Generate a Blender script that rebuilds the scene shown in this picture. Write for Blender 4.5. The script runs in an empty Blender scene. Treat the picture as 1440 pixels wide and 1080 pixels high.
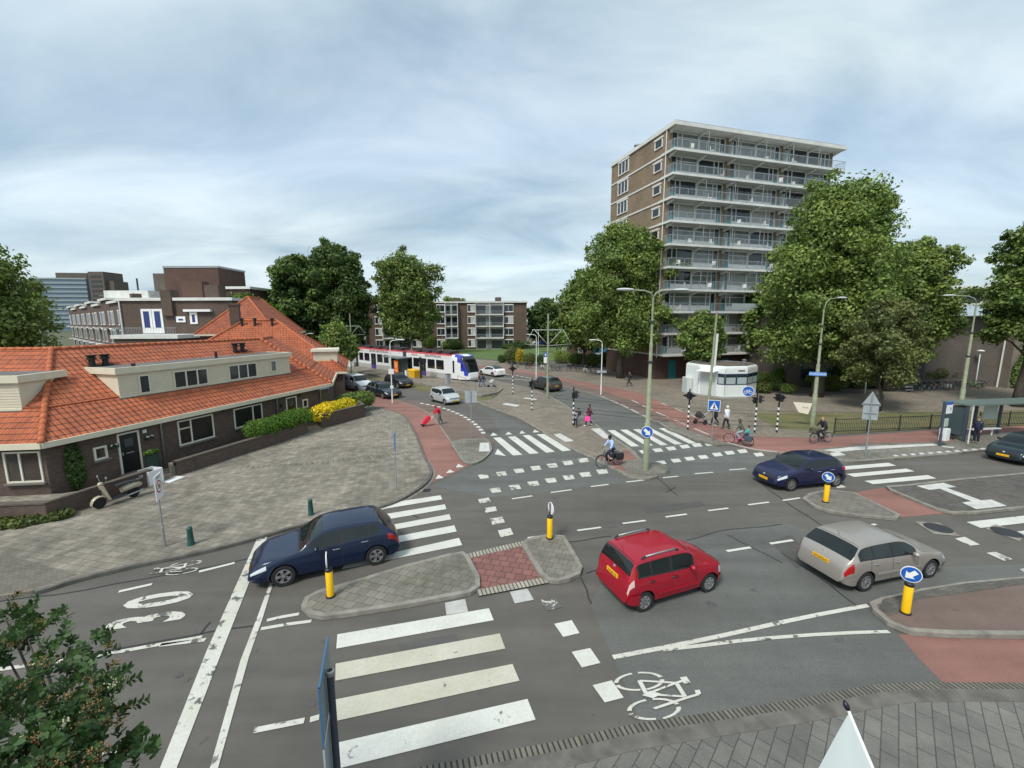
import bpy, bmesh, math, random
import numpy as np
from mathutils import Vector, Matrix, geometry
rnd = random.Random(7)
R = math.radians
sc = bpy.context.scene
COL = sc.collection
# ---------------------------------------------------------------- camera
EYE = Vector((0, 0, 7.9)); F = 598.0; PITCH = 0.147014; ROLL = 0.0036974
_f = Vector((0, math.cos(PITCH), -math.sin(PITCH))); _r0 = Vector((1, 0, 0)); _d0 = Vector((0, -math.sin(PITCH), -math.cos(PITCH)))
CR = _r0*math.cos(ROLL)+_d0*math.sin(ROLL); CD = _d0*math.cos(ROLL)-_r0*math.sin(ROLL)
cam = bpy.data.objects.new("camera", bpy.data.cameras.new("camera")); COL.objects.link(cam)
cam.data.sensor_width = 36; cam.data.lens = F/1440*36; cam.data.clip_end = 6000; cam.data.clip_start = .05
M = Matrix((CR, -CD, -_f)).transposed().to_4x4(); M.translation = EYE; cam.matrix_world = M
sc.camera = cam
# ---------------------------------------------------------------- light
w = bpy.data.worlds.new("World"); sc.world = w; w.use_nodes = True
SUN_EL, SUN_AZ = R(52), R(215)
def world():
    nt = w.node_tree; N = nt.nodes; L = nt.links; N.clear()
    out = N.new('ShaderNodeOutputWorld'); bg = N.new('ShaderNodeBackground'); bg.inputs[1].default_value = .1
    sky = N.new('ShaderNodeTexSky'); sky.sky_type = 'NISHITA'; sky.sun_disc = False; sky.sun_elevation = SUN_EL; sky.sun_rotation = SUN_AZ
    sky.air_density = 1.0; sky.dust_density = 2.0; sky.ozone_density = 1.2
    tc = N.new('ShaderNodeTexCoord'); sx = N.new('ShaderNodeSeparateXYZ'); L.new(tc.outputs['Generated'], sx.inputs[0])
    za = N.new('ShaderNodeMath'); za.operation = 'MAXIMUM'; za.inputs[1].default_value = .0; L.new(sx.outputs[2], za.inputs[0])
    zb = N.new('ShaderNodeMath'); zb.operation = 'ADD'; zb.inputs[1].default_value = .24; L.new(za.outputs[0], zb.inputs[0])
    dx = N.new('ShaderNodeMath'); dx.operation = 'DIVIDE'; L.new(sx.outputs[0], dx.inputs[0]); L.new(zb.outputs[0], dx.inputs[1])
    dy = N.new('ShaderNodeMath'); dy.operation = 'DIVIDE'; L.new(sx.outputs[1], dy.inputs[0]); L.new(zb.outputs[0], dy.inputs[1])
    cb = N.new('ShaderNodeCombineXYZ'); L.new(dx.outputs[0], cb.inputs[0]); L.new(dy.outputs[0], cb.inputs[1])
    mp = N.new('ShaderNodeMapping'); mp.inputs['Rotation'].default_value = (0, 0, R(-42)); mp.inputs['Scale'].default_value = (.5, 1.25, 1); L.new(cb.outputs[0], mp.inputs[0])
    n1 = N.new('ShaderNodeTexNoise'); n1.inputs['Scale'].default_value = .95; n1.inputs['Detail'].default_value = 7; n1.inputs['Roughness'].default_value = .5; n1.inputs['Distortion'].default_value = .35; L.new(mp.outputs[0], n1.inputs[0])
    r1 = N.new('ShaderNodeValToRGB'); e = r1.color_ramp.elements; e[0].position = .33; e[0].color = (.62, .62, .62, 1); e[1].position = .62; e[1].color = (1, 1, 1, 1); L.new(n1.outputs[0], r1.inputs[0])
    mp2 = N.new('ShaderNodeMapping'); mp2.inputs['Rotation'].default_value = (0, 0, R(-38)); mp2.inputs['Scale'].default_value = (.55, 1.0, 1); mp2.inputs['Location'].default_value = (3.3, 1.7, 0); L.new(cb.outputs[0], mp2.inputs[0])
    n2 = N.new('ShaderNodeTexNoise'); n2.inputs['Scale'].default_value = 1.9; n2.inputs['Detail'].default_value = 9; n2.inputs['Roughness'].default_value = .54; n2.inputs['Distortion'].default_value = .5; L.new(mp2.outputs[0], n2.inputs[0])
    r2 = N.new('ShaderNodeValToRGB'); e = r2.color_ramp.elements; e[0].position = .3; e[0].color = (1.8, 2.45, 2.9, 1); e[1].position = .68; e[1].color = (3.9, 4.45, 4.65, 1); L.new(n2.outputs[0], r2.inputs[0])
    mx = N.new('ShaderNodeMixRGB'); L.new(r1.outputs[0], mx.inputs[0]); L.new(sky.outputs[0], mx.inputs[1]); L.new(r2.outputs[0], mx.inputs[2])
    L.new(mx.outputs[0], bg.inputs[0]); L.new(bg.outputs[0], out.inputs[0])
world()
sun = bpy.data.objects.new("sun", bpy.data.lights.new("sun", 'SUN')); COL.objects.link(sun)
sun.data.energy = 1.5; sun.data.angle = R(16); sun.data.color = (1, .95, .88)
# nishita: rotation measured clockwise from +Y
sd = Vector((math.sin(SUN_AZ)*math.cos(SUN_EL), math.cos(SUN_AZ)*math.cos(SUN_EL), math.sin(SUN_EL)))
sun.rotation_euler = sd.to_track_quat('Z', 'Y').to_euler()
vs = sc.view_settings; vs.view_transform = 'Standard'; vs.look = 'None'; vs.gamma = 1; vs.use_curve_mapping = False; vs.exposure = 1.15
# ---------------------------------------------------------------- helpers
def G(x, y, z=0.0):
    "point of the world plane z seen along this sight line of the calibrated survey photo"
    d = CR*((x-720)/F)+CD*((y-540)/F)+_f
    k = (z-EYE.z)/d.z
    return Vector((d.x*k, d.y*k, z))
def hgt(px, py, base):
    "height at which the vertical through base reaches image row py"
    best = 0
    lo, hi = 0., 80.
    for _ in range(40):
        m = (lo+hi)/2; q = Vector((base[0], base[1], m))-EYE
        y = 540+F*q.dot(CD)/q.dot(_f)
        if y > py: lo = m
        else: hi = m
    return (lo+hi)/2
def tag(o, label=None, cat=None, group=None, kind=None):
    if label: o['label'] = label
    if cat: o['category'] = cat
    if group: o['group'] = group
    if kind: o['kind'] = kind
    return o
def thing(name, label, cat, loc=(0, 0, 0), rz=0, group=None):
    o = bpy.data.objects.new(name, None); COL.objects.link(o); o.location = loc; o.rotation_euler = (0, 0, rz); o.empty_display_size = .2
    return tag(o, label, cat, group)
def dup(o, parent=None, loc=None, rz=None, label=None, group=None):
    c = o.copy(); COL.objects.link(c)
    if parent: c.parent = parent
    if loc is not None: c.location = loc
    if rz is not None: c.rotation_euler = (0, 0, rz)
    if label: c['label'] = label
    if group: c['group'] = group
    for ch in list(o.children): dup(ch, c)
    return c
class MB:
    def __init__(s): s.v = []; s.f = []; s.m = []; s.mi = 0
    def add(s, vs, fs, M=None):
        b = len(s.v)
        s.v += [tuple(M @ Vector(p)) for p in vs] if M is not None else [tuple(p) for p in vs]
        s.f += [tuple(b+i for i in f) for f in fs]; s.m += [s.mi]*len(fs); return s
    def box(s, c, d, rz=0, M=None):
        x, y, z = d[0]/2, d[1]/2, d[2]/2; ca, sa = math.cos(rz), math.sin(rz)
        vs = [(c[0]+a*x*ca-b*y*sa, c[1]+a*x*sa+b*y*ca, c[2]+e*z) for e in (-1, 1) for b in (-1, 1) for a in (-1, 1)]
        return s.add(vs, [(0, 2, 3, 1), (4, 5, 7, 6), (0, 1, 5, 4), (2, 6, 7, 3), (0, 4, 6, 2), (1, 3, 7, 5)], M)
    def bb(s, a, b, M=None):
        return s.box([(a[i]+b[i])/2 for i in range(3)], [abs(b[i]-a[i]) for i in range(3)], 0, M)
    def prism(s, pts, z0, z1, M=None, top=True, bottom=False):
        pts = [(p[0], p[1]) for p in pts]; n = len(pts)
        if sum(pts[i][0]*pts[(i+1) % n][1]-pts[(i+1) % n][0]*pts[i][1] for i in range(n)) < 0: pts.reverse()
        vs = [(x, y, z0) for x, y in pts]+[(x, y, z1) for x, y in pts]
        fs = [(i, (i+1) % n, n+(i+1) % n, n+i) for i in range(n)]
        tri = geometry.tessellate_polygon([[Vector((x, y, 0)) for x, y in pts]])
        for t in tri:
            a, b, c = [Vector(pts[i]) for i in t]
            if (b-a).cross(c-a) < 0: t = (t[0], t[2], t[1])
            if top: fs.append(tuple(n+i for i in t))
            if bottom: fs.append(tuple(reversed(t)))
        return s.add(vs, fs, M)
    def sheet(s, pts, z, M=None):
        pts = [(p[0], p[1]) for p in pts]
        tri = geometry.tessellate_polygon([[Vector((x, y, 0)) for x, y in pts]]); fs = []
        for t in tri:
            a, b, c = [Vector(pts[i]) for i in t]
            if (b-a).cross(c-a) < 0: t = (t[0], t[2], t[1])
            fs.append(tuple(t))
        return s.add([(x, y, z) for x, y in pts], fs, M)
    def poly(s, pts, M=None): return s.add(pts, [tuple(range(len(pts)))], M)
    def tube(s, pts, r, n=8, cap=True, M=None):
        pts = [Vector(p) for p in pts]; rs = r if isinstance(r, (list, tuple)) else [r]*len(pts)
        vs = []; fs = []; prev = None
        for i, p in enumerate(pts):
            t = (pts[min(i+1, len(pts)-1)]-pts[max(i-1, 0)])
            t = t.normalized() if t.length > 1e-9 else Vector((0, 0, 1))
            if prev is None:
                u = t.orthogonal().normalized()
            else:
                u = (prev-t*prev.dot(t)); u = u.normalized() if u.length > 1e-6 else t.orthogonal().normalized()
            prev = u; v = t.cross(u)
            for k in range(n):
                a = 2*math.pi*k/n; vs.append(p+(u*math.cos(a)+v*math.sin(a))*rs[i])
        for i in range(len(pts)-1):
            for k in range(n): fs.append((i*n+k, i*n+(k+1) % n, (i+1)*n+(k+1) % n, (i+1)*n+k))
        if cap: fs.append(tuple(range(n-1, -1, -1))); fs.append(tuple((len(pts)-1)*n+k for k in range(n)))
        return s.add(vs, fs, M)
    def lathe(s, prof, n=16, c=(0, 0, 0), M=None, axis='z'):
        "prof: list of (r, h)"
        vs = []; fs = []
        for r, h in prof:
            for k in range(n):
                a = 2*math.pi*k/n
                p = (r*math.cos(a), r*math.sin(a), h) if axis == 'z' else ((h, r*math.cos(a), r*math.sin(a)) if axis == 'x' else (r*math.sin(a), h, r*math.cos(a)))
                vs.append((p[0]+c[0], p[1]+c[1], p[2]+c[2]))
        for i in range(len(prof)-1):
            for k in range(n): fs.append((i*n+k, i*n+(k+1) % n, (i+1)*n+(k+1) % n, (i+1)*n+k))
        if prof[0][0] > 1e-4: fs.append(tuple(range(n-1, -1, -1)))
        if prof[-1][0] > 1e-4: fs.append(tuple((len(prof)-1)*n+k for k in range(n)))
        return s.add(vs, fs, M)
    def ball(s, c, r, n=8, M=None):
        rr = r if isinstance(r, (tuple, list)) else (r, r, r)
        vs = []; fs = []; m = max(4, n//2+1)
        for i in range(m+1):
            ph = math.pi*i/m
            for k in range(n):
                a = 2*math.pi*k/n; vs.append((c[0]+rr[0]*math.sin(ph)*math.cos(a), c[1]+rr[1]*math.sin(ph)*math.sin(a), c[2]-rr[2]*math.cos(ph)))
        for i in range(m):
            for k in range(n): fs.append((i*n+k, i*n+(k+1) % n, (i+1)*n+(k+1) % n, (i+1)*n+k))
        return s.add(vs, fs, M)
    def build(s, name, mats, parent=None, smooth=False, loc=None, auto=None):
        me = bpy.data.meshes.new(name); me.from_pydata(s.v, [], s.f); me.validate()
        for m in (mats if isinstance(mats, (list, tuple)) else [mats]): me.materials.append(m)
        if len(me.materials) > 1 and len(me.polygons) == len(s.m): me.polygons.foreach_set('material_index', s.m)
        if smooth:
            me.polygons.foreach_set('use_smooth', [True]*len(me.polygons))
            if auto: me.set_sharp_from_angle(angle=R(auto))
        me.update()
        o = bpy.data.objects.new(name, me); COL.objects.link(o)
        if parent: o.parent = parent
        if loc is not None: o.location = loc
        return o
def text_mesh(txt, size, ext=0.0, sp=1.0, bold=0.0):
    cu = bpy.data.curves.new('t', 'FONT'); cu.body = txt; cu.size = size; cu.align_x = 'CENTER'; cu.align_y = 'CENTER'; cu.extrude = ext; cu.space_character = sp; cu.offset = bold; cu.resolution_u = 3
    o = bpy.data.objects.new('t', cu); COL.objects.link(o); dg = bpy.context.evaluated_depsgraph_get(); dg.update()
    me = bpy.data.meshes.new_from_object(o.evaluated_get(dg)); bpy.data.objects.remove(o); bpy.data.curves.remove(cu)
    vs = [tuple(v.co) for v in me.vertices]; fs = [tuple(p.vertices) for p in me.polygons]; bpy.data.meshes.remove(me)
    return vs, fs
# ---------------------------------------------------------------- materials
MATS = {}
def mat(name, col, rough=.8, metal=0, spec=.5, noise=0, nscale=5, bump=0, bscale=40, coat=0, emit=None, es=1, alpha=1, trans=0, ior=1.45):
    if name in MATS: return MATS[name]
    m = bpy.data.materials.new(name); m.use_nodes = True; nt = m.node_tree; b = nt.nodes['Principled BSDF']; L = nt.links
    c = tuple(col)+(1,) if len(col) == 3 else col
    b.inputs['Base Color'].default_value = c; b.inputs['Roughness'].default_value = rough; b.inputs['Metallic'].default_value = metal
    b.inputs['Specular IOR Level'].default_value = spec; b.inputs['Coat Weight'].default_value = coat; b.inputs['Coat Roughness'].default_value = .06
    b.inputs['IOR'].default_value = ior
    if trans: b.inputs['Transmission Weight'].default_value = trans
    if emit: b.inputs['Emission Color'].default_value = tuple(emit)+(1,); b.inputs['Emission Strength'].default_value = es
    if noise or bump:
        g = nt.nodes.new('ShaderNodeNewGeometry')
    if noise:
        n = nt.nodes.new('ShaderNodeTexNoise'); n.inputs['Scale'].default_value = nscale; n.inputs['Detail'].default_value = 6; L.new(g.outputs['Position'], n.inputs[0])
        r = nt.nodes.new('ShaderNodeMapRange'); r.inputs[1].default_value = .3; r.inputs[2].default_value = .7; r.inputs[3].default_value = 1-noise; r.inputs[4].default_value = 1+noise; L.new(n.outputs[0], r.inputs[0])
        h = nt.nodes.new('ShaderNodeMixRGB'); h.blend_type = 'MULTIPLY'; h.inputs[0].default_value = 1; h.inputs[1].default_value = c; L.new(r.outputs[0], h.inputs[2]); L.new(h.outputs[0], b.inputs['Base Color'])
    if bump:
        n = nt.nodes.new('ShaderNodeTexNoise'); n.inputs['Scale'].default_value = bscale; n.inputs['Detail'].default_value = 4; L.new(g.outputs['Position'], n.inputs[0])
        bp = nt.nodes.new('ShaderNodeBump'); bp.inputs['Strength'].default_value = bump; bp.inputs['Distance'].default_value = .02; L.new(n.outputs[0], bp.inputs['Height']); L.new(bp.outputs[0], b.inputs['Normal'])
    MATS[name] = m; return m
def ramp_noise(nt, vec, scale, detail, stops, rough=.55, dist=0):
    n = nt.nodes.new('ShaderNodeTexNoise'); n.inputs['Scale'].default_value = scale; n.inputs['Detail'].default_value = detail; n.inputs['Roughness'].default_value = rough; n.inputs['Distortion'].default_value = dist
    nt.links.new(vec, n.inputs[0]); r = nt.nodes.new('ShaderNodeValToRGB'); el = r.color_ramp.elements
    while len(el) < len(stops): el.new(.5)
    for e, (p, c) in zip(el, stops): e.position = p; e.color = tuple(c)+(1,)
    nt.links.new(n.outputs[0], r.inputs[0]); return r.outputs[0]
def mixc(nt, a, b, fac=1, mode='MULTIPLY'):
    h = nt.nodes.new('ShaderNodeMixRGB'); h.blend_type = mode
    for i, x in ((0, fac), (1, a), (2, b)):
        if isinstance(x, (int, float)): h.inputs[i].default_value = x if i == 0 else (x, x, x, 1)
        elif isinstance(x, tuple): h.inputs[i].default_value = x+(1,)
        else: nt.links.new(x, h.inputs[i])
    return h.outputs[0]
def base_mat(name, rough=.85):
    m = bpy.data.materials.new(name); m.use_nodes = True; nt = m.node_tree; b = nt.nodes['Principled BSDF']; b.inputs['Roughness'].default_value = rough
    g = nt.nodes.new('ShaderNodeNewGeometry'); MATS[name] = m; return m, nt, b, g.outputs['Position']
def bumped(nt, b, h, st=.5, d=.01):
    bp = nt.nodes.new('ShaderNodeBump'); bp.inputs['Strength'].default_value = st; bp.inputs['Distance'].default_value = d; nt.links.new(h, bp.inputs['Height']); nt.links.new(bp.outputs[0], b.inputs['Normal'])
def g3(v): return (v, v, v)
def asphalt(name, c, var=.12, patch=None, spk=.35):
    m, nt, b, pos = base_mat(name, .9)
    big = ramp_noise(nt, pos, .12, 5, [(.3, g3(1-var)), (.7, g3(1+var))], .6, .6)
    mid = ramp_noise(nt, pos, 1.4, 6, [(.3, g3(.93)), (.7, g3(1.07))])
    fine = ramp_noise(nt, pos, 90, 3, [(.3, g3(1-spk)), (.5, g3(1)), (.72, g3(1+spk*1.6))])
    mp = nt.nodes.new('ShaderNodeMapping'); mp.inputs['Rotation'].default_value = (0, 0, R(-20)); mp.inputs['Scale'].default_value = (.12, 1.3, 1); nt.links.new(pos, mp.inputs[0])
    tr = ramp_noise(nt, mp.outputs[0], .9, 5, [(.35, g3(.84)), (.65, g3(1.1))])
    sp = ramp_noise(nt, pos, 3.5, 2, [(.0, g3(.72)), (.27, g3(.8)), (.31, g3(1)), (1, g3(1))])
    col = mixc(nt, mixc(nt, mixc(nt, mixc(nt, mixc(nt, tuple(c), big), mid), fine), tr), sp)
    if patch: col = mixc(nt, col, patch, 1)
    nt.links.new(col, b.inputs['Base Color']); bumped(nt, b, fine, .5, .006); return m
def paving(name, c1, c2, mortar, bw, bh, rot, msize=.012, offs=.5, var=.3, big=.15, moss=None, sc_=1, loc=(0, 0, 0)):
    m, nt, b, pos = base_mat(name, .92)
    mp = nt.nodes.new('ShaderNodeMapping'); mp.inputs['Rotation'].default_value = (0, 0, rot); mp.inputs['Location'].default_value = loc; nt.links.new(pos, mp.inputs[0])
    br = nt.nodes.new('ShaderNodeTexBrick'); br.inputs['Scale'].default_value = 1; br.inputs['Brick Width'].default_value = bw; br.inputs['Row Height'].default_value = bh; br.inputs['Mortar Size'].default_value = msize; br.inputs['Mortar Smooth'].default_value = .2
    br.inputs['Color1'].default_value = tuple(c1)+(1,); br.inputs['Color2'].default_value = tuple(c2)+(1,); br.inputs['Mortar'].default_value = tuple(mortar)+(1,); br.offset = offs; br.inputs['Bias'].default_value = 0
    nt.links.new(mp.outputs[0], br.inputs['Vector'])
    bigc = ramp_noise(nt, pos, .22, 6, [(.3, g3(1-big)), (.7, g3(1+big))], .6, .8)
    mid = ramp_noise(nt, pos, 2.2, 5, [(.3, g3(1-var*.35)), (.7, g3(1+var*.35))])
    fine = ramp_noise(nt, pos, 45, 3, [(.3, g3(.85)), (.7, g3(1.15))])
    col = mixc(nt, mixc(nt, mixc(nt, br.outputs['Color'], bigc), mid), fine)
    if moss:
        k = ramp_noise(nt, pos, .5, 6, [(.52, g3(0)), (.68, g3(1))], .65, 1)
        mk = mixc(nt, k, .55); col = mixc(nt, col, tuple(moss), mk, 'MIX')
    nt.links.new(col, b.inputs['Base Color']); bumped(nt, b, br.outputs['Fac'], -.5, .01); return m
def brickwall(name, c1, c2, mortar, dark=1, scale=1):
    "wall brick for upright faces: courses run along z, length along x+y"
    m, nt, b, pos = base_mat(name, .9)
    s = nt.nodes.new('ShaderNodeSeparateXYZ'); nt.links.new(pos, s.inputs[0])
    ad = nt.nodes.new('ShaderNodeMath'); ad.operation = 'ADD'; nt.links.new(s.outputs[0], ad.inputs[0]); nt.links.new(s.outputs[1], ad.inputs[1])
    cb = nt.nodes.new('ShaderNodeCombineXYZ'); nt.links.new(ad.outputs[0], cb.inputs[0]); nt.links.new(s.outputs[2], cb.inputs[1])
    br = nt.nodes.new('ShaderNodeTexBrick'); br.inputs['Scale'].default_value = 1; br.inputs['Brick Width'].default_value = .24*scale; br.inputs['Row Height'].default_value = .065*scale; br.inputs['Mortar Size'].default_value = .007*scale
    br.inputs['Color1'].default_value = tuple(c1)+(1,); br.inputs['Color2'].default_value = tuple(c2)+(1,); br.inputs['Mortar'].default_value = tuple(mortar)+(1,); nt.links.new(cb.outputs[0], br.inputs['Vector'])
    bigc = ramp_noise(nt, pos, .5, 6, [(.3, g3(.82)), (.7, g3(1.18))], .6)
    fl = ramp_noise(nt, pos, 6, 4, [(.3, g3(.9)), (.7, g3(1.1))])
    nt.links.new(mixc(nt, mixc(nt, br.outputs['Color'], bigc), fl), b.inputs['Base Color']); bumped(nt, b, br.outputs['Fac'], -.4, .008); return m
def leafmat(name, c, var=.45):
    m = bpy.data.materials.new(name); m.use_nodes = True; nt = m.node_tree; b = nt.nodes['Principled BSDF']; g = nt.nodes.new('ShaderNodeNewGeometry')
    r = nt.nodes.new('ShaderNodeValToRGB'); e = r.color_ramp.elements
    e[0].color = tuple(x*(1-var) for x in c)+(1,); e[1].color = (c[0]*(1+var*1.1), c[1]*(1+var), c[2]*(1+var*.6), 1); nt.links.new(g.outputs['Random Per Island'], r.inputs[0])
    k = ramp_noise(nt, g.outputs['Position'], .45, 4, [(.3, (.8, .86, .9)), (.7, (1.25, 1.15, .95))])
    nt.links.new(mixc(nt, r.outputs[0], k), b.inputs['Base Color']); b.inputs['Roughness'].default_value = .55; b.inputs['Specular IOR Level'].default_value = .35
    tr = nt.nodes.new('ShaderNodeBsdfTranslucent'); nt.links.new(mixc(nt, r.outputs[0], (1.5, 1.6, .7)), tr.inputs[0])
    mx = nt.nodes.new('ShaderNodeMixShader'); mx.inputs[0].default_value = .22; nt.links.new(b.outputs[0], mx.inputs[1]); nt.links.new(tr.outputs[0], mx.inputs[2]); nt.links.new(mx.outputs[0], nt.nodes['Material Output'].inputs[0])
    MATS[name] = m; return m
ASPH = asphalt('asphalt', (.102, .096, .084), .16)
ASPH2 = asphalt('asphalt_smooth', (.108, .113, .104), .14)
REDA = asphalt('red_asphalt', (.235, .118, .095), .16, spk=.25)
REDB = asphalt('worn_brown_asphalt', (.15, .108, .09), .16, spk=.3)
PAVE = paving('concrete_tiles', (.235, .215, .172), (.17, .156, .126), (.09, .082, .06), .3, .3, R(12), .010, .5, .8, .34, sc_=1)
PAVD = paving('dark_tiles', (.155, .15, .135), (.118, .115, .104), (.065, .063, .055), .5, .25, R(-48), .011, .5, .4, .2)
PAVI = paving('island_tiles', (.19, .18, .15), (.15, .142, .118), (.085, .08, .066), .3, .3, R(18), .011, .5, .4, .2, moss=(.06, .07, .03))
PAVT = paving('tan_pavers', (.25, .215, .17), (.18, .155, .12), (.09, .08, .06), .22, .11, R(40), .012, .5, .5, .2)
PAVB = paving('brick_paving_dark', (.125, .115, .10), (.085, .08, .07), (.04, .04, .035), .21, .07, R(10), .008, .5, .5, .25)
PAVR = paving('red_pavers', (.23, .105, .09), (.17, .08, .07), (.07, .04, .035), .32, .3, R(14), .014, .5, .3, .12)
KERB = mat('kerb_concrete', (.22, .21, .18), .9, noise=.25, nscale=3, bump=.3)
KERBD = mat('kerb_dark', (.12, .115, .10), .9, noise=.3, nscale=3, bump=.3)
BRST = paving('brick_strip', (.17, .16, .13), (.12, .115, .10), (.03, .03, .025), .105, 9, R(-16), .02, 0, .4, .15)
def paintmat(name, c, wear):
    m, nt, b, pos = base_mat(name, .7)
    k = ramp_noise(nt, pos, 2.6, 9, [(wear, g3(.0)), (wear+.045, g3(1))], .72, .4)
    f = ramp_noise(nt, pos, 14, 5, [(.3, g3(.9)), (.7, g3(1.03))])
    t = ramp_noise(nt, pos, .9, 5, [(.3, (.88, .87, .82)), (.7, (1.03, 1.03, 1.02))])
    nt.links.new(mixc(nt, (.1, .1, .095), mixc(nt, mixc(nt, tuple(c), f), t), k, 'MIX'), b.inputs['Base Color']); return m
WPAINT = paintmat('road_paint', (.60, .61, .57), .33)
WPAINT2 = paintmat('worn_road_paint', (.56, .56, .51), .41)
GRASS = None
def grassm(name, c1, c2, c3):
    m, nt, b, pos = base_mat(name, .95)
    a = ramp_noise(nt, pos, .35, 7, [(.3, c1), (.55, c2), (.75, c3)], .65, .5); f = ramp_noise(nt, pos, 25, 5, [(.25, g3(.7)), (.75, g3(1.3))])
    nt.links.new(mixc(nt, a, f), b.inputs['Base Color']); bumped(nt, b, f, .8, .05); return m
GRASS = grassm('lawn', (.06, .11, .025), (.085, .145, .035), (.13, .16, .055))
GRASSD = grassm('dry_grass', (.10, .115, .035), (.15, .14, .06), (.2, .17, .085))
EARTH = grassm('earth', (.07, .07, .04), (.09, .1, .05), (.12, .11, .07))
WHITE = mat('white_paint', (.75, .76, .75), .5, noise=.05, nscale=2)
CREAM = mat('cream_paint', (.62, .58, .45), .6, noise=.06, nscale=2)
BLACK = mat('black_plastic', (.015, .015, .017), .5)
DARK = mat('dark_metal', (.04, .042, .045), .45, .3)
STEEL = mat('galvanised_steel', (.36, .38, .39), .45, .6, noise=.12, nscale=8)
GPOLE = mat('green_grey_paint', (.23, .26, .17), .6, noise=.2, nscale=3)
WPOLE = mat('pale_pole_paint', (.62, .64, .62), .5)
GLASS = mat('window_glass', (.02, .028, .032), .06, spec=.8)
CARGL = mat('car_glass', (.010, .016, .016), .06, spec=.6)
YEL = mat('signal_yellow', (.85, .5, .005), .35, coat=.3)
BLUE = mat('sign_blue', (.01, .10, .42), .4)
# ---------------------------------------------------------------- ground
def Gs(pts, z=0, ox=0, oy=0, s=1): return [G(ox+x/s, oy+y/s, z) for x, y in pts]
def smooth(pts, n=4, closed=True):
    out = []; N = len(pts)
    for i in range(N if closed else N-1):
        p0, p1, p2, p3 = (pts[(i-1) % N], pts[i], pts[(i+1) % N], pts[(i+2) % N]) if closed else (pts[max(i-1, 0)], pts[i], pts[i+1], pts[min(i+2, N-1)])
        for k in range(n):
            t = k/n; out.append(.5*((2*p1)+(-p0+p2)*t+(2*p0-5*p1+4*p2-p3)*t*t+(-p0+3*p1-3*p2+p3)*t**3))
    if not closed: out.append(pts[-1])
    return out
def ribbon(mb, pts, wid, z, side=0, down=None):
    "flat band along pts; side 0 centred, +1 to the left, -1 to the right; down = height of its side walls"
    pts = [Vector((p[0], p[1])) for p in pts]; L = []; Rr = []; cl = (pts[0]-pts[-1]).length < 1e-4
    for i, p in enumerate(pts):
        t = (pts[min(i+1, len(pts)-1)]-pts[max(i-1, 0)]) if not (cl and i in (0, len(pts)-1)) else pts[1]-pts[-2]
        t = t.normalized(); n = Vector((-t.y, t.x))
        L.append(p+n*wid*(.5+.5*side)); Rr.append(p-n*wid*(.5-.5*side))
    vs = [(p.x, p.y, z) for p in L]+[(p.x, p.y, z) for p in Rr]; n = len(pts); fs = [(i, n+i, n+i+1, i+1) for i in range(n-1)]
    if down:
        vs += [(p.x, p.y, z-down) for p in L]+[(p.x, p.y, z-down) for p in Rr]
        for i in range(n-1): fs += [(2*n+i, i, i+1, 2*n+i+1), (n+i, 3*n+i, 3*n+i+1, n+i+1)]
    mb.add(vs, fs)
def S(o): o['kind'] = 'structure'; return o
PZ = .11   # pavement height
MB().sheet([(-2500, -300), (2500, -300), (2500, 4500), (-2500, 4500)], -.06).build('ground', EARTH)['kind'] = 'structure'
S(MB().sheet([(-60, -6), (75, -6), (75, 46), (38, 62), (20, 75), (-30, 128), (-75, 128), (-60, 60)], 0).build('road', ASPH))
def pav(name, pts, m, kerb=None, kerbw=.16, z=PZ, sm=0):
    P = smooth(pts, sm) if sm else pts
    S(MB().prism([(p.x, p.y) for p in P], -.03, z).build(name, m)); return P
# house pavement (left)
kl = Gs([(-160, 868), (0, 838), (50, 829.5), (115, 810), (200, 790), (275, 775), (340, 759), (423, 736), (490, 720), (527.5, 712.5), (555, 703.5), (575, 693), (594, 680), (603, 668), (603, 658), (596, 645), (590, 630), (584, 614), (571, 589), (557, 580), (540, 575.5), (527.5, 572.5), (515, 569), (492, 559), (470, 545), (455, 534)], PZ)
kls = smooth(kl, 3, False)
pav('house_pavement', kls+[Vector((-34, 60, 0)), Vector((-60, 60, 0)), Vector((-60, 5, 0))], PAVE)
mb = MB(); ribbon(mb, kls[6:], .15, PZ+.006, -1, .1); S(mb.build('kerb', KERBD))
mb = MB(); ribbon(mb, [Vector(p) for p in kls[24:46]], .28, .006, -1); S(mb.build('gutter_strip', KERB))
# darker brick carpet near the left corner of the pavement
S(MB().sheet(Gs([(-160, 866), (0, 836), (60, 824), (110, 808), (10, 780), (-160, 800)], PZ), PZ+.004).build('brick_paving', paving('worn_brick_paving', (.175, .16, .13), (.14, .128, .105), (.08, .075, .06), .21, .07, R(10), .008, .5, .5, .25)))
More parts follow.
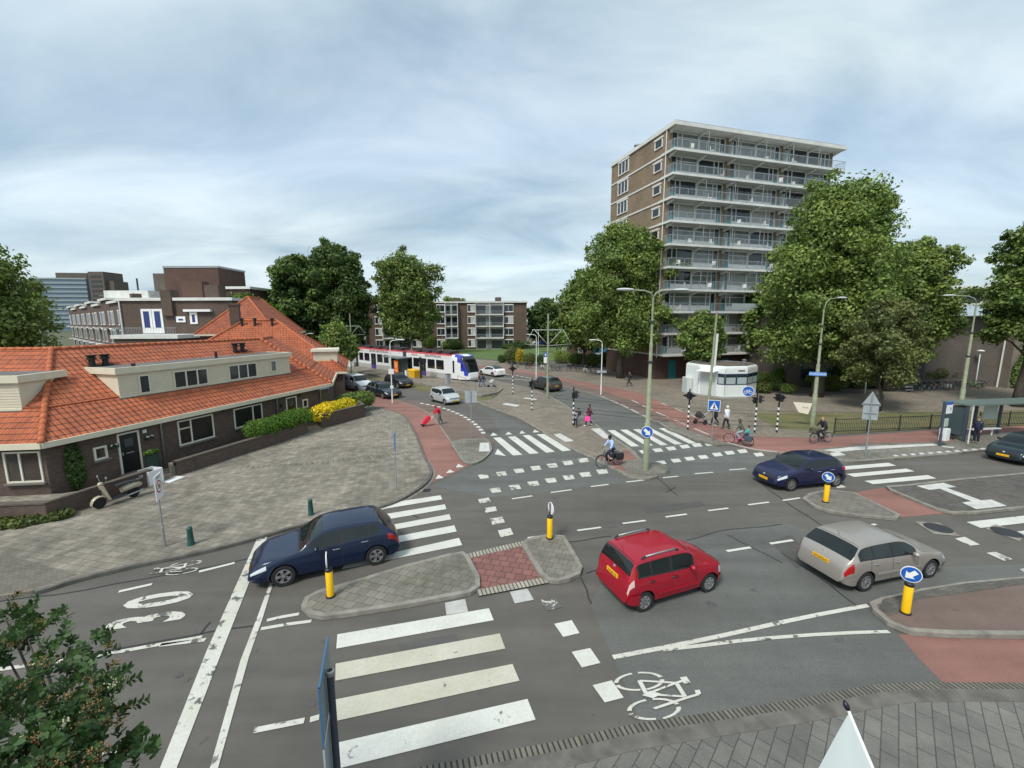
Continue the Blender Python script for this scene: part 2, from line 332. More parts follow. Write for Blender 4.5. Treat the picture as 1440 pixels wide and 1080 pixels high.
# left cycle path and brown lane
cyc = Gs([(455, 534), (470, 545), (492, 559), (515, 569), (545, 577), (571, 589), (584, 614), (596, 645), (605, 665), (596, 684), (640, 664), (664, 652), (650, 646), (635, 622.5), (622.5, 604), (606, 583), (587, 572), (560, 563), (530, 556), (500, 545), (470, 530), (462, 524)])
S(MB().sheet(cyc, .004).build('cycle_path', REDA))
S(MB().sheet(Gs([(635, 620), (684, 617), (676, 605), (660, 593), (645, 584), (630, 577), (600, 568), (582, 562.5), (563, 562.5), (540, 559), (560, 563), (587, 572), (606, 583), (622.5, 604)]), .008).build('bus_lane', REDB))
mb = MB(); ribbon(mb, smooth(Gs([(560, 564), (587, 573), (606, 584), (622.5, 605), (635, 623), (650, 647), (664, 653)]), 3, False), .12, .02, 0, .015); S(mb.build('kerb_line', KERB))
isl = smooth(Gs([(636, 621), (660, 618), (683, 617.5), (690, 627), (689, 635), (677, 646), (664, 651), (651, 647), (643, 635)], PZ), 2)
pav('small_island', isl, PAVI)
mb = MB(); ribbon(mb, isl+[isl[0]], .13, PZ+.005, 0, .09); S(mb.build('kerb', KERB))
# median with the tram tracks
med = Gs([(668, 563.5), (686, 571), (727, 586), (758, 603), (802, 629), (829, 641), (850, 651.7), (868, 660), (884, 669), (905, 672), (924, 668), (927, 661), (914, 655), (906, 651.7), (896, 641.7), (886.7, 631.7), (858, 613), (843, 601), (831, 591.7), (816, 584), (800, 573), (785, 564), (771, 556.5), (747, 547), (722.5, 541), (706, 537.5), (690, 534), (678, 541), (702, 551), (690, 562)], PZ)
pav('tram_median', smooth(med, 2), PAVT)
mb = MB(); ribbon(mb, smooth(med[:12], 3, False), .16, PZ+.006, 0, .1); ribbon(mb, smooth(med[11:26], 3, False), .16, PZ+.006, 0, .1); S(mb.build('kerb', KERB))
S(MB().sheet(Gs([(841, 641), (883, 633), (905, 654), (890, 664), (868, 660)], PZ), PZ+.008).build('cycle_crossing', REDA))
g = G(906, 660); S(MB().lathe([(1.25, 0), (1.2, .16), (.5, .22), (0, .22)], 28, (g.x, g.y, 0)).build('lamp_island', PAVI))
# right side : red paths, pavement wedge, plaza
pl = Gs([(640, 503), (690, 507), (740, 513), (790, 518), (850, 521), (905, 529), (960, 532), (1057, 547), (1123, 558), (1161, 556), (1217, 553), (1265, 550), (1386, 544), (1500, 536), (1500, 577), (1440, 577), (1180, 582), (1062, 580), (1068, 590), (1098, 603), (1138, 605), (1173, 611), (1140, 616), (1060, 614), (1023, 605), (987, 590), (947, 573), (923, 563), (900, 553), (877, 548), (843, 541.7), (793, 531.7), (760, 524), (710, 516.7), (660, 515), (640, 513)])
pav('plaza', pl, PAVT, z=.02)
red = Gs([(600, 506), (640, 513), (660, 515), (710, 516.7), (760, 524), (793, 531.7), (843, 541.7), (877, 548), (900, 553), (923, 563), (947, 573), (987, 590), (1023, 605), (1060, 614), (1140, 616), (1180, 614), (1240, 610), (1320, 605), (1500, 596), (1500, 618), (1440, 620), (1340, 621), (1223, 623.5), (1157, 631), (1093, 638), (1057, 633.5), (1023, 624), (1013, 620), (967, 603), (940, 592), (918, 578), (888, 563), (860, 554), (820, 543), (780, 533), (732, 523), (700, 520), (660, 519), (600, 512)])
S(MB().sheet(red, .008).build('cycle_path', REDA))
S(MB().sheet(Gs([(700, 520), (732, 523), (780, 533), (820, 543), (860, 554), (888, 563), (918, 578), (942, 590), (925, 594), (908, 587), (873, 570), (845, 558), (818, 550), (790, 543), (760, 536.5), (735, 530), (690, 524.5), (640, 522), (640, 517)]), .012).build('bus_lane', REDB))
wed = Gs([(926, 594), (941, 592), (967, 603), (1013, 620), (1022, 624), (1010, 625.5), (995, 622.5), (975, 617), (955, 609), (940, 604)], PZ)
pav('pavement_wedge', wed, PAVI, z=.08)
kr = smooth(Gs([(925, 594), (940, 604), (955, 609.5), (975, 617), (995, 622.5), (1023, 625), (1057, 633.5), (1093, 638), (1130, 640), (1192, 650), (1257, 645.5), (1327, 640), (1384, 633), (1500, 622)]), 3, False)
mb = MB(); ribbon(mb, kr, .16, .108, 0, .1); S(mb.build('kerb', KERB))
mb = MB(); ribbon(mb, smooth(Gs([(735, 530), (790, 543), (818, 550), (845, 558), (873, 570), (908, 587), (925, 594)]), 3, False), .14, .03, 0, .03); S(mb.build('kerb_line', KERB))
pav('bus_stop_pavement', Gs([(1093, 637.5), (1157, 630.5), (1223, 623.5), (1340, 620.5), (1345, 612), (1500, 603), (1500, 621), (1384, 632.5), (1327, 639.5), (1257, 645), (1192, 649.5), (1150, 643)], PZ), PAVI, z=.1)
S(MB().sheet(Gs([(1062, 580), (1180, 582), (1440, 577), (1500, 576), (1500, 597), (1440, 599), (1320, 602), (1240, 607), (1175, 611), (1138, 606), (1098, 603), (1068, 590)]), .03).build('grass_verge', GRASSD))
# islands on the right
for nm, pts, m, z in (('traffic_island', [(1131, 701), (1140, 694), (1165, 689), (1200, 692.5), (1232, 708), (1263, 723), (1259, 728), (1200, 723), (1167, 718), (1148, 712)], PAVI, PZ),
                      ('road_median', [(1248, 684), (1273, 682.5), (1348, 674), (1440, 665.5), (1560, 655), (1560, 700), (1440, 712.5), (1369, 719.5), (1340, 720), (1317, 714.5), (1290, 703.5), (1254, 688.7)], PAVB, PZ),
                      ('traffic_island', [(1227.5, 848.7), (1232, 857), (1251, 873.5), (1279.5, 885.3), (1336, 888.8), (1440, 890), (1560, 891), (1560, 803), (1440, 813.3), (1359.7, 820.4), (1300.7, 829.8), (1241.7, 842.8)], REDB, .13),
                      ('traffic_island', [(427.5, 850.4), (431.7, 840), (448.3, 831.7), (473, 825), (527.5, 808.8), (569, 796), (631.7, 780), (650, 776.7), (657, 783), (671, 810), (672, 823), (660, 831), (640, 834.8), (569, 848), (485.8, 860.8), (454.6, 864), (438, 861)], PAVI, .13),
                      ('traffic_island', [(736, 764.7), (740.5, 759.4), (756, 755), (774.5, 752), (791.6, 754), (800, 768), (810.8, 786), (816, 796.7), (813, 805), (800, 811), (785, 814.8), (772.4, 813.7), (761.8, 806.3), (750, 788)], PAVI, .13)):
    P = Gs(pts, z); P = pav(nm, P, m, z=z)
    mb = MB(); ribbon(mb, P+[P[0]], .15, z+.006, 0, z-.01); S(mb.build('kerb', KERB))
    if m is REDB:
        mb = MB(); S(MB().sheet(Gs([(1241.7, 842.8), (1300.7, 829.8), (1359.7, 820.4), (1440, 813.3), (1560, 803), (1560, 812), (1440, 822), (1289, 843), (1262, 862), (1250, 866), (1236, 856)], z), z+.009).build('brick_paving', PAVB))
S(MB().sheet(Gs([(1200, 693), (1247, 685), (1344, 721), (1263, 728)]), .008).build('cycle_crossing', REDA))
S(MB().sheet(Gs([(1263, 892.4), (1293.6, 927.8), (1336, 971), (1560, 971), (1560, 892)]), .008).build('cycle_path', REDA))
S(MB().sheet(Gs([(655, 781), (735, 764.5), (769, 813), (673, 832)], .05), .05).build('cycle_crossing', PAVR))
PALE = paving('pale_setts', (.36, .34, .28), (.27, .255, .21), (.08, .075, .06), .12, 9, R(-16), .02, 0, .3, .1)
mb = MB(); ribbon(mb, Gs([(655, 783), (695, 773.5), (737, 764)], .05), .3, .058); ribbon(mb, Gs([(671, 834), (720, 825), (772, 815)], .05), .3, .058); S(mb.build('sett_strip', PALE))
# front pavement
fp = Gs([(-200, 1230), (300, 1150), (650, 1082), (700, 1072), (780, 1057), (814, 1049.5), (906, 1029), (1040, 1008.5), (1120, 996), (1187, 983), (1240, 973), (1290, 969), (1340, 968.5), (1440, 969), (1600, 970)], PZ)
fps = smooth(fp, 3, False)
mb = MB(); ribbon(mb, fps, .26, .02, 1, .02); S(mb.build('gutter_strip', BRST))
mb = MB(); ribbon(mb, fps, .3, PZ, -1, .1); S(mb.build('kerb', KERBD))
k2 = [p for p in fps]
S(MB().prism([(p.x, p.y-.3) for p in k2]+[(30, -6), (-30, -6)], -.03, PZ-.008).build('front_pavement', PAVD))
# lawns, trackbed and platform
S(MB().prism([(p.x, p.y) for p in Gs([(300, 476), (560, 480), (740, 490), (780, 498), (792, 506), (740, 510), (690, 505.5), (640, 500), (600, 497), (420, 480)])], -.05, .03).build('lawn', GRASS))
S(MB().sheet([(-140, 112), (20, 112), (40, 140), (-140, 145)], .015).build('lawn', GRASS))
# grass strip and platform
S(MB().sheet(Gs([(440, 509), (470, 516), (523, 529), (563, 536), (627, 547), (677, 557.5), (700, 553), (690, 562), (673, 567), (652, 562.5), (627, 557), (600, 551), (566, 543.5), (520, 531.5), (480, 523), (440, 514)]), .02).build('grass_verge', GRASSD))
pla = Gs([(425, 504), (470, 515), (523, 526), (563, 533), (627, 545), (677, 556), (700, 551), (706, 546), (690, 541.5), (660, 536), (600, 527), (540, 517), (470, 505)], .25)
pav('tram_platform', pla, PAVT, z=.25)
mb = MB(); ribbon(mb, pla+[pla[0]], .22, .262, 0, .26); S(mb.build('kerb', KERB))
# ---------------------------------------------------------------- markings
MZ = .016
def marks(name, polys, m=WPAINT, z=MZ, on=0): 
    mb = MB()
    for p in polys: mb.sheet([G(x, y, on) for x, y in p], z+on)
    return S(mb.build(name, m))
marks('zebra_crossing', [[(472, 934), (702.8, 891.4), (710.6, 912.8), (471.7, 958)], [(472, 984.4), (720.8, 934.4), (730.6, 958), (474, 1014.4)]], paintmat('dirty_road_paint', (.50, .49, .41), .34))
marks('zebra_crossing', [[(474.4, 892.8), (687.5, 856), (694.4, 872.8), (473, 912.8)], [(475.6, 1045), (741.7, 983.6), (753.3, 1012.8), (479, 1081)]])
marks('zebra_crossing', [[(529, 710.5), (619.4, 696.9), (622, 702.7), (528, 718)], [(520, 727), (625.6, 709.6), (627.7, 716.3), (518, 735.5)], [(508, 746.5), (631.9, 723.5), (634.4, 730.8), (505, 754.5)], [(496, 766.4), (638.8, 739.2), (642.3, 747.9), (492, 776)], [(485, 793), (645.4, 756.9), (650, 767), (481, 801)]])
c1 = lambda L: [(560+x/4.8, 560+y/4.8) for x, y in L]
marks('zebra_crossing', [c1([(640, 268), (690, 265), (838, 383), (775, 388)]), c1([(740, 262), (790, 258), (950, 373), (888, 378)]), c1([(838, 252), (885, 249), (1058, 362), (1000, 370)]), c1([(932, 245), (985, 242), (1167, 353), (1108, 360)])])
c7 = lambda L: [(780+x/6, 480+y/6) for x, y in L]
marks('zebra_crossing', [c7([(445, 752), (505, 750), (712, 886), (648, 890)]), c7([(550, 748), (610, 746), (832, 880), (770, 884)]), c7([(660, 745), (715, 742), (955, 875), (895, 880)]), c7([(768, 741), (822, 739), (1078, 868), (1015, 873)]), c7([(875, 735), (930, 733), (1195, 860), (1135, 865)])])
c3 = lambda L: [(1140+x/4.8, 560+y/4.8) for x, y in L]
marks('zebra_crossing', [c3([(150, 432), (250, 430), (272, 434), (180, 442)]), c3([(180, 465), (525, 437), (577, 457), (200, 487)]), c3([(240, 513), (645, 477), (703, 495), (293, 533)]), c3([(362, 560), (790, 520), (848, 543), (420, 582)])])
marks('zebra_crossing', [c3([(1052, 838), (1440, 795), (1900, 745), (1990, 785), (1440, 845), (1148, 878)]), c3([(1390, 903), (1900, 840), (2000, 890), (1480, 945)])])
sk = lambda cx, cy, s=1: [(cx-8*s, cy-2.1*s), (cx+5.2*s, cy-3.5*s), (cx+8*s, cy+2.1*s), (cx-4.2*s, cy+3.5*s)]
marks('crossing_blocks', [sk(*c) for c in ((679.8, 670.4), (705.2, 666.5), (729.8, 662.3), (753.3, 658.5), (776.7, 655), (798.5, 651.3), (820.4, 647.5))]+[sk(*c, 1.1) for c in ((696.5, 689.8), (724, 685.4), (750, 680.4), (774.6, 676), (799.6, 671.7), (823, 667.7), (846.9, 663.5))], WPAINT2)
sk2 = lambda cx, cy, s=1: [(cx-8*s, cy-1.8*s), (cx+4*s, cy-2.9*s), (cx+8*s, cy+1.8*s), (cx-3.2*s, cy+2.9*s)]
marks('crossing_blocks', [sk2(*c) for c in ((906.2, 635.5), (925, 633.3), (943.8, 631), (962.8, 628.3), (980, 626.2), (997.5, 624.5), (929.7, 650.8), (950.5, 648), (969.7, 645.3), (988.8, 643), (1008.7, 639.5), (1026, 637), (1044, 634.8), (1067, 639.5))])
marks('crossing_blocks', [[(671.9, 702.7), (687, 700), (690.2, 705.8), (675.2, 708.3)], [(679.8, 715.2), (696.5, 712.5), (699.2, 718.8), (683.3, 721.5)], [(689.2, 729.8), (706.5, 727), (710, 735), (692.3, 738.5)], [(700.2, 746.5), (717.9, 742.9), (722, 752), (703.8, 756.3)]], WPAINT2)
marks('crossing_blocks', [[(779.2, 878), (803.9, 872.7), (815, 891), (792, 896.4)], [(803.9, 917.4), (829.9, 912), (844.4, 933), (818.2, 939.4)], [(833.3, 964.4), (860.4, 957.5), (877, 981.9), (850.4, 988.7)]])
marks('crossing_blocks', [[(1342.7, 757.9), (1356.7, 755.4), (1378, 766.3), (1364, 768)], [(1387, 777.9), (1400, 776.7), (1424, 786.8), (1411.7, 789.2)], [(1434, 801), (1450, 798), (1470, 810), (1450, 812)], [(1173, 683), (1181, 681), (1190, 685.5), (1178, 687)]], WPAINT2)
marks('crossing_blocks', [[(760.7, 843.5), (768, 846), (775, 845), (777, 841), (782, 840.3), (785, 847), (790.5, 854.2), (769.2, 859.5), (764, 852)]], paintmat('flaking_paint', (.6, .6, .56), .5))
marks('concrete_plate', [[(625.6, 848.3), (654, 842.8), (658.3, 860.8), (627.8, 865.6)], [(717, 832.9), (741.5, 828.2), (750.7, 844), (723.9, 849.3)]], mat('pale_concrete', (.42, .42, .4), .8, noise=.1, nscale=4))
marks('give_way_triangles', [c1(t) for t in ([(622, 256), (640, 233), (672, 251)], [(722, 249), (742, 228), (770, 244)], [(818, 242), (832, 220), (860, 237)], [(908, 233), (920, 213), (955, 230)], [(670, 343), (727, 392), (652, 380)], [(250, 547), (272, 517), (308, 540)], [(322, 508), (347, 483), (380, 500)], [(388, 470), (405, 445), (445, 465)])])
def lines(name, segs, wid=.12, m=WPAINT, z=MZ, on=0):
    mb = MB()
    for s_ in segs: ribbon(mb, [G(x, y, on) for x, y in s_], wid, z+on)
    return S(mb.build(name, m))
lines('lane_dashes', [[(720, 702), (748.6, 697.7)], [(774.4, 693), (804, 689)], [(830.6, 684.7), (855.6, 681.6)], [(880.6, 678.3), (905.6, 675.5)], [(932, 672.2), (954, 670)], [(977, 666.5), (1002.8, 664.5)], [(1025.6, 661.2), (1048.6, 659.4)]], .11)
lines('lane_dashes', [[(742, 757), (777.8, 752)], [(811.7, 746.5), (845, 742)], [(875.6, 736.6), (907.8, 732.4)], [(936, 727.4), (965.8, 723.4)], [(995.8, 718.6), (1024, 715)], [(1052, 710.3), (1081.4, 706.5)], [(1100.6, 704.3), (1125, 700.5)]], .11)
lines('lane_dashes', [[(1022, 775.5), (1055.6, 770.2)], [(1083, 765), (1115, 760)], [(1220, 739), (1232, 737.7)]], .12)
lines('lane_dashes', [[(280, 804.5), (330, 792)], [(167, 832.5), (213.8, 822)]], .13)
lines('lane_line', [[(-60, 950), (0, 942), (123, 925), (207, 910), (284, 896.4)], [(225.5, 908), (289, 900.3)], [(375.4, 873), (397, 868), (420.6, 864)], [(367, 885), (404, 878.5), (438, 874)]], .12, WPAINT2)
lines('lane_dashes', [[(357, 1028), (428, 1014)], [(436, 1013), (449, 1009)], [(130, 1062), (182, 1053)]], .13, WPAINT2)
lines('lane_line', [[(862, 925), (888, 920), (925, 913)], [(925, 913), (960, 906), (1013, 895), (1060, 884.5), (1107, 874), (1150, 865), (1190, 857.5), (1221, 852)]], .13, WPAINT2)
lines('lane_line', [[(932, 914.5), (985, 909), (1040, 902), (1089, 897.5), (1143, 893.5), (1200, 890.5), (1250, 889)]], .11, WPAINT2, .0205)
marks('stop_line', [[(362, 757), (376, 755), (313, 915), (249, 1080), (225, 1140), (196, 1146), (225.5, 1080), (291, 915)]], WPAINT2)
marks('stop_line', [[(379.5, 820), (384, 821), (370, 868), (350, 925), (307, 1080), (290, 1130), (277, 1132), (295.5, 1080), (338, 930), (362, 868)]], WPAINT2)
c8 = lambda L: [(640+x/6.545, 500+y/6.545) for x, y in L]
marks('guide_tiles', [c8([(430, 450), (465, 437), (600, 458), (560, 472)]), c8([(905, 728), (965, 718), (1090, 785), (1015, 798)]), c8([(1250, 675), (1330, 670), (1440, 765), (1370, 765)]), c8([(620, 395), (650, 387), (760, 402), (740, 410)])], mat('pale_tile', (.5, .5, .47), .8, noise=.2, nscale=4), .012, PZ)
marks('guide_tiles', [c8([(228, 805), (310, 802), (320, 885), (220, 885)])], mat('pale_tile', (.5, .5, .47)), .012, PZ)
marks('guide_tiles', [c3([(75, 352), (300, 328), (820, 308), (880, 318), (300, 352), (180, 365)]), c3([(130, 372), (190, 362), (240, 385), (150, 393)]), c3([(885, 322), (975, 331), (960, 338), (890, 330)])]+[c3([(x, y), (x+28, y-4), (x+52, y+6), (x+20, y+9)]) for x, y in [(548+59*i, 386-4.6*i) for i in range(11)]], mat('pale_tile', (.5, .5, .47)), .012, .1)
marks('guide_tiles', [c3([(712, 593), (895, 572), (985, 600), (920, 607), (1150, 690), (1220, 685), (1325, 728), (1118, 750), (1020, 705), (1085, 697), (870, 612), (800, 620)])], mat('pale_tile', (.5, .5, .47)), .012, PZ)
# dashed kerb blocks of the bus lane
def dashes(name, pts, n, wid, frac=.55, m=WPAINT, z=MZ):
    P = smooth([G(x, y) for x, y in pts], 6, False); cum = [0]
    for a, b in zip(P, P[1:]): cum.append(cum[-1]+(b-a).length)
    def at(t):
        t *= cum[-1]
        for i in range(len(P)-1):
            if cum[i+1] >= t: return P[i].lerp(P[i+1], (t-cum[i])/max(1e-6, cum[i+1]-cum[i]))
        return P[-1]
    mb = MB()
    for i in range(n): ribbon(mb, [at(i/n), at((i+frac)/n)], wid, z)
    return S(mb.build(name, m))
dashes('edge_dashes', [(591, 567), (620, 573), (645, 582.5), (662, 592), (674, 602), (682, 612)], 16, .3)
dashes('edge_dashes', [(690, 524), (720, 527.5), (752, 533)], 9, .3)
dashes('edge_dashes', [(845, 557.5), (873, 569), (908, 586), (921, 592)], 5, .16, .7)
dashes('lane_dashes', [(888, 562.5), (918, 577.5), (963, 597), (1012, 618)], 5, .14, .72, WPAINT2)
dashes('lane_dashes', [(930, 567), (965, 581), (1000, 596), (1023, 605)], 4, .14, .5, WPAINT2)
lines('lane_dashes', [[(700, 532), (725, 533.5), (752, 535.5)], [(695, 528), (712, 530)]], .2)
dashes('sett_edge', [(1023, 625), (1057, 633.5), (1093, 638)], 26, .2, .6, mat('pale_tile', (.5, .5, .47)), .116)
# grooves on the house pavement
dashes('paving_grooves', [(340, 661), (430, 655), (500, 648), (585, 638)], 34, .42, .12, mat('groove', (.05, .05, .045), .9), PZ+.01)
dashes('paving_grooves', [(636, 631), (660, 629)], 7, .42, .14, mat('groove', (.05, .05, .045), .9), PZ+.01)
# speed digits, bicycle symbols
def flat_glyph(txt, o, u, v, size=1):
    vs, fs = text_mesh(txt, 1, 0, 1.0, .03); mb = MB(); o = Vector(o)
    mb.add([(o.x+u.x*x+v.x*y, o.y+u.y*x+v.y*y, MZ) for x, y, _ in vs], fs); return mb
def U2(a, b): d = G(*b)-G(*a); return Vector((d.x, d.y))
flat = flat_glyph('0', G(229, 843), U2((229, 855), (229, 831))*1.45, U2((274, 836), (183, 851))*1.42); S(flat.build('speed_marking', WPAINT2))
flat = flat_glyph('3', G(212, 871), U2((212, 884), (212, 860))*1.35, U2((262, 864), (161, 880))*1.45); S(flat.build('speed_marking', WPAINT2))
def bike_symbol(o, u, v):
    "u: along the bicycle, v: its upright (stretched) direction, both world vectors for one wheel radius"
    mb = MB(); o = Vector((o.x, o.y))
    def q(a, b): p = o+u*a+v*b; return (p.x, p.y)
    def strip(L, wd=.17):
        for a, b in zip(L, L[1:]):
            d = Vector((b[0]-a[0], b[1]-a[1])); n = Vector((-d.y, d.x)).normalized()*wd/2
            Z = MZ+len(mb.f)*.0004; mb.add([(*q(a[0]+n.x, a[1]+n.y), Z), (*q(a[0]-n.x, a[1]-n.y), Z), (*q(b[0]-n.x, b[1]-n.y), Z), (*q(b[0]+n.x, b[1]+n.y), Z)], [(0, 1, 2, 3)])
    for cx in (-1.45, 1.45):
        for s0 in range(4):
            A = [(s0*90+8+k*(74/6)) for k in range(7)]; strip([(cx+.92*math.cos(R(a)), .92*math.sin(R(a))) for a in A])
    strip([(-1.45, 0), (-.7, 1.35), (.75, 1.35), (0, 0), (-.7, 1.35)]); strip([(-1.45, 0), (-.1, 0)]); strip([(1.45, 0), (.9, 1.35), (.72, 1.9), (.3, 1.95)], .2); strip([(-.7, 1.35), (-.85, 1.75)], .2); strip([(-1.2, 1.75), (-.5, 1.75)], .28); strip([(-.1, .0), (.35, .35)], .5)
    S(mb.build('bicycle_marking', WPAINT2))
uu = U2((899, 958.5), (920, 998))/2.9; vv = U2((890, 970), (985, 957))/2.75
bike_symbol(G(909, 978)+Vector((0, 0, 0)), uu, vv)
uu = U2((256, 795), (250, 806))/2.9; vv = U2((272, 798), (207, 807))/2.75
bike_symbol(G(259, 799), Vector(uu), vv)
# cracks, seams and covers
CR_ = mat('bitumen_seam', (.035, .036, .038), .7)
mb = MB()
def jag(pts, wd=.04):
    P = [G(x, y) for x, y in pts]; out = []
    for a, b in zip(P, P[1:]):
        n = max(2, int((b-a).length/.5))
        for k in range(n): out.append(a.lerp(b, k/n)+Vector((rnd.uniform(-.04, .04), rnd.uniform(-.04, .04), 0)))
    out.append(P[-1]); ribbon(mb, out, wd, .012)
for c in ([(922, 670), (953, 697)], [(938, 692), (950, 685)], [(800, 763), (860, 754)], [(965, 760), (1010, 747), (1078, 740), (1100, 737)], [(1022, 752), (1100, 792)], [(0, 846), (80, 836), (160, 822), (240, 808), (330, 790), (360, 783)], [(1100, 779), (1131, 798), (1165, 822), (1204, 852)], [(1062, 672), (1088, 693), (1114, 712), (1161, 743), (1185, 760)], [(122, 920), (225, 902), (300, 888), (360, 880)], [(280, 892), (296, 875)], [(440, 868), (520, 862), (600, 848)], [(818, 812), (826, 830), (832, 850)], [(826, 806), (845, 802)], [(577, 722), (588, 728)]): jag(c, .05)
S(mb.build('asphalt_seams', CR_))
# re-laid asphalt
S(MB().sheet(Gs([(690, 700), (640, 690), (606, 683), (668, 655), (690, 637), (705, 612), (690, 585), (668, 570), (720, 590), (800, 632), (870, 664), (905, 676), (800, 688)]), .005).build('asphalt_patch', ASPH2))
S(MB().sheet(Gs([(790, 545), (845, 560), (905, 588), (930, 602), (990, 626), (1060, 640), (1130, 648), (1060, 662), (925, 674), (927, 662), (900, 645), (858, 612), (816, 584), (770, 556)]), .005).build('asphalt_patch', ASPH2))
S(MB().sheet(Gs([(870, 770), (965, 760), (1010, 747), (1100, 735), (1185, 760), (1240, 800), (1560, 790), (1560, 800), (1440, 812), (1225, 845), (1262, 892), (1335, 970), (1190, 980), (1040, 1006), (906, 1028), (830, 850)]), .005).build('asphalt_patch', ASPH2))
for q_, e in (([(1286, 733.5), (1321, 736), (1351.5, 754.8), (1313, 751.7)], (1319, 743)), ([(1386, 744), (1400, 738), (1440, 751.7), (1434, 762)], (1415, 749))):
    S(MB().sheet(Gs(q_), .02).build('concrete_surround', KERB)); c = G(*e); S(MB().lathe([(.42, 0), (.42, .028), (0, .028)], 24, (c.x, c.y, 0)).build('manhole_cover', DARK))
# repairs, drains and oil stains
mb = MB()
for q_ in ([(1083, 762), (1112, 752), (1150, 790), (1120, 800)], [(560, 905), (640, 892), (648, 905), (566, 920)], [(905, 715), (985, 704), (992, 711), (910, 723)]): mb.sheet(Gs(q_), .0085)
S(mb.build('asphalt_patch', asphalt('asphalt_repair', (.082, .082, .076), .06)))
mb = MB()
for px, py in ((600, 690), (1245, 806)):
    g = G(px, py)
    for k in range(5): mb.box((g.x, g.y+k*.07-.14, .024), (.34, .035, .012), .2)
S(mb.build('drain_grate', DARK))
STAIN, nt_, b_, pos_ = base_mat('oil_stain', .6)
k_ = ramp_noise(nt_, pos_, 5, 5, [(.4, g3(.07)), (.6, g3(.1))]); nt_.links.new(k_, b_.inputs['Base Color'])
mb = MB()
for px, py, r_ in ((700, 745, .12), (860, 740, .1), (250, 950, .07), (262, 957, .04), (170, 968, .05), (1000, 850, .1), (1180, 900, .08), (780, 700, .1), (1060, 830, .07), (440, 990, .05)):
    g = G(px, py); n_ = 14; mb.sheet([(g.x+r_*(1+rnd.uniform(-.35, .3))*math.cos(2*math.pi*i/n_)*1.5, g.y+r_*(1+rnd.uniform(-.35, .3))*math.sin(2*math.pi*i/n_)) for i in range(n_)], .0105)
S(mb.build('oil_stains', STAIN))
# tram rails
RAIL = mat('rail_steel', (.10, .095, .085), .4, .5)
mb = MB()
def inside(p, poly):
    c = False; n = len(poly)
    for i in range(n):
        a, b = poly[i], poly[(i+1) % n]
        if (a.y > p.y) != (b.y > p.y) and p.x < (b.x-a.x)*(p.y-a.y)/(b.y-a.y)+a.x: c = not c
    return c
for base in ([(-50, 96.7), (-34.5, 82.2), (-20, 68.6), (-5.2, 54.9), (-.3, 49.5), (4, 44.7), (9, 40.9), (18.3, 36.6), (30, 34.9), (50, 34), (80, 33.5)], [(-50, 92), (-31, 71.5), (-20, 60), (-10, 50), (-3.8, 44.8), (4, 38.6), (10.8, 34.5), (18.9, 31.9), (30, 31), (80, 30.2)]):
    P = smooth([Vector((x, y, 0)) for x, y in base], 14, False)
    for off in (-.72, .72):
        Q = []
        for i, p in enumerate(P):
            t = (P[min(i+1, len(P)-1)]-P[max(i-1, 0)]).normalized(); Q.append(p+Vector((-t.y, t.x, 0))*off)
        for a, b in zip(Q, Q[1:]):
            zz = PZ+.008 if inside((a+b)/2, med) else (.036 if (a.x > 11) else .028)
            ribbon(mb, [a, b], .075, zz)
S(mb.build('tram_rails', RAIL))
# ================================================================ buildings
def wp(o, t):
    "parent a mesh that was written in world coordinates"
    o.parent = t; o.matrix_parent_inverse = (Matrix.Translation(t.location) @ t.rotation_euler.to_matrix().to_4x4()).inverted(); return o
BRD = brickwall('brown_brick', (.13, .088, .066), (.088, .062, .05), (.05, .045, .04))
BRY = brickwall('ochre_brick', (.26, .195, .125), (.205, .15, .098), (.12, .10, .075))
BRR = brickwall('red_brown_brick', (.12, .06, .045), (.085, .045, .035), (.07, .06, .05))
BRG = brickwall('grey_brown_brick', (.13, .11, .09), (.10, .085, .07), (.08, .07, .06))
SLAB = mat('white_concrete', (.62, .63, .60), .7, noise=.12, nscale=.8)
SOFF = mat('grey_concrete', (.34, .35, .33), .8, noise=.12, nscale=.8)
TEAL = mat('teal_paint', (.02, .2, .23), .5, noise=.1)
RAILM = mat('balcony_rail', (.34, .39, .41), .5, .2)
CURT = mat('net_curtain', (.42, .44, .43), .9, noise=.25, nscale=1.5)
BLIND = mat('blind', (.5, .49, .42), .8)
TIN = mat('grey_roofing', (.12, .12, .115), .9, noise=.2, nscale=1)
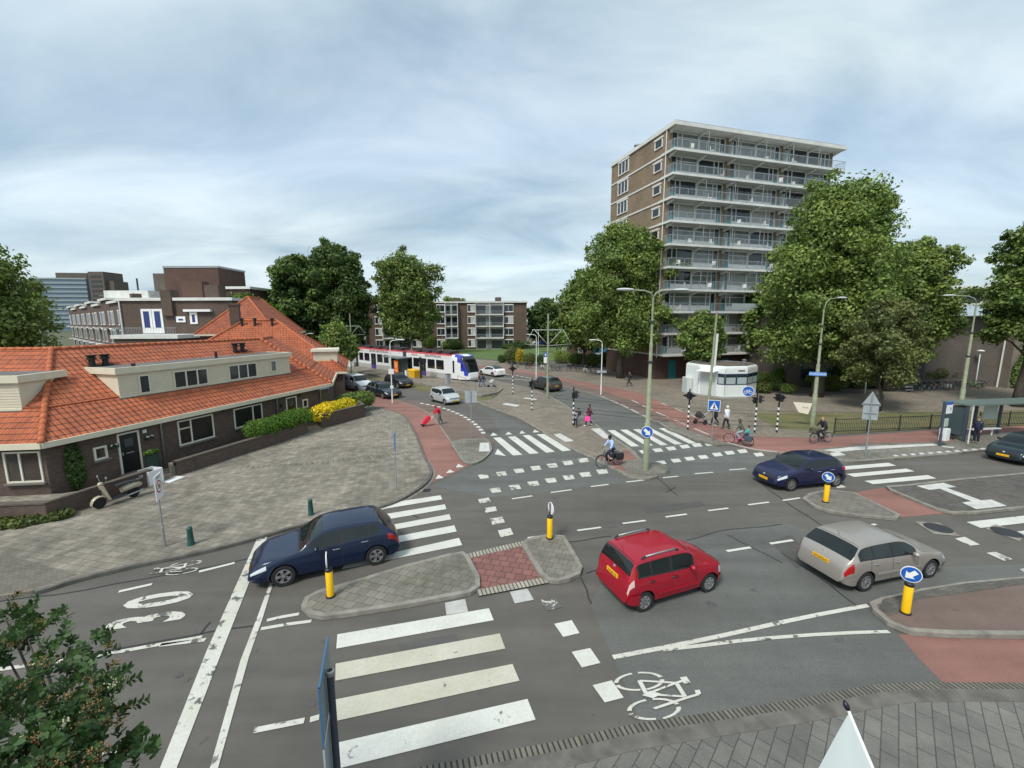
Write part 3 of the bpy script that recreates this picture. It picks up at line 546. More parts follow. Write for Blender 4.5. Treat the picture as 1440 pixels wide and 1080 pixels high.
# ---- tower block -------------------------------------------------------
def tower():
    t = thing('apartment_tower', 'ten storey apartment tower with white balcony bands and ochre brick side wall', 'apartment tower', (19.78, 55.17, 0), R(16.7))
    W, D, Y0 = 28.2, 15.3, 1.55
    mb = MB(); mb.bb((.12, Y0+.9, 0), (W-.6, D-.1, 31.3)); mb.build('core_wall', BRY, t)
    MB().bb((.1, Y0, 3.5), (.42, Y0+1.2, 31.2)).build('corner_wall', BRY, t); MB().bb((W-.9, Y0, 3.5), (W-.58, Y0+1.2, 31.2)).build('corner_wall', BRY, t)
    mb = MB(); mb.bb((.5, Y0+.35, 0), (W-1, Y0+.95, 3.2)); mb.bb((.1, Y0+.4, 0), (.5, D-.12, 3.24)); mb.build('base_wall', BRR, t)
    mb = MB(); mb.bb((-.05, 0, 31.3), (W, D, 31.75)); mb.build('roof_slab', SLAB, t)
    mb = MB(); mb.bb((.1, .15, 31.75), (W-.15, D-.15, 31.86)); mb.build('roofing', TIN, t)
    mb = MB(); mb.lathe([(.35, 31.8), (.35, 32.5), (.5, 32.55), (.5, 32.7)], 12, (1.2, 10, 0)); mb.build('roof_vent', STEEL, t, True, auto=40)
    mb = MB(); mb.bb((9, 7, 31.8), (15, 11, 33.4)); mb.build('lift_house', BRG, t)
    for k in range(10):
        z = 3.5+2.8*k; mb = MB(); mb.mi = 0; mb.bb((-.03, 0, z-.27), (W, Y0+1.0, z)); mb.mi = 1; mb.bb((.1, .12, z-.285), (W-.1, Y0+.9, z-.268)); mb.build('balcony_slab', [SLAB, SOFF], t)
        mb = MB(); mb.bb((.04, Y0+1.0, z-.22), (.13, D-.02, z-.02)); mb.build('string_course', SLAB, t)
    bay = (W-.9)/6
    # railings
    mb = MB(); mb.bb((.03, .04, 1.0), (W-.03, .1, 1.05)); mb.bb((.03, .05, .08), (W-.03, .08, .12))
    n = int(W/.13)
    for i in range(n+1): mb.bb((.04+i*(W-.1)/n, .06, .08), (.05+i*(W-.1)/n, .07, 1.0))
    for x in (.04, W-.06):
        mb.bb((x, .1, 1.0), (x+.04, Y0, 1.05))
        for i in range(11): mb.bb((x, .16+i*.13, 0), (x+.015, .175+i*.13, 1.0))
    for i in range(13): mb.bb((.04+i*(W-.12)/12, .05, 0), (.08+i*(W-.12)/12, .09, 1.02))
    rl = mb.build('railing', RAILM, None); rl.parent = t; rl.location = (0, 0, 3.5)
    for k in range(1, 10): dup(rl, t, (0, 0, 3.5+2.8*k))
    # beams
    mb = MB(); mb.add([(-.09, .25, 0), (.09, .25, 0), (.09, Y0, 0), (-.09, Y0, 0), (-.09, .25, -.12), (.09, .25, -.12), (.09, Y0, -.42), (-.09, Y0, -.42)], [(0, 3, 2, 1), (4, 5, 6, 7), (0, 1, 5, 4), (1, 2, 6, 5), (2, 3, 7, 6), (3, 0, 4, 7)])
    bm_ = mb.build('bracket', SLAB, None)
    mb = MB(); mb.tube([(0, .14, -2.8), (0, .14, -.28)], .035, 6); dp = mb.build('drain_pipe', RAILM, None)
    first = True
    for k in range(1, 11):
        for i in range(7):
            loc = (.35+bay*i+(.0 if i else .1), 0, (3.5+2.8*k-.285) if k < 10 else 31.3)
            if first: bm_.parent = t; bm_.location = loc
            elif 1: dup(bm_, t, loc)
            if k < 10 or 1:
                l2 = (loc[0]+.2, 0, 3.5+2.8*k)
                if first: dp.parent = t; dp.location = l2
                elif 0 < i < 6 and k % 2 == 0: dup(dp, t, l2)
            first = False
    # facade bays : opening block = frame + glass + door, two mirrored kinds, three curtain states
    def bayset(mir, curt):
        s = -1 if mir else 1; b = bay-.1
        X = lambda a: (b/2+s*(a-b/2))+.05
        def bx(mb, a0, a1, z0, z1, y0, y1):
            x0, x1 = sorted((X(a0), X(a1))); mb.bb((x0, y0, z0), (x1, y1, z1))
        fr = MB()
        for a in (0.0, 2.45, 3.15, 3.98): bx(fr, a, a+.07, 0, 2.5, Y0+.05, Y0+.2)
        bx(fr, .07, 3.98, 2.42, 2.52, Y0+.05, Y0+.2); bx(fr, .07, 3.15, .72, .79, Y0+.05, Y0+.2)
        bx(fr, .07, 3.15, 0, .72, Y0+.12, Y0+.18)
        if curt == 1: bx(fr, .07, 3.15, 1.9, 1.96, Y0+.05, Y0+.2)
        f = fr.build('window', WHITE, None)
        g = MB(); bx(g, .07, 3.15, .79, 2.42, Y0+.16, Y0+.19); gg = g.build('pane', [GLASS, mat('glass_curtained', (.16, .18, .175), .12, spec=.8, noise=.2, nscale=1.2), mat('glass_blind', (.27, .28, .25), .2, spec=.6, noise=.12, nscale=3)][curt], f)
        d = MB(); bx(d, 3.22, 3.98, 0.02, 1.0, Y0+.1, Y0+.16); d.mi = 1; bx(d, 3.3, 3.9, 1.0, 2.42, Y0+.12, Y0+.16); dd = d.build('door', [TEAL, GLASS], None)
        q = MB(); bx(q, 4.05, b, 0, 2.52, Y0, Y0+.9); qq = q.build('pier', BRY, None)
        return f, dd, qq
    sets = {}
    sep = MB(); sep.bb((-.03, Y0-1.0, 0), (.03, Y0, 1.9)); sepo = sep.build('divider_screen', mat('frosted_screen', (.35, .42, .42), .4), None); sepo.parent = t; sepo.location = (.35+bay, .2, 3.5)
    hid = []
    for k in range(10):
        for i in range(6):
            key = (i % 2 == 0, rnd.choice((0, 1, 1, 2, 1, 0)))
            loc = (.3+bay*i, 0, 3.5+2.8*k)
            if key not in sets:
                sets[key] = bayset(*key)
                for o in sets[key]: o.parent = t; o.location = loc
            else:
                for o in sets[key]: dup(o, t, loc)
            if i in (2, 4, 5) and (k+i) % 2: dup(sepo, t, (.3+bay*i+.05, .2, 3.5+2.8*k))
    mb = MB(); mb.bb((.3+bay*4, .02, .1), (.3+bay*5-.1, .045, 1.02)); o = mb.build('balcony_panel', mat('dark_panel', (.08, .085, .09), .6), t); o.location = (0, 0, 3.5+2.8*7)
    mb = MB(); mb.bb((.3+bay*2+.9, .02, .1), (.3+bay*4-.6, .045, 1.02)); o = mb.build('balcony_panel', mat('frosted_screen', (.35, .42, .42), .4), t); o.location = (0, 0, 3.5+2.8*2)
    # side windows
    mb = MB()
    def sidewin(y0, y1, z0, z1, cols):
        m = MB(); th = .1
        m.bb((-.08, y0-.12, z1), (.14, y1+.12, z1+.14)); m.bb((-.02, y0, z0), (.14, y0+th, z1)); m.bb((-.02, y1-th, z0), (.14, y1, z1)); m.bb((-.02, y0+th, z0), (.14, y1-th, z0+th)); m.bb((-.02, y0+th, z1-th), (.14, y1-th, z1))
        for j in range(1, cols): yy = y0+(y1-y0)*j/cols; m.bb((-.0, yy-.06, z0+th), (.14, yy+.06, z1-th))
        f = m.build('side_window', WHITE, None); g = MB(); g.bb((.06, y0+th, z0+th), (.11, y1-th, z1-th)); g.build('pane', GLASS, f); return f
    a = sidewin(2.45, 4.05, .95, 2.05, 1); b = sidewin(10.3, 13.0, .55, 2.3, 3)
    for o in (a, b):
        o.parent = t; o.location = (0, 0, 3.5)
        for k in range(1, 10): dup(o, t, (0, 0, 3.5+2.8*k))
    mb = MB(); mb.tube([(.02, Y0+.1, 3), (.02, Y0+.1, 31.2)], .05, 6); mb.build('downpipe', WHITE, t)
    for x in (2.2, 6.9, 11, 16.5, 20.8, 25.2):
        mb = MB(); mb.bb((x, Y0+.3, 0), (x+1.1, Y0+.36, 2.5)); mb.build('door', TEAL, t)
    # balcony furniture : separate things standing on the balconies
    ch = MB(); ch.bb((-.24, -.24, .38), (.24, .24, .43)); ch.bb((-.24, .2, .43), (.24, .25, .9))
    for a_ in (-.22, .2):
        for b_ in (-.22, .2): ch.bb((a_, b_, 0), (a_+.03, b_+.03, .4))
    M0 = Matrix.Translation(t.location) @ Matrix.Rotation(R(16.7), 4, 'Z')
    cw = ch.build('balcony_chair', WHITE); tag(cw, 'small chair standing on a balcony of the apartment tower', 'chair', 'chairs on the tower balconies')
    n = 0
    for k in range(10):
        for i in range(5):
            if rnd.random() < .6:
                x = .6+bay*i+rnd.uniform(.4, 3.4); p = M0 @ Vector((x, rnd.uniform(.5, 1.1), 3.5+2.8*k+.002))
                o = cw if n == 0 else dup(cw); o.location = p; o.rotation_euler = (0, 0, rnd.uniform(0, 6)); n += 1
    return t
tower()
# ---- flats with balconies ------------------------------------------------
def flats(name, label, loc, rz, W, D, floors, fh, brick, cols, z0=0, group=None):
    t = thing(name, label, 'apartment block', loc, rz, group)
    H = floors*fh
    MB().bb((0, .25, z0), (W, D, H)).build('wall', brick, t)
    rb = MB(); rb.bb((-.3, -.25, H), (W+.3, D+.2, H+.35)); rf = rb.build('roof', SLAB, t)
    MB().bb((0, .1, H+.35), (W, D, H+.42)).build('roofing', TIN, rf)
    x = 2
    while x < W-4: 
        MB().bb((x, 3, H+.42), (x+rnd.uniform(1.6, 2.6), 5.5, H+1.4+rnd.random()*.5)).build('chimney', BRG, rf); x += rnd.uniform(7, 12)
    protos = {}
    for (kind, x0, x1) in cols:
        for k in range(floors):
            z = k*fh; w_ = round(x1-x0, 2)
            if kind == 'w':
                key = ('w', w_, rnd.choice((0, 1)))
                if key not in protos:
                    m = MB(); m.bb((0, .1, .75), (w_, .24, 2.6)); m.bb((-.05, .0, 2.62), (w_+.05, .24, 2.85)); m.bb((-.05, .02, .6), (w_+.05, .24, .74))
                    f = m.build('window', WHITE, None); g = MB(); g.bb((.1, .07, .85), (w_*.42, .098, 2.5)); g.mi = key[2]; g.bb((w_*.42+.08, .07, .85), (w_-.1, .098, 2.5)); g.build('pane', [GLASS, CURT], f); protos[key] = f; f.parent = t; f.location = (x0, 0, z); continue
                dup(protos[key], t, (x0, 0, z))
            else:
                key = ('b', w_, 0 if k == 0 else 1)
                if key not in protos:
                    m = MB(); m.mi = 0; m.bb((.0, .12, .0), (w_, .24, fh)); 
                    m.mi = 1; m.bb((.15, .08, .2), (w_*.36, .118, 2.5)); m.bb((w_*.55, .08, .2), (w_-.2, .118, 2.5)); m.mi = 2; m.bb((w_*.38, .07, .1), (w_*.53, .118, 2.4))
                    f = m.build('balcony_front', [mat('pale_render', (.42, .41, .38), .8), GLASS, mat('glass_curtained', (.16, .18, .175))], None)
                    s = MB(); s.bb((-.1, -1.1, -.2), (w_+.1, .1, -.02)); s.build('balcony_slab', SLAB, f)
                    if k: 
                        s = MB(); s.bb((-.05, -1.05, .95), (w_+.05, -1.0, 1.0))
                        nb = int(w_/.14)
                        for i in range(nb+1): s.bb((i*w_/nb, -1.04, 0), (i*w_/nb+.02, -1.02, .95))
                        s.build('railing', RAILM, f)
                        s = MB(); s.bb((-.08, -1.06, 0), (.02, .1, fh-.2)); s.bb((w_-.02, -1.06, 0), (w_+.08, .1, fh-.2)); s.bb((w_/2-.04, -1.06, 0), (w_/2+.04, -.98, fh-.2)); s.build('post', WHITE, f)
                    protos[key] = f; f.parent = t; f.location = (x0, 0, z); continue
                dup(protos[key], t, (x0, 0, z))
    return t
def colpat(W, right=True):
    c = []; x = W-3.6
    pat = [('w', 2.8), ('b', 8.0), ('w', 2.4), (None, 2.4), ('b', 3.7), ('w', 2.6), (None, 4.2)]
    i = 0
    while x > 10:
        k, w_ = pat[i % len(pat)]
        if k: c.append((k, x-w_+.15, x-.15))
        x -= w_; i += 1
    return c
flats('flat_block', 'long four storey brick apartment block behind the lawn, its right gable end in view', (-56, 121, 0), 0, 60.2, 10, 4, 3.25, brickwall('warm_brown_brick', (.135, .088, .062), (.10, .066, .05), (.08, .065, .055)), colpat(60.2))
flats('flat_block', 'pale apartment block seen through the trees right of the long block', (9, 168, 0), R(-4), 44, 10, 5, 3.0, BRY, colpat(44))
flats('flat_block', 'distant apartment block just above the orange roofs at the tree gap', (-135, 200, 0), R(10), 36, 10, 5, 3.0, BRY, colpat(36))
# ---- terraced house on the left -----------------------------------------
A2 = Vector((-19.69, 17.22)); B2 = Vector((-14.78, 34.54)); C2 = Vector((-17.3, 41.6)); L2 = A2+Vector((-1, -.12)).normalized()*14
POL = [L2, A2, B2, C2, C2+Vector((-.6, .8))*3]
def off_line(P, d):
    out = []
    for i, p in enumerate(P):
        n = []
        if i > 0: t = (p-P[i-1]).normalized(); n.append(Vector((-t.y, t.x)))
        if i < len(P)-1: t = (P[i+1]-p).normalized(); n.append(Vector((-t.y, t.x)))
        m = sum(n, Vector((0, 0))).normalized(); out.append(p+m*(d/max(.3, m.dot(n[0]))))
    return out
def tilemat(name, dv, c1=(.50, .135, .05), c2=(.36, .092, .038), rise=.19, wd=.26):
    m, nt, b, pos = base_mat(name, .75)
    d = nt.nodes.new('ShaderNodeVectorMath'); d.operation = 'DOT_PRODUCT'; nt.links.new(pos, d.inputs[0]); d.inputs[1].default_value = (dv[0], dv[1], 0)
    s = nt.nodes.new('ShaderNodeSeparateXYZ'); nt.links.new(pos, s.inputs[0]); cb = nt.nodes.new('ShaderNodeCombineXYZ'); nt.links.new(d.outputs['Value'], cb.inputs[0]); nt.links.new(s.outputs[2], cb.inputs[1])
    br = nt.nodes.new('ShaderNodeTexBrick'); br.offset = 0; br.inputs['Scale'].default_value = 1; br.inputs['Brick Width'].default_value = wd; br.inputs['Row Height'].default_value = rise; br.inputs['Mortar Size'].default_value = .02; br.inputs['Mortar Smooth'].default_value = .6
    br.inputs['Color1'].default_value = tuple(c1)+(1,); br.inputs['Color2'].default_value = tuple(c2)+(1,); br.inputs['Mortar'].default_value = (.085, .028, .02, 1); nt.links.new(cb.outputs[0], br.inputs['Vector'])
    k = ramp_noise(nt, pos, .6, 6, [(.3, (.82, .8, .78)), (.7, (1.15, 1.15, 1.1))], .65); k2 = ramp_noise(nt, pos, 9, 4, [(.3, g3(.85)), (.7, g3(1.12))])
    mo = ramp_noise(nt, pos, 1.3, 8, [(.54, g3(0)), (.72, g3(.55))], .72)
    nt.links.new(mixc(nt, mixc(nt, mixc(nt, br.outputs[0], k), k2), (.12, .09, .06), mo, 'MIX'), b.inputs['Base Color'])
    # pantile waves and stepped courses
    sx = nt.nodes.new('ShaderNodeSeparateXYZ'); nt.links.new(cb.outputs[0], sx.inputs[0])
    a = nt.nodes.new('ShaderNodeMath'); a.operation = 'MULTIPLY'; a.inputs[1].default_value = 2*math.pi/wd; nt.links.new(sx.outputs[0], a.inputs[0]); si = nt.nodes.new('ShaderNodeMath'); si.operation = 'SINE'; nt.links.new(a.outputs[0], si.inputs[0])
    f = nt.nodes.new('ShaderNodeMath'); f.operation = 'FRACT'; dvv = nt.nodes.new('ShaderNodeMath'); dvv.operation = 'DIVIDE'; dvv.inputs[1].default_value = rise; nt.links.new(sx.outputs[1], dvv.inputs[0]); nt.links.new(dvv.outputs[0], f.inputs[0])
    q = nt.nodes.new('ShaderNodeMath'); q.operation = 'MULTIPLY_ADD'; q.inputs[1].default_value = -1.4; nt.links.new(f.outputs[0], q.inputs[0]); nt.links.new(si.outputs[0], q.inputs[2])
    bumped(nt, b, q.outputs[0], .9, .035); return m
TDIR = [(A2-L2).normalized(), (B2-A2).normalized(), (C2-B2).normalized()]
TM = [tilemat('orange_tiles_'+n, d) for n, d in zip(('a', 'b', 'c'), TDIR)]
RIDGEM = mat('ridge_tile', (.42, .12, .05), .75, noise=.25, nscale=6)
SILL = mat('stone_sill', (.16, .15, .13), .8)
FRAME = mat('cream_frame', (.68, .66, .55), .5)
def house():
    t = thing('terraced_house', 'low brick terrace with orange tiled roof and cream dormers on the corner', 'house', (-18, 25, 0))
    P = POL[:4]+[POL[4]]
    E0 = P; BK = off_line(P, 1.72); RG = off_line(P, 5.2); BB = off_line(P, 10.4); WI = off_line(P, .35); WO = off_line(P, 10.0)
    z0, z1, z2 = 2.9, 4.11, 6.57
    # walls
    for i in range(3):
        m = MB(); a, b, c, d = WI[i], WI[i+1], WO[i+1], WO[i]
        m.add([(a.x, a.y, 0), (b.x, b.y, 0), (c.x, c.y, 0), (d.x, d.y, 0), (a.x, a.y, 2.95), (b.x, b.y, 2.95), (c.x, c.y, 2.95), (d.x, d.y, 2.95)], [(0, 1, 5, 4), (1, 2, 6, 5), (2, 3, 7, 6), (3, 0, 4, 7)]); wp(m.build('wall', BRD), t)
    for i in range(3):
        m = MB()
        for (p, q, za, zb) in ((E0, BK, z0, z1), (BK, RG, z1, z2), (RG, BB, z2, z0)):
            nseg = 1
            m.add([(p[i].x, p[i].y, za), (p[i+1].x, p[i+1].y, za), (q[i+1].x, q[i+1].y, zb), (q[i].x, q[i].y, zb)], [(0, 1, 2, 3)])
        if i == 2: m.add([(E0[3].x, E0[3].y, z0), (BB[3].x, BB[3].y, z0), (RG[3].x, RG[3].y, z2)], [(0, 1, 2)])
        wp(m.build('roof', TM[i]), t)
    # crease flashing, ridge and hip tiles, fascia + gutter
    m = MB(); 
    def tiles(a, b, r=.12, step=.38):
        a, b = Vector(a), Vector(b); n = max(1, int((b-a).length/step))
        for k in range(n):
            p, q = a.lerp(b, k/n), a.lerp(b, (k+1.08)/n); m.tube([p, q], [r, r*.86], 8)
    for i in range(3): tiles((RG[i].x, RG[i].y, z2), (RG[i+1].x, RG[i+1].y, z2), .11)
    for i in (1, 2): tiles((E0[i].x, E0[i].y, z0+.02), (RG[i].x, RG[i].y, z2+.02), .13)
    wp(m.build('ridge_tiles', RIDGEM, smooth=True), t)
    m = MB()
    for i in range(3):
        a, b = BK[i], BK[i+1]; tdir = (b-a).normalized(); m.tube([(a.x, a.y, z1+.03), (b.x, b.y, z1+.03)], .045, 6)
    wp(m.build('roof_crease', RIDGEM, smooth=True), t)
    m = MB()
    for i in range(3):
        a, b = E0[i], E0[i+1]; tt = (b-a).normalized(); n = Vector((-tt.y, tt.x)); m2 = (a+b)/2+n*.04; m.box((m2.x, m2.y, 2.80), ((b-a).length, .22, .24), math.atan2(tt.y, tt.x)); m2 = (a+b)/2+n*.25; m.box((m2.x, m2.y, 2.76), ((b-a).length-.3, .3, .06), math.atan2(tt.y, tt.x))
    wp(m.build('gutter', CREAM), t)
    # frames in wing coordinates
    def wing(i):
        a, b = E0[i], E0[i+1]; u = (b-a).normalized(); n = Vector((-u.y, u.x)); return Matrix(((u.x, n.x, 0, a.x), (u.y, n.y, 0, a.y), (0, 0, 1, 0), (0, 0, 0, 1)))
    Wm = wing(1); W0 = wing(0); L0 = (E0[1]-E0[0]).length
    def window(M_, u0, u1, za, zb, y, splits, name='window', fm=FRAME, gm=GLASS, sill=True, fr=.07, trans=None):
        m = MB(); m.bb((u0, y-.03, za), (u0+fr, y+.1, zb), M_); m.bb((u1-fr, y-.03, za), (u1, y+.1, zb), M_); m.bb((u0+fr, y-.03, za), (u1-fr, y+.1, za+fr), M_); m.bb((u0+fr, y-.03, zb-fr), (u1-fr, y+.1, zb), M_)
        for s in splits: m.bb((u0+s-.035, y-.028, za+fr), (u0+s+.035, y+.1, zb-fr), M_)
        if trans: m.bb((u0+fr, y-.026, trans[1]), (u0+trans[0]-.035, y+.1, trans[1]+.06), M_)
        f = wp(m.build(name, fm), t)
        g = MB(); g.bb((u0+fr, y+.02, za+fr), (u1-fr, y+.03, zb-fr), M_); go = g.build('pane', gm); go.parent = f; go.matrix_parent_inverse = (Matrix.Translation(t.location)).inverted() @ Matrix.Translation(t.location)
        if sill: s = MB(); s.bb((u0-.08, y-.12, za-.08), (u1+.08, y+.05, za-.01), M_); so = s.build('sill', SILL); so.parent = f
        return f
    y = .33
    window(Wm, 5.75, 7.82, 1.1, 2.5, y, [.72], trans=(.72, 2.0)); window(Wm, 9.2, 11.33, 1.22, 2.48, y, [1.4], trans=None)
    window(Wm, 15.0, 15.55, 1.4, 2.05, y, [], fr=.09); window(Wm, 1.88, 2.42, 1.5, 2.13, y, [], fr=.09)
    window(W0, L0-1.8, L0+.05-.45, 1.13, 2.5, y, [.6], gm=mat('glass_blind', (.27, .28, .25), .2), trans=None); window(W0, L0-5.5, L0-3.6, 1.1, 2.5, y, [.7])
    for (u0, u1, tp) in ((2.87, 3.83, 2.52), (13.42, 14.42, 2.46)):
        m = MB(); fr = .08; m.bb((u0, y-.03, .5), (u0+fr, y+.1, tp), Wm); m.bb((u1-fr, y-.03, .5), (u1, y+.1, tp), Wm); m.bb((u0+fr, y-.03, tp-fr), (u1-fr, y+.1, tp), Wm); f = wp(m.build('door_frame', FRAME), t)
        m = MB(); m.bb((u0+fr, y+.0, .5), (u1-fr, y+.05, tp-fr), Wm); m.mi = 1; m.bb((u0+.3, y-.008, 1.45), (u1-.3, y+.0, 1.5), Wm); m.bb((u0+.12, y-.05, 1.42), (u0+.17, y, 1.56), Wm); m.mi = 2; m.bb((u0+.3, y-.006, 1.8), (u1-.3, y, 2.2), Wm)
        m.build('door', [mat('black_door', (.012, .014, .014), .35), STEEL, mat('door_notice', (.06, .07, .07), .5)], f)
        m = MB(); m.bb((u0-.15, y-.45, .3), (u1+.3, y, .5), Wm); wp(m.build('door_step', mat('step_stone', (.15, .13, .11), .9, noise=.2)), t)
    m = MB(); m.bb((4.02, y-.01, 2.28), (4.2, y+.01, 2.45), Wm); wp(m.build('house_number_plate', WHITE), t)
    for u in (2.62, 4.2):
        m = MB(); m.box((u, y-.16, 1.98), (.34, .16, .1), 0, Wm); m.mi = 1
        for q in range(9): m.ball((u+rnd.uniform(-.15, .15), y-.16+rnd.uniform(-.07, .07), 2.05+rnd.uniform(0, .06)), .035, 5, Wm)
        m.mi = 2
        for q in range(12): m.ball((u+rnd.uniform(-.17, .17), y-.16+rnd.uniform(-.08, .08), 2.04+rnd.uniform(-.06, .04)), .04, 5, Wm)
        wp(m.build('flower_bracket', [BLACK, WHITE, mat('plant_green', (.04, .08, .02), .8)]), t)
    for u in (4.86, 12.55, 16.9):
        m = MB(); m.tube([Wm @ Vector(p) for p in ((u, .15, 2.7), (u, .26, 2.5), (u, .28, .35))], .045, 8); wp(m.build('downpipe', STEEL, smooth=True), t)
    # corner pilaster lines + lamps
    m = MB(); m.box((12.95, y-.06, 2.0), (.14, .14, .22), 0, Wm); m.box((8.5, y-.06, 2.55), (.12, .12, .14), 0, Wm); m.box((14.75, y-.06, 2.45), (.1, .12, .16), 0, Wm); wp(m.build('wall_lamp', DARK), t)
    # long dormer
    def dormer(M_, u0, u1, n0, zb, zt, wins, left=True):
        dz = MB(); nb = (zt-z0)/.706
        nback = lambda z: 1.72+(z-z1)/((z2-z1)/3.48)
        dz.add([M_ @ Vector(p) for p in ((u0, n0, zb), (u1, n0, zb), (u1, n0, zt-.3), (u0, n0, zt-.3), (u0, nback(zt-.3)+.1, zt-.3), (u1, nback(zt-.3)+.1, zt-.3))], [(0, 1, 2, 3), (0, 3, 4), (1, 5, 2)])
        d = wp(dz.build('dormer', paving('clapboard', (.60, .56, .43), (.58, .54, .42), (.30, .28, .2), 60, 9, 0) if 0 else CREAM), t)
        m = MB()
        for k in range(9): zz = zb+.12+k*(zt-.42-zb)/9; m.bb((u0+.02, n0-.012, zz), (u1-.02, n0, zz+.012), M_)
        o = m.build('clapboard_joint', mat('joint_dull_cream', (.44, .42, .33), .8)); o.parent = d  # board joints in a duller cream than the cladding
        m = MB(); m.bb((u0-.15, n0-.14, zt-.32), (u1+.15, n0+.05, zt), M_); m.bb((u0-.15, n0+.05, zt-.32), (u0+.02, nback(zt)+.1, zt), M_); m.bb((u1-.02, n0+.05, zt-.32), (u1+.15, nback(zt)+.1, zt), M_); m.bb((u0-.02, n0-.05, zb-.04), (u1+.02, n0+.02, zb+.07), M_); o = m.build('fascia', CREAM); o.parent = d
        m = MB(); m.bb((u0-.0, n0+.05, zt-.12), (u1+.0, nback(zt), zt-.02), M_); o = m.build('dormer_roof', TIN); o.parent = d
        m = MB(); m.bb((u0-.05, n0-.09, zb-.1), (u1+.05, n0-.03, zb-.03), M_); o = m.build('lead_flashing', mat('lead', (.12, .13, .14), .6)); o.parent = d
        for (a, b, za, zc, sp) in wins:
            window(M_, a, b, za, zc, n0-.06, sp, sill=False, fr=.05, gm=rnd.choice([mat('glass_curtained', (.16, .18, .175)), GLASS]))
        return d
    dormer(Wm, 4.05, 15.45, 1.66, 4.06, 5.6, [(4.97, 5.5, 4.12, 5.1, []), (6.77, 8.8, 4.12, 5.1, [.7, 1.38]), (10.25, 12.4, 4.12, 5.1, [.72, 1.42]), (13.6, 14.12, 4.3, 5.1, [])])
    dormer(W0, L0-9.0, L0-2.0, 1.66, 4.06, 5.6, [(L0-7, L0-5, 4.12, 5.1, [.7, 1.38])])
    # vents
    for (u, n_, s) in ((4.35, 3.9, 1), (4.95, 3.9, 1), (13.1, 4.15, 1), (13.7, 4.15, 1)):
        z = 2.9+.706*n_; m = MB(); m.lathe([(.16, -.3), (.13, .3), (.22, .32), (.22, .4), (.14, .43), (.22, .5), (.22, .56)], 10, tuple(Wm @ Vector((u, n_, z)))); m.box((u, n_, z-.02), (.5, .5, .06), 0, Wm); wp(m.build('roof_vent', BLACK, smooth=True, auto=40), t)
    m = MB(); m.tube([Wm @ Vector((10.3, 2.6, 5.3)), Wm @ Vector((10.3, 2.6, 6.0))], .08, 8); m.tube([Wm @ Vector((5.0, 1.9, 5.5)), Wm @ Vector((5.0, 1.9, 5.75))], .09, 8); wp(m.build('flue', BLACK), t)
    m = MB(); m.box((17.0, -.05, 2.62), (1.5, .03, .2), 0, Wm); m.mi = 1; vs_, fs_ = text_mesh('Loosduinseweg', .17); m.add([(Wm @ Vector((17.0+x, -.068, 2.62+y_))) for x, y_, _ in vs_], fs_); o = wp(m.build('street_name_plate', [mat('plate_dark_blue', (.03, .06, .14), .5), WHITE]), t)
    iv = leafcloud('ivy', [((1.12, .26, 1.5), (.34, .1, 1.15))], 700, .1, LEAFD, M_=Wm); wp(iv, t)
    return t
# ---- foliage engine ------------------------------------------------------
LEAFD = leafmat('leaf_dark', (.062, .115, .036)); LEAFM = leafmat('leaf_mid', (.135, .205, .06)); LEAFL = leafmat('leaf_light', (.19, .27, .075)); LEAFB = leafmat('leaf_brownish', (.13, .16, .065)); LEAFY = leafmat('leaf_yellow', (.62, .52, .02), .25); LEAFG = leafmat('leaf_olive', (.09, .12, .035))
BARK = mat('bark', (.07, .06, .048), .95, noise=.3, nscale=6, bump=.6, bscale=18)
def leafcloud(name, blobs, n, size, m, M_=None, seed=1, hollow=.55, parent=None, squash=1, jitter=.25, up=.35):
    "n small two-triangle leaves spread over the outer shells of ellipsoid blobs (centre, radii)"
    rs = np.random.RandomState(seed); C_ = np.array([b[0] for b in blobs], float); Rr = np.array([b[1] if isinstance(b[1], (tuple, list)) else (b[1],)*3 for b in blobs], float)
    wgt = (Rr[:, 0]*Rr[:, 1]+Rr[:, 0]*Rr[:, 2]+Rr[:, 1]*Rr[:, 2]); wgt /= wgt.sum()
    idx = rs.choice(len(blobs), n, p=wgt); d = rs.normal(size=(n, 3)); d /= np.linalg.norm(d, axis=1)[:, None]
    rad = hollow+(1-hollow)*rs.rand(n)**.7; rad *= 1+jitter*(rs.rand(n)-.5)
    c = C_[idx]+d*Rr[idx]*rad[:, None]
    s = size*(.6+.8*rs.rand(n)); nr = d+rs.normal(size=(n, 3))*.75+np.array([0, 0, up]); nr /= np.linalg.norm(nr, axis=1)[:, None]
    a = np.cross(nr, rs.normal(size=(n, 3))); a /= np.linalg.norm(a, axis=1)[:, None]; b = np.cross(nr, a)
    a *= s[:, None]; b *= (s*.62)[:, None]; k = nr*(s*.18)[:, None]
    V = np.stack([c-a, c-b+k, c+a, c+b+k], 1).reshape(-1, 3)
    if M_ is not None: Mx = np.array(M_); V = V@Mx[:3, :3].T+Mx[:3, 3]
    me = bpy.data.meshes.new(name); me.vertices.add(4*n); me.vertices.foreach_set('co', V.astype(np.float32).ravel()); me.loops.add(4*n); me.loops.foreach_set('vertex_index', np.arange(4*n, dtype=np.int32)); me.polygons.add(n); me.polygons.foreach_set('loop_start', np.arange(0, 4*n, 4, dtype=np.int32)); me.polygons.foreach_set('loop_total', np.full(n, 4, dtype=np.int32))
    me.update(calc_edges=True); me.materials.append(m); o = bpy.data.objects.new(name, me); COL.objects.link(o)
    if parent: o.parent = parent
    return o
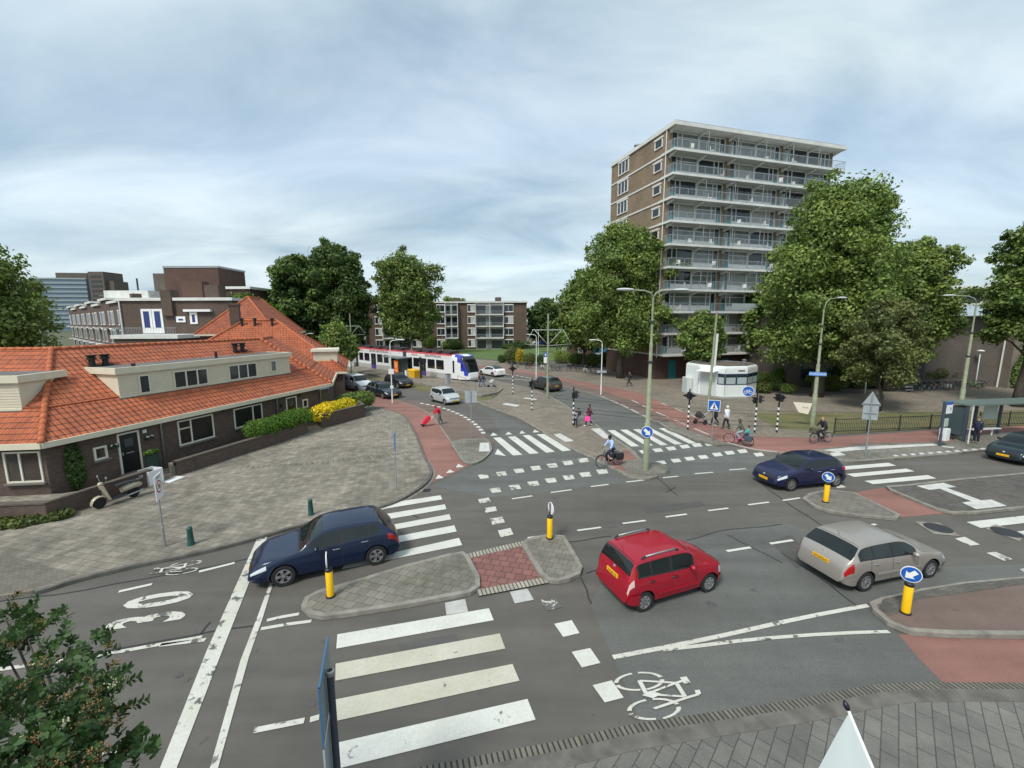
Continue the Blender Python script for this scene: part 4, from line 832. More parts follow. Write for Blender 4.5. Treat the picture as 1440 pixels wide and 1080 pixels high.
def tree(name, label, loc, H, rx, base, m, n=9000, leaf=.16, seed=1, lean=(0, 0), nb=26, trunk=.28, ry=None, group=None, shape=1.0, gap=.26, m2=None, cat='tree'):
    "trunk with limbs; crown of many leaf clumps between height base and H"
    r_ = random.Random(seed); t = thing(name, label, cat, (loc[0], loc[1], 0), 0, group); ry = ry or rx
    tr = MB(); top = H*.86; pts = [(0, 0, -.1)]; k = 7
    for i in range(1, k+1): pts.append((lean[0]*(i/k)**1.5+r_.uniform(-.12, .12), lean[1]*(i/k)**1.5+r_.uniform(-.12, .12), top*i/k))
    tr.tube(pts, [trunk*(1.35 if i == 0 else 1)*(1-.86*i/k) for i in range(k+1)], 9)
    blobs = []; ch = H-base
    for i in range(nb):
        f = (i+.5)/nb; z = base+ch*(.08+.86*f); prof = math.sin(math.pi*min(1, (f*.86+.12)))**(.62*shape)
        a = i*2.399963+r_.uniform(-.4, .4); q = r_.uniform(.45, 1.0)*prof
        x, y_ = math.cos(a)*rx*q*.78, math.sin(a)*ry*q*.78; cx = lean[0]*(z/H)**1.5; cy = lean[1]*(z/H)**1.5
        br = r_.uniform(.75, 1.2)*min(rx, ch*.5)*gap*1.5; blobs.append(((x+cx, y_+cy, z), (br*1.1, br*1.1, br*.85)))
        zs = max(base*.6, z-math.hypot(x, y_)*.75-br*.3); s = zs/top*k; i0 = min(k-1, int(s)); p0 = Vector(pts[i0]).lerp(Vector(pts[i0+1]), min(1, s-i0)); p1 = Vector((x+cx, y_+cy, z)); mid = p0.lerp(p1, .5)+Vector((0, 0, .15*(p1-p0).length))
        tr.tube([p0, mid, p1], [max(.03, trunk*.34*(1-f*.6)), max(.02, trunk*.2*(1-f*.6)), .015], 5)
        for _ in range(2):
            e = p1+Vector((r_.uniform(-1, 1), r_.uniform(-1, 1), r_.uniform(-.3, 1)))*br*.9; tr.tube([mid.lerp(p1, .4), e], [.03, .01], 4)
    tr.build('trunk', BARK, t, True)
    blobs.append(((lean[0]*.4, lean[1]*.4, base+ch*.42), (rx*.34, ry*.34, ch*.24)))
    # secondary clumps make an uneven outline
    extra = []
    for c, rr in list(blobs[:-1]):
        for _ in range(4):
            d = Vector((r_.gauss(0, 1), r_.gauss(0, 1), r_.gauss(.3, .8))).normalized(); f_ = r_.uniform(.9, 1.3); q_ = rr[0]*r_.uniform(.2, .45); extra.append(((c[0]+d.x*rr[0]*f_, c[1]+d.y*rr[0]*f_, c[2]+d.z*rr[2]*f_), (q_*r_.uniform(.8, 1.5), q_, q_*.8)))
    leafcloud('crown', blobs+extra, n, leaf, m, seed=seed, parent=t, hollow=.35, jitter=.5)
    if m2: leafcloud('crown_second_green', extra[::2]+blobs[::3], n//4, leaf, m2, seed=seed+9, parent=t, hollow=.6, jitter=.5)  # leaves of a second green scattered over part of the clumps
    return t
def bush(name, label, loc, r, m, n=900, leaf=.09, seed=3, cat='shrub', group=None, z0=0, flat=1, rz=0):
    "woody stems and several overlapping leaf clumps"
    r_ = random.Random(seed); t = thing(name, label, cat, (loc[0], loc[1], z0), rz, group); rx, ry, rz_ = r
    s = MB()
    for _ in range(6): s.tube([(r_.uniform(-.2, .2)*rx, r_.uniform(-.2, .2)*ry, -.05), (r_.uniform(-.6, .6)*rx, r_.uniform(-.6, .6)*ry, rz_*1.2)], [.03, .012], 5)
    s.build('stems', BARK, t)
    bl = [((0, 0, rz_*.85), (rx*.8, ry*.8, rz_*.85))]
    for _ in range(9): bl.append(((r_.uniform(-.6, .6)*rx, r_.uniform(-.6, .6)*ry, rz_*r_.uniform(.5, 1.35)), (rx*.38, ry*.38, rz_*.5)))
    leafcloud('foliage', bl, n, leaf, m, seed=seed, parent=t, hollow=.72, jitter=.18); return t
house()
def hiphouse(name, label, cx, cy, rz, wx, wy, ze, zr, wall, tm, ov=.4, chim=()):
    t = thing(name, label, 'house', (cx, cy, 0), rz)
    MB().bb((-wx/2+ov, -wy/2+ov, 0), (wx/2-ov, wy/2-ov, ze+.05)).build('wall', wall, t)
    k = min(wx, wy)/2; a = wx/2-k if wx > wy else 0; b = wy/2-k if wy > wx else 0
    m = MB(); m.add([(-wx/2, -wy/2, ze), (wx/2, -wy/2, ze), (wx/2, wy/2, ze), (-wx/2, wy/2, ze), (-a, -b, zr), (a, b, zr)], [(0, 1, 5, 4) if a else (0, 1, 4), (1, 2, 5) if a or not b else (1, 2, 5, 4), (2, 3, 4, 5) if a else (2, 3, 5), (3, 0, 4) if a else (3, 0, 4, 5)])
    rf = m.build('roof', tm, t)
    m = MB(); n = 10
    for p, q in (((-wx/2, -wy/2, ze), (-a, -b, zr)), ((wx/2, -wy/2, ze), (a, -b, zr) if a else (0, -b, zr)), ((wx/2, wy/2, ze), (a, b, zr)), ((-wx/2, wy/2, ze), (-a, b, zr)), ((-a, -b, zr), (a, b, zr))):
        m.tube([Vector(p)+Vector((0, 0, .03)), Vector(q)+Vector((0, 0, .03))], .11, 6)
    m.build('ridge_tiles', RIDGEM, rf, True)
    m = MB(); m.bb((-wx/2-.05, -wy/2-.05, ze-.22), (wx/2+.05, wy/2+.05, ze-.01)); m.build('gutter', CREAM, t)
    for (x, y_, h) in chim:
        m = MB(); m.bb((x-.45, y_-.35, ze), (x+.45, y_+.35, h)); m.bb((x-.52, y_-.42, h-.25), (x+.52, y_+.42, h-.1)); c = m.build('chimney', BRD, rf)
    return t
T1 = tilemat('orange_tiles_d', (math.cos(R(25)), math.sin(R(25)))); T2 = tilemat('pale_orange_tiles', (math.cos(R(10)), math.sin(R(10))), (.44, .13, .055), (.30, .08, .04), .24, .22)
t = hiphouse('hipped_house', 'brick house with orange hipped roof directly behind the terrace end, chimney on its ridge', -27.0, 46.2, R(20), 17, 14, 2.95, 8.05, BRD, T1, chim=((-2.6, 1.4, 9.9),))
m = MB()
for q in ((-1.6, .9), (-.4, .9), (1.2, .9)): m.lathe([(.13, 7.2), (.12, 8.1), (.2, 8.15), (.2, 8.3)], 8, (q[0], q[1]-1.6, 0))
m.build('roof_vent', BLACK, t, True, auto=40)
m = MB(); m.bb((5.4, -5.6, 3.8), (7.6, -3.2, 4.9)); m.mi = 1; m.bb((5.2, -5.8, 4.9), (7.8, -3.0, 5.15)); m.build('dormer', [CREAM, FRAME], t)
hiphouse('hipped_house', 'taller house with steep pale orange hipped roof behind the first hipped roof', -36.6, 61.5, R(12), 9.5, 14, 6.4, 11.3, BRD, T2)
# ---- brick row with white roof edges far left ----------------------------
def brickrow():
    t = thing('brick_row_house', 'three storey brown brick row with flat roof, white roof edges and a railed roof terrace', 'row house', (-68, 75, 0))
    MB().bb((0, 0, 0), (19.5, 10, 11.6)).build('wall', BRD, t)
    m = MB(); m.bb((-.3, -.35, 11.6), (7.5, 10.2, 12.1)); m.bb((9.5, -.35, 11.6), (19.8, 10.2, 12.1)); rf = m.build('roof', SLAB, t)
    MB().bb((7.6, -.5, 9.0), (9.4, 1.4, 13.4)).build('chimney', BRD, rf); MB().bb((13.5, 2, 12), (16, 4, 14.4)).build('chimney', BRD, rf)
    m = MB(); m.bb((7.6, -.12, 6.6), (14.5, -.02, 9.7)); m.build('balcony_door_frame', WHITE, t) if 0 else None
    for (x0, x1, z0_, z1_) in ((3.6, 5.4, 6.0, 10.2), (5.5, 7.3, 6.0, 10.2), (12.0, 13.3, 7.6, 9.6), (9.6, 11.2, 7.9, 8.9)):
        m = MB(); m.bb((x0, -.14, z0_), (x1, 0, z1_)); f = m.build('window', WHITE, t); m = MB(); m.bb((x0+.4, -.17, z0_+1.0 if z1_ > 10 else z0_+.3), (x1-.4, -.142, z1_-.4)); m.build('pane', mat('blue_curtain_glass', (.03, .05, .16), .2), f)
    m = MB(); m.bb((3.8, -6.0, 0), (14, -.2, 5.3)); m.build('extension_wall', BRD, t); m = MB(); m.bb((3.5, -6.3, 5.3), (14.3, -.1, 5.9)); m.build('extension_roof', SLAB, t)
    m = MB(); m.bb((3.8, -6.0, 7.0), (14, -5.93, 7.06)); 
    for i in range(41): m.bb((3.8+i*.25, -6.0, 5.9), (3.83+i*.25, -5.97, 7.0))
    m.build('railing', RAILM, t)
    m = MB(); m.bb((11.3, -.6, 9.7), (16, .1, 10.1)); m.build('canopy', WHITE, t)
    m = MB(); m.tube([(.1, -.2, 0), (.1, -.2, 11.5)], .1, 6); m.build('downpipe', WHITE, t)
    return t
brickrow()
def streetrow():
    # facade running away to the left rear; each house of the row its own thing
    p0 = Vector((-69, 76)); d = Vector((-80, 67)).normalized(); ang = math.atan2(-d.y, -d.x); n = Vector((math.cos(ang+math.pi/2), math.sin(ang+math.pi/2)))
    for i in range(8):
        w_ = 10.5; a = p0+d*(w_*(i+1))
        t = thing('brick_row_house', 'narrow brown brick house, %s of the street row behind the terrace' % ('nearest', 'second', 'third', 'fourth', 'fifth', 'sixth', 'seventh', 'farthest')[i], 'row house', (a.x, a.y, 0), ang, 'brick houses of the street running away')
        H = 12.2 if i % 2 else 11.4
        MB().bb((0, 0, 0), (w_-.02, 9, H)).build('wall', [BRD, BRR][i % 2], t)
        m = MB(); m.bb((-.1, -.4, H), (w_, 9.2, H+.4)); rf = m.build('roof', SLAB, t); m = MB(); m.bb((1, 3, H+.4), (3, 4.5, H+2)); m.build('chimney', BRD, rf)
        MB().bb((4.4, -1.0, 3.2), (7.4, 0, 3.4)).build('balcony_slab', WHITE, t); MB().bb((4.4, -1.0, 6.7), (7.4, 0, 6.9)).build('balcony_slab', WHITE, t)
        for z in (.7, 3.9, 7.4):
            for x in (.9, 2.5, 8.4):
                m = MB(); m.bb((x, -.12, z), (x+1.25, -.0, z+2.7)); f = m.build('window', WHITE, t); m = MB(); m.bb((x+.18, -.14, z+.2), (x+1.07, -.121, z+2.5)); m.build('pane', GLASS, f)
streetrow()
t = thing('brick_hall', 'windowless tall brown brick block with flat top above the row houses', 'brick building', (-73.2, 92, 0))
MB().bb((0, 0, 0), (11.5, 9, 19.2)).build('wall', BRR, t); MB().bb((-.1, -.1, 19.2), (11.6, 9.1, 19.6)).build('roof_edge', STEEL, t); MB().bb((-3.2, 1, 0), (0, 8, 18.2)).build('side_wall', BRG, t)
MB().bb((-9.5, -4, 12), (-.5, 4, 14.3)).build('white_shed', SLAB, t); MB().tube([(-5, -1, 14), (-5, -1, 17)], .15, 6).build('flue', DARK, t)
t = thing('brick_hall', 'lower brown brick block with white roof edge right of the tall block', 'brick building', (-59, 88, 0)); MB().bb((0, 0, 0), (6, 9, 14.5)).build('wall', BRR, t); MB().bb((-.3, -.4, 14.5), (6.3, 9, 15.0)).build('roof', SLAB, t); MB().bb((-5.5, -3, 12), (-1.5, -1, 15.8)).build('chimney', BRR, t)
t = thing('high_rise', 'far grey high rise with horizontal bands on the left skyline', 'high rise', (-438, 400, 0), R(8)); MB().bb((0, 0, 0), (42, 30, 48)).build('wall', mat('pale_blue_cladding', (.13, .19, .24), .6), t)
m = MB()
for k in range(12): m.bb((-.5, -.6, 3.5+k*4), (42.5, 0, 4.9+k*4))
m.build('bands', mat('far_white', (.27, .32, .35), .7), t); MB().bb((14, 5, 48), (40, 25, 54)).build('plant_room', BRG, t); MB().bb((-14, 2, 0), (-1, 28, 45)).build('side_wing', SOFF, t)
t = thing('high_rise', 'narrow far brown tower right of the grey high rise', 'high rise', (-388, 400, 0)); MB().bb((0, 0, 0), (14, 20, 54)).build('wall', BRG, t); MB().bb((14, 3, 0), (20, 18, 46)).build('side_wing', BRG, t)
m = MB()
for k in range(10): m.bb((2, -.2, 10+k*4.3), (12, 0, 12+k*4.3))
m.build('windows', GLASS, t)
for i, (x, w_, h) in enumerate(((-100, 9, 13.2), (-84, 10, 14.6), (-112, 8, 14.9))):
    t = thing('brick_hall', ('small flat brick block over the row roofs, lowest', 'wide flat brick block over the row roofs', 'grey brick block beside the left tree')[i], 'brick building', (x, 118, 0)); MB().bb((0, 0, 0), (w_, 8, h)).build('wall', (BRD, BRR, BRG)[i], t); MB().bb((-.2, -.2, h), (w_+.2, 8.2, h+.4)).build('roof', TIN, t)
    m = MB()
    for q in range(4): m.tube([(1+q*1.6, 3, h), (1+q*1.6, 3, h+1.4)], .2, 6)
    m.build('chimney_pot', BLACK, t)
# ---- building on the right -------------------------------------------------
def school():
    t = thing('school_building', 'grey brown brick building with pale metal roof edge and dark windows behind the parked bicycles', 'school', (33, 50.5, 0), R(-2))
    MB().bb((0, 0, 0), (24.2, 14, 8.3)).build('wall', BRG, t)
    MB().bb((24.2, -1.2, 0), (52, 14, 8.3)).build('wall', brickwall('sand_brick', (.19, .165, .13), (.16, .14, .11), (.12, .11, .09)), t)
    m = MB(); m.add([(-1, -.9, 8.3), (52, -2.2, 8.3), (52, -.2, 9.5), (-1, 1, 9.5), (-1, 8, 9.5), (52, 8, 9.5)], [(0, 1, 2, 3), (3, 2, 5, 4)]); m.bb((-1, -.88, 8.18), (24, .2, 8.3)); m.bb((24, -2.18, 8.18), (52, -.8, 8.3)); m.build('roof_edge', mat('zinc_roof', (.36, .43, .47), .5, .3, noise=.08, nscale=.6), t)
    m = MB(); m.bb((8, 4.5, 9.4), (50, 12, 11.6)); p = m.build('penthouse', mat('pale_render', (.42, .41, .38), .8), t)
    MB().bb((7.4, 3.6, 11.6), (50.5, 12.4, 12.0)).build('penthouse_roof', SLAB, p)
    for i in range(9):
        m = MB(); m.bb((9.5+i*4.4, 4.4, 9.7), (12.3+i*4.4, 4.48, 11.4)); w_ = m.build('window', FRAME, p); m = MB(); m.bb((9.7+i*4.4, 4.36, 9.9), (12.1+i*4.4, 4.398, 11.25)); m.build('pane', GLASS, w_)
    for x in (1.5, 6.5, 11.5):
        for z in (1.0, 5.2):
            m = MB(); m.bb((x, -.1, z), (x+4.2, 0, z+2.2)); w_ = m.build('window', mat('dark_blue_frame', (.02, .04, .08), .5), t); m = MB(); m.bb((x+.1, -.13, z+.1), (x+4.1, -.101, z+2.1)); m.build('pane', GLASS, w_)
    for i in range(4):
        x = 27.5+i*6.3; m = MB(); m.bb((x, -1.32, 4.6), (x+3.9, -1.2, 8.0)); w_ = m.build('window', mat('dark_blue_frame', (.02, .04, .08), .5), t)
        m = MB(); m.bb((x+.12, -1.35, 4.7), (x+1.9, -1.322, 7.9)); m.bb((x+2.05, -1.35, 4.7), (x+3.8, -1.322, 7.9)); m.build('pane', GLASS, w_)
    m = MB()
    for k in range(26):
        a0, a1 = R(-50+k*290/26), R(-50+(k+1.02)*290/26); r0, r1 = .46, .74; cx, cz = 28.6, 6.1
        m.add([(cx+r*math.cos(a), -1.4, cz+r*math.sin(a)) for r, a in ((r0, a0), (r1, a0), (r1, a1), (r0, a1))], [(0, 1, 2, 3)])
    m.box((29.15, -1.4, 5.5), (.5, .02, .22)); m.box((28.75, -1.4, 5.3), (.22, .02, .5)); m.build('round_emblem', mat('pale_green_sign', (.45, .65, .5), .5), t)
    MB().bb((27, -2.4, 3.0), (34, -1.2, 3.9)).build('entrance_canopy', mat('teal_canopy', (.03, .28, .24), .5), t)
    MB().bb((28.5, -1.8, 2.4), (38, -1.5, 2.9)).build('red_beam', mat('red_beam', (.3, .05, .03), .6), t)
    m = MB(); 
    for i in range(24): m.bb((27.8+i*.3, -2.0, 0), (27.83+i*.3, -1.97, 2.3))
    for x in (27.7, 29.9, 32.1, 34.3): m.bb((x, -2.05, 0), (x+.1, -1.93, 2.4))
    m.build('gate', DARK, t)
    MB().tube([(24.1, -.2, 0), (24.25, -.2, 8.1)], .09, 8).build('downpipe', WPOLE, t)
    m = MB(); m.bb((26.2, -1.9, 2.4), (27.6, -1.84, 3.9)); m.mi = 1; m.bb((26.35, -1.93, 2.9), (27.4, -1.905, 3.2)); m.bb((26.35, -1.93, 3.35), (27.1, -1.905, 3.5)); m.build('banner', [WHITE, mat('banner_green', (.1, .35, .2), .6)], t)
    wp_ = leafcloud('climber', [((24.9, -1.5, 1.8), (.7, .3, 1.9)), ((25.4, -1.5, 3.4), (.7, .3, .9))], 1500, .11, LEAFM, parent=t)
    return t
school()
# ---- kiosk ------------------------------------------------------------------
def kiosk():
    fp = [(19.46, 47.25), (19.89, 44.91), (21.64, 42.75), (24.02, 43.0), (25.9, 44.6), (26.6, 47.3), (25.2, 49.6), (21.2, 49.8)]; c = Vector((23, 46.4))
    t = thing('kiosk', 'white faceted kiosk with a dark window band on the plaza', 'kiosk', (c.x, c.y, 0))
    P = [Vector(p)-c for p in fp]; o = lambda k: [p*k for p in P]
    MB().prism([(p.x, p.y) for p in o(1.05)], 0, .16).build('plinth', SOFF, t)
    W_ = mat('white_panel', (.70, .74, .72), .35, noise=.04, nscale=2)
    MB().prism([(p.x, p.y) for p in P], .16, 3.0).build('panel_wall', W_, t)
    m = MB(); n = len(P); q = o(.95)
    m.add([(p.x, p.y, 3.0) for p in P]+[(p.x*.99, p.y*.99, 3.18) for p in P]+[(p.x, p.y, 3.26) for p in q]+[(p.x*.93, p.y*.93, 3.26) for p in P], [(r*n+i, r*n+(i+1) % n, (r+1)*n+(i+1) % n, (r+1)*n+i) for r in range(3) for i in range(n)]); m.build('roof_rim', W_, t)
    MB().prism([(p.x*.93, p.y*.93) for p in P], 3.0, 3.14).build('roof', mat('brown_roofing', (.13, .11, .09), .9, noise=.2), t)
    for x in (-1.5, 1.9):
        MB().lathe([(.16, 3.1), (.16, 3.4), (.3, 3.42), (.3, 3.5), (.12, 3.55), (.12, 3.62), (.3, 3.68), (.05, 3.78)], 12, (x, -1.0, 0)).build('roof_vent', STEEL, t, True, auto=35)
    dk = mat('dark_blue_frame', (.02, .04, .08), .5)
    for i, (f0, f1) in ((1, (.72, 1)), (2, (0, 1)), (3, (0, 1)), (4, (0, .9))):
        a, b = P[i], P[(i+1) % n]; d = (b-a); L_ = d.length; u = d/L_; nn = Vector((u.y, -u.x)); ang = math.atan2(u.y, u.x); s0, s1 = f0*L_, f1*L_
        m = MB(); mid = a+u*(s0+s1)/2+nn*.012; m.box((mid.x, mid.y, 1.95), (s1-s0, .04, 1.12), ang); w_ = m.build('window', dk, t)
        m = MB(); k = 2 if s1-s0 > 1.6 else 1
        for j in range(k):
            l = (s1-s0)/k; mid = a+u*(s0+l*(j+.5))+nn*.04; m.mi = 0; m.box((mid.x, mid.y, 1.8), (l-.2, .02, .66), ang); m.mi = 1; m.box((mid.x, mid.y, 2.3), (l-.2, .02, .22), ang)
        m.build('pane', [mat('frosted_glass', (.36, .42, .42), .25), GLASS], w_)
        m = MB(); 
        for e in (a, b): m.box((e.x+nn.x*.012, e.y+nn.y*.012, 1.6), (.02, .02, 2.8), ang)
        m.build('panel_joint', mat('joint_grey', (.25, .26, .26), .8), t)
    a, b = P[1], P[2]; u = (b-a).normalized(); nn = Vector((u.y, -u.x)); mid = (a+b)/2-u*.3; 
    m = MB(); p0 = mid-u*.95; p1 = mid+u*.95; z = 2.72
    m.add([(p0.x, p0.y, z), (p1.x, p1.y, z), (p1.x+nn.x*1.0, p1.y+nn.y*1.0, z-.05), (p0.x+nn.x*1.0, p0.y+nn.y*1.0, z-.05), (p0.x, p0.y, z+.07), (p1.x, p1.y, z+.07), (p1.x+nn.x*1.0, p1.y+nn.y*1.0, z+.0), (p0.x+nn.x*1.0, p0.y+nn.y*1.0, z+.0)], [(3, 2, 1, 0), (4, 5, 6, 7), (0, 1, 5, 4), (1, 2, 6, 5), (2, 3, 7, 6), (3, 0, 4, 7)]); m.build('awning', WHITE, t)
    m = MB(); mid = mid+nn*.02; m.box((mid.x, mid.y, 1.3), (1.7, .03, 2.1), math.atan2(u.y, u.x)); m.build('door', mat('pale_shutter', (.52, .57, .56), .5), t)
    a, b = P[3], P[4]; u = (b-a).normalized(); nn = Vector((u.y, -u.x)); a2, b2 = P[2], P[3]; u2 = (b2-a2).normalized(); n2 = Vector((u2.y, -u2.x)); m = MB(); mm = a2+u2*1.7+n2*.03; m.box((mm.x, mm.y, 2.82), (.7, .02, .1), math.atan2(u2.y, u2.x)); m.build('lettering_strip', DARK, t)
    m = MB(); m.bb((-3.95, -.6, .0), (-3.4, .7, 1.7)); m.build('side_cabinet', mat('pale_shutter', (.52, .57, .56)), t)
kiosk()
# ---- garden walls, planter, hedges -----------------------------------------
def gwall(name, label, pts, h, th=.24, m=BRD, cap=None):
    P = [Vector((p[0], p[1])) for p in pts]; c = sum(P, Vector((0, 0)))/len(P); t = thing(name, label, 'wall', (c.x, c.y, PZ)); Q = [p-c for p in P]
    mb = MB(); ribbon(mb, Q, th, h, 0, h+.1); 
    for e, s in ((Q[0], 1), (Q[-1], -1)): pass
    mb.build('brickwork', m, t); mb = MB(); ribbon(mb, Q, th+.07, h+.06, 0, .06); mb.build('coping', cap or mat('coping_brick', (.10, .085, .07), .9, noise=.25, nscale=8), t); return t
gb = [Vector(p) for p in ((-30, 14.9), (-18.5, 15.95), (-17.6, 19.4))]
gwall('garden_wall', 'low dark brick garden wall under the black front door, beside the parked scooter', [(-31, 14.8), (-18.45, 16.0), (-17.75, 19.0), (-17.55, 19.75)], .72)
gwall('garden_wall', 'dark brick garden wall below the two front windows, hedge on top', [(-17.25, 20.9), (-16.2, 24.2), (-15.15, 27.2), (-14.6, 29.4)], .72)
gwall('planter_wall', 'high dark brick planter wall holding the yellow shrub', [(-14.9, 31.9), (-14.05, 30.65), (-12.3, 34.5), (-13.6, 36.5)], 1.0)
m = MB(); m.prism([(-31, 14.9), (-18.55, 16.1), (-17.7, 19.7), (-18.3, 19.9), (-19.0, 18), (-19.6, 17.6), (-31, 17)], 0, .55); m.prism([(-17.35, 20.9), (-16.3, 24.2), (-15.25, 27.2), (-14.7, 29.3), (-15.9, 29.7), (-18.0, 21.4)], 0, .62); S(m.build('garden_ground', PAVE))
def hedgeline(name, label, pts, r, m, n, leaf, seed, z0, cat='hedge'):
    c = sum((Vector(p) for p in pts), Vector((0, 0)))/len(pts); t = thing(name, label, cat, (c.x, c.y, z0)); bl = []; r_ = random.Random(seed); st = MB()
    for a, b in zip(pts, pts[1:]):
        a, b = Vector(a)-c, Vector(b)-c; k = max(1, int((b-a).length/(r[0]*.7)))
        for i in range(k+1):
            p = a.lerp(b, i/k); bl.append(((p.x+r_.uniform(-.1, .1), p.y+r_.uniform(-.1, .1), r[1]*r_.uniform(.8, 1.1)), (r[0], r[0], r[1]))); st.tube([(p.x, p.y, -.1), (p.x, p.y, r[1])], [.03, .02], 5)
    st.build('stems', BARK, t); leafcloud('foliage', bl, n, leaf, m, seed=seed, parent=t, hollow=.7, jitter=.25); return t
LEAFH = leafmat('leaf_fresh', (.08, .17, .02))
hedgeline('hedge', 'fresh green low hedge spilling over the garden wall below the windows', [(-16.0, 26.0), (-15.3, 28.0), (-14.9, 29.4)], (.78, .6), LEAFH, 12000, .05, 3, .7)
hedgeline('hedge', 'dark green hedge behind the yellow shrub at the terrace corner', [(-14.2, 35.6), (-13.3, 36.6), (-13.0, 37.6)], (.75, .7), LEAFM, 6000, .08, 4, .5)
hedgeline('flowering_shrub', 'bright yellow shrub spilling over the brick planter wall', [(-14.4, 31.2), (-14.3, 33.2), (-13.6, 34.4)], (.8, .62), LEAFY, 7000, .07, 5, .45, 'shrub')
hedgeline('hedge', 'rough grass tuft hedge at the foot of the left garden wall', [(-21.5, 15.3), (-19, 15.55), (-18.1, 16.3)], (.32, .18), LEAFG, 4500, .07, 6, .08)
# ---- trees ---------------------------------------------------------------
tree('leafy_tree', 'dark leafy tree behind the left end of the orange roof', (-46, 37.5), 13.4, 4.9, 2.5, LEAFM, 36000, .16, 11, nb=30)
tree('poplar_tree', 'tall dark poplar, leftmost of the big trees behind the tram', (-47, 95), 22, 6.2, 3, LEAFD, 26000, .3, 12, trunk=.5, shape=.6, nb=40, gap=.2, m2=LEAFM)
tree('poplar_tree', 'tallest dark poplar with a twin top behind the tram', (-38.5, 97), 24.4, 7.6, 3, LEAFD, 34000, .3, 13, trunk=.55, shape=.6, nb=50, gap=.2, m2=LEAFM)
tree('willow_tree', 'rounded mid green willow in front of the long brick flats', (-24.5, 100), 22.2, 8.6, 3.5, LEAFM, 34000, .27, 14, trunk=.5, shape=.7, nb=50, gap=.2, m2=LEAFG)
tree('leafy_tree', 'fresh green tree between the orange roof and the poplars', (-50, 82), 12.6, 6, 2, LEAFH, 14000, .3, 15)
tree('street_tree', 'small street tree with pale leaf tips at the tram stop', (-23.6, 57.5), 7.4, 2.2, 2.6, LEAFM, 7000, .17, 16, trunk=.11, m2=LEAFL, gap=.3)
tree('street_tree', 'small tree partly hiding the rear of the tram', (-24.2, 63.5), 5.2, 1.4, 2.6, LEAFM, 3000, .17, 17, trunk=.09)
tree('leafy_tree', 'broad mid green tree left of the apartment tower', (15.0, 58.5), 20.0, 6.9, 3.6, LEAFM, 62000, .165, 18, trunk=.45, nb=52, m2=LEAFL, ry=5.2, shape=1.0, gap=.19)
tree('leafy_tree', 'lower mid green tree at the left edge of the tower trees', (12.2, 72), 14.5, 5.0, 3, LEAFM, 20000, .25, 19, trunk=.3, m2=LEAFG)
tree('leafy_tree', 'huge wind blown tree covering the right part of the tower', (31.6, 43.5), 20.9, 7.0, 3.0, LEAFM, 80000, .155, 20, lean=(1.2, 0), trunk=.5, nb=60, m2=LEAFL, shape=1.25, gap=.19, ry=6)
tree('leafy_tree', 'wind blown tree right of the huge one, crown leaning right', (42.0, 47), 16.0, 5.6, 3.0, LEAFM, 42000, .16, 21, lean=(1.2, 0), trunk=.4, nb=46, m2=LEAFL, shape=1.3, gap=.19)
tree('purple_tree', 'slender brownish leaved tree on the grass verge', (31.9, 36.3), 9.8, 3.6, 2.4, LEAFB, 22000, .11, 22, trunk=.16, nb=34, gap=.17)
tree('leafy_tree', 'ragged tree at the right edge above the bus shelter', (46.0, 38.0), 16.6, 4.4, 5.0, LEAFM, 24000, .15, 23, trunk=.34, nb=34, gap=.16, m2=LEAFD)
tree('street_tree', 'small round tree behind the kiosk in front of the tower balconies', (22.4, 50.2), 8.3, 2.7, 3.2, LEAFM, 12000, .17, 24, trunk=.14)
tree('leafy_tree', 'big dark green tree beside the gable of the brick flats', (10.5, 132), 13.8, 6.5, 1.5, LEAFD, 16000, .36, 25)
tree('leafy_tree', 'distant low green tree crown at the far right of the dark one', (26, 140), 11.5, 6.5, 1.5, LEAFM, 12000, .36, 26)
for i, (x, y_, h) in enumerate(((58, 70, 12), (-75, 140, 14), (-20, 150, 15), (70, 48, 14), (36, 60, 12))):
    tree('leafy_tree', ('tree behind the school roof', 'far tree over the left row houses', 'far tree top above the flats', 'tree beyond the right picture edge', 'tree in the gap right of the apartment tower')[i], (x, y_), h, h*.42, 2, LEAFM, 12000, .3, 30+i)
# ---- shrub borders ---------------------------------------------------------
kinds = [LEAFD, LEAFM, LEAFH, LEAFG, LEAFM, LEAFL]
def at(px, py): g_ = G(px, py); return (g_.x, g_.y)
def border(spec, group, words):
    for i, (px, py, r, h, k) in enumerate(spec):
        bush('round_shrub', words % (('small', 'low', 'mid sized', 'large')[min(3, int(r*1.6))], ('dark', 'mid green', 'fresh green', 'olive', 'dense green', 'light green')[k], ('first', 'second', 'third', 'fourth', 'fifth', 'sixth', 'seventh', 'eighth', 'ninth', 'tenth', 'eleventh', 'twelfth', 'thirteenth', 'fourteenth', 'fifteenth', 'sixteenth', 'seventeenth', 'eighteenth')[i]), at(px, py), (r*1.15, r*1.15, h*1.25), kinds[k], int(2200*r*r+900), .085, 50+i, group=group)
border([(1067, 543, 1.1, .8, 1), (1074, 553, .8, .55, 3), (1087, 548, .9, .7, 1), (1098, 541, 1.3, .95, 2), (1108, 553, .7, .5, 5), (1078, 531, 1.4, 1.0, 0), (1125, 536, 1.8, 1.3, 0), (1150, 545, 1.5, .9, 1), (1172, 550, 1.3, .8, 3), (1190, 544, 1.9, 1.2, 0), (1213, 545, 1.8, 1.2, 1), (1236, 545, 1.5, 1.1, 0), (1250, 546, .8, .7, 5), (1262, 545, .9, .7, 5), (1290, 541, 2.1, 1.1, 3), (1312, 541, 1.6, .95, 3)], 'shrubs in the border before the school', '%s %s round shrub, %s from the kiosk along the border')
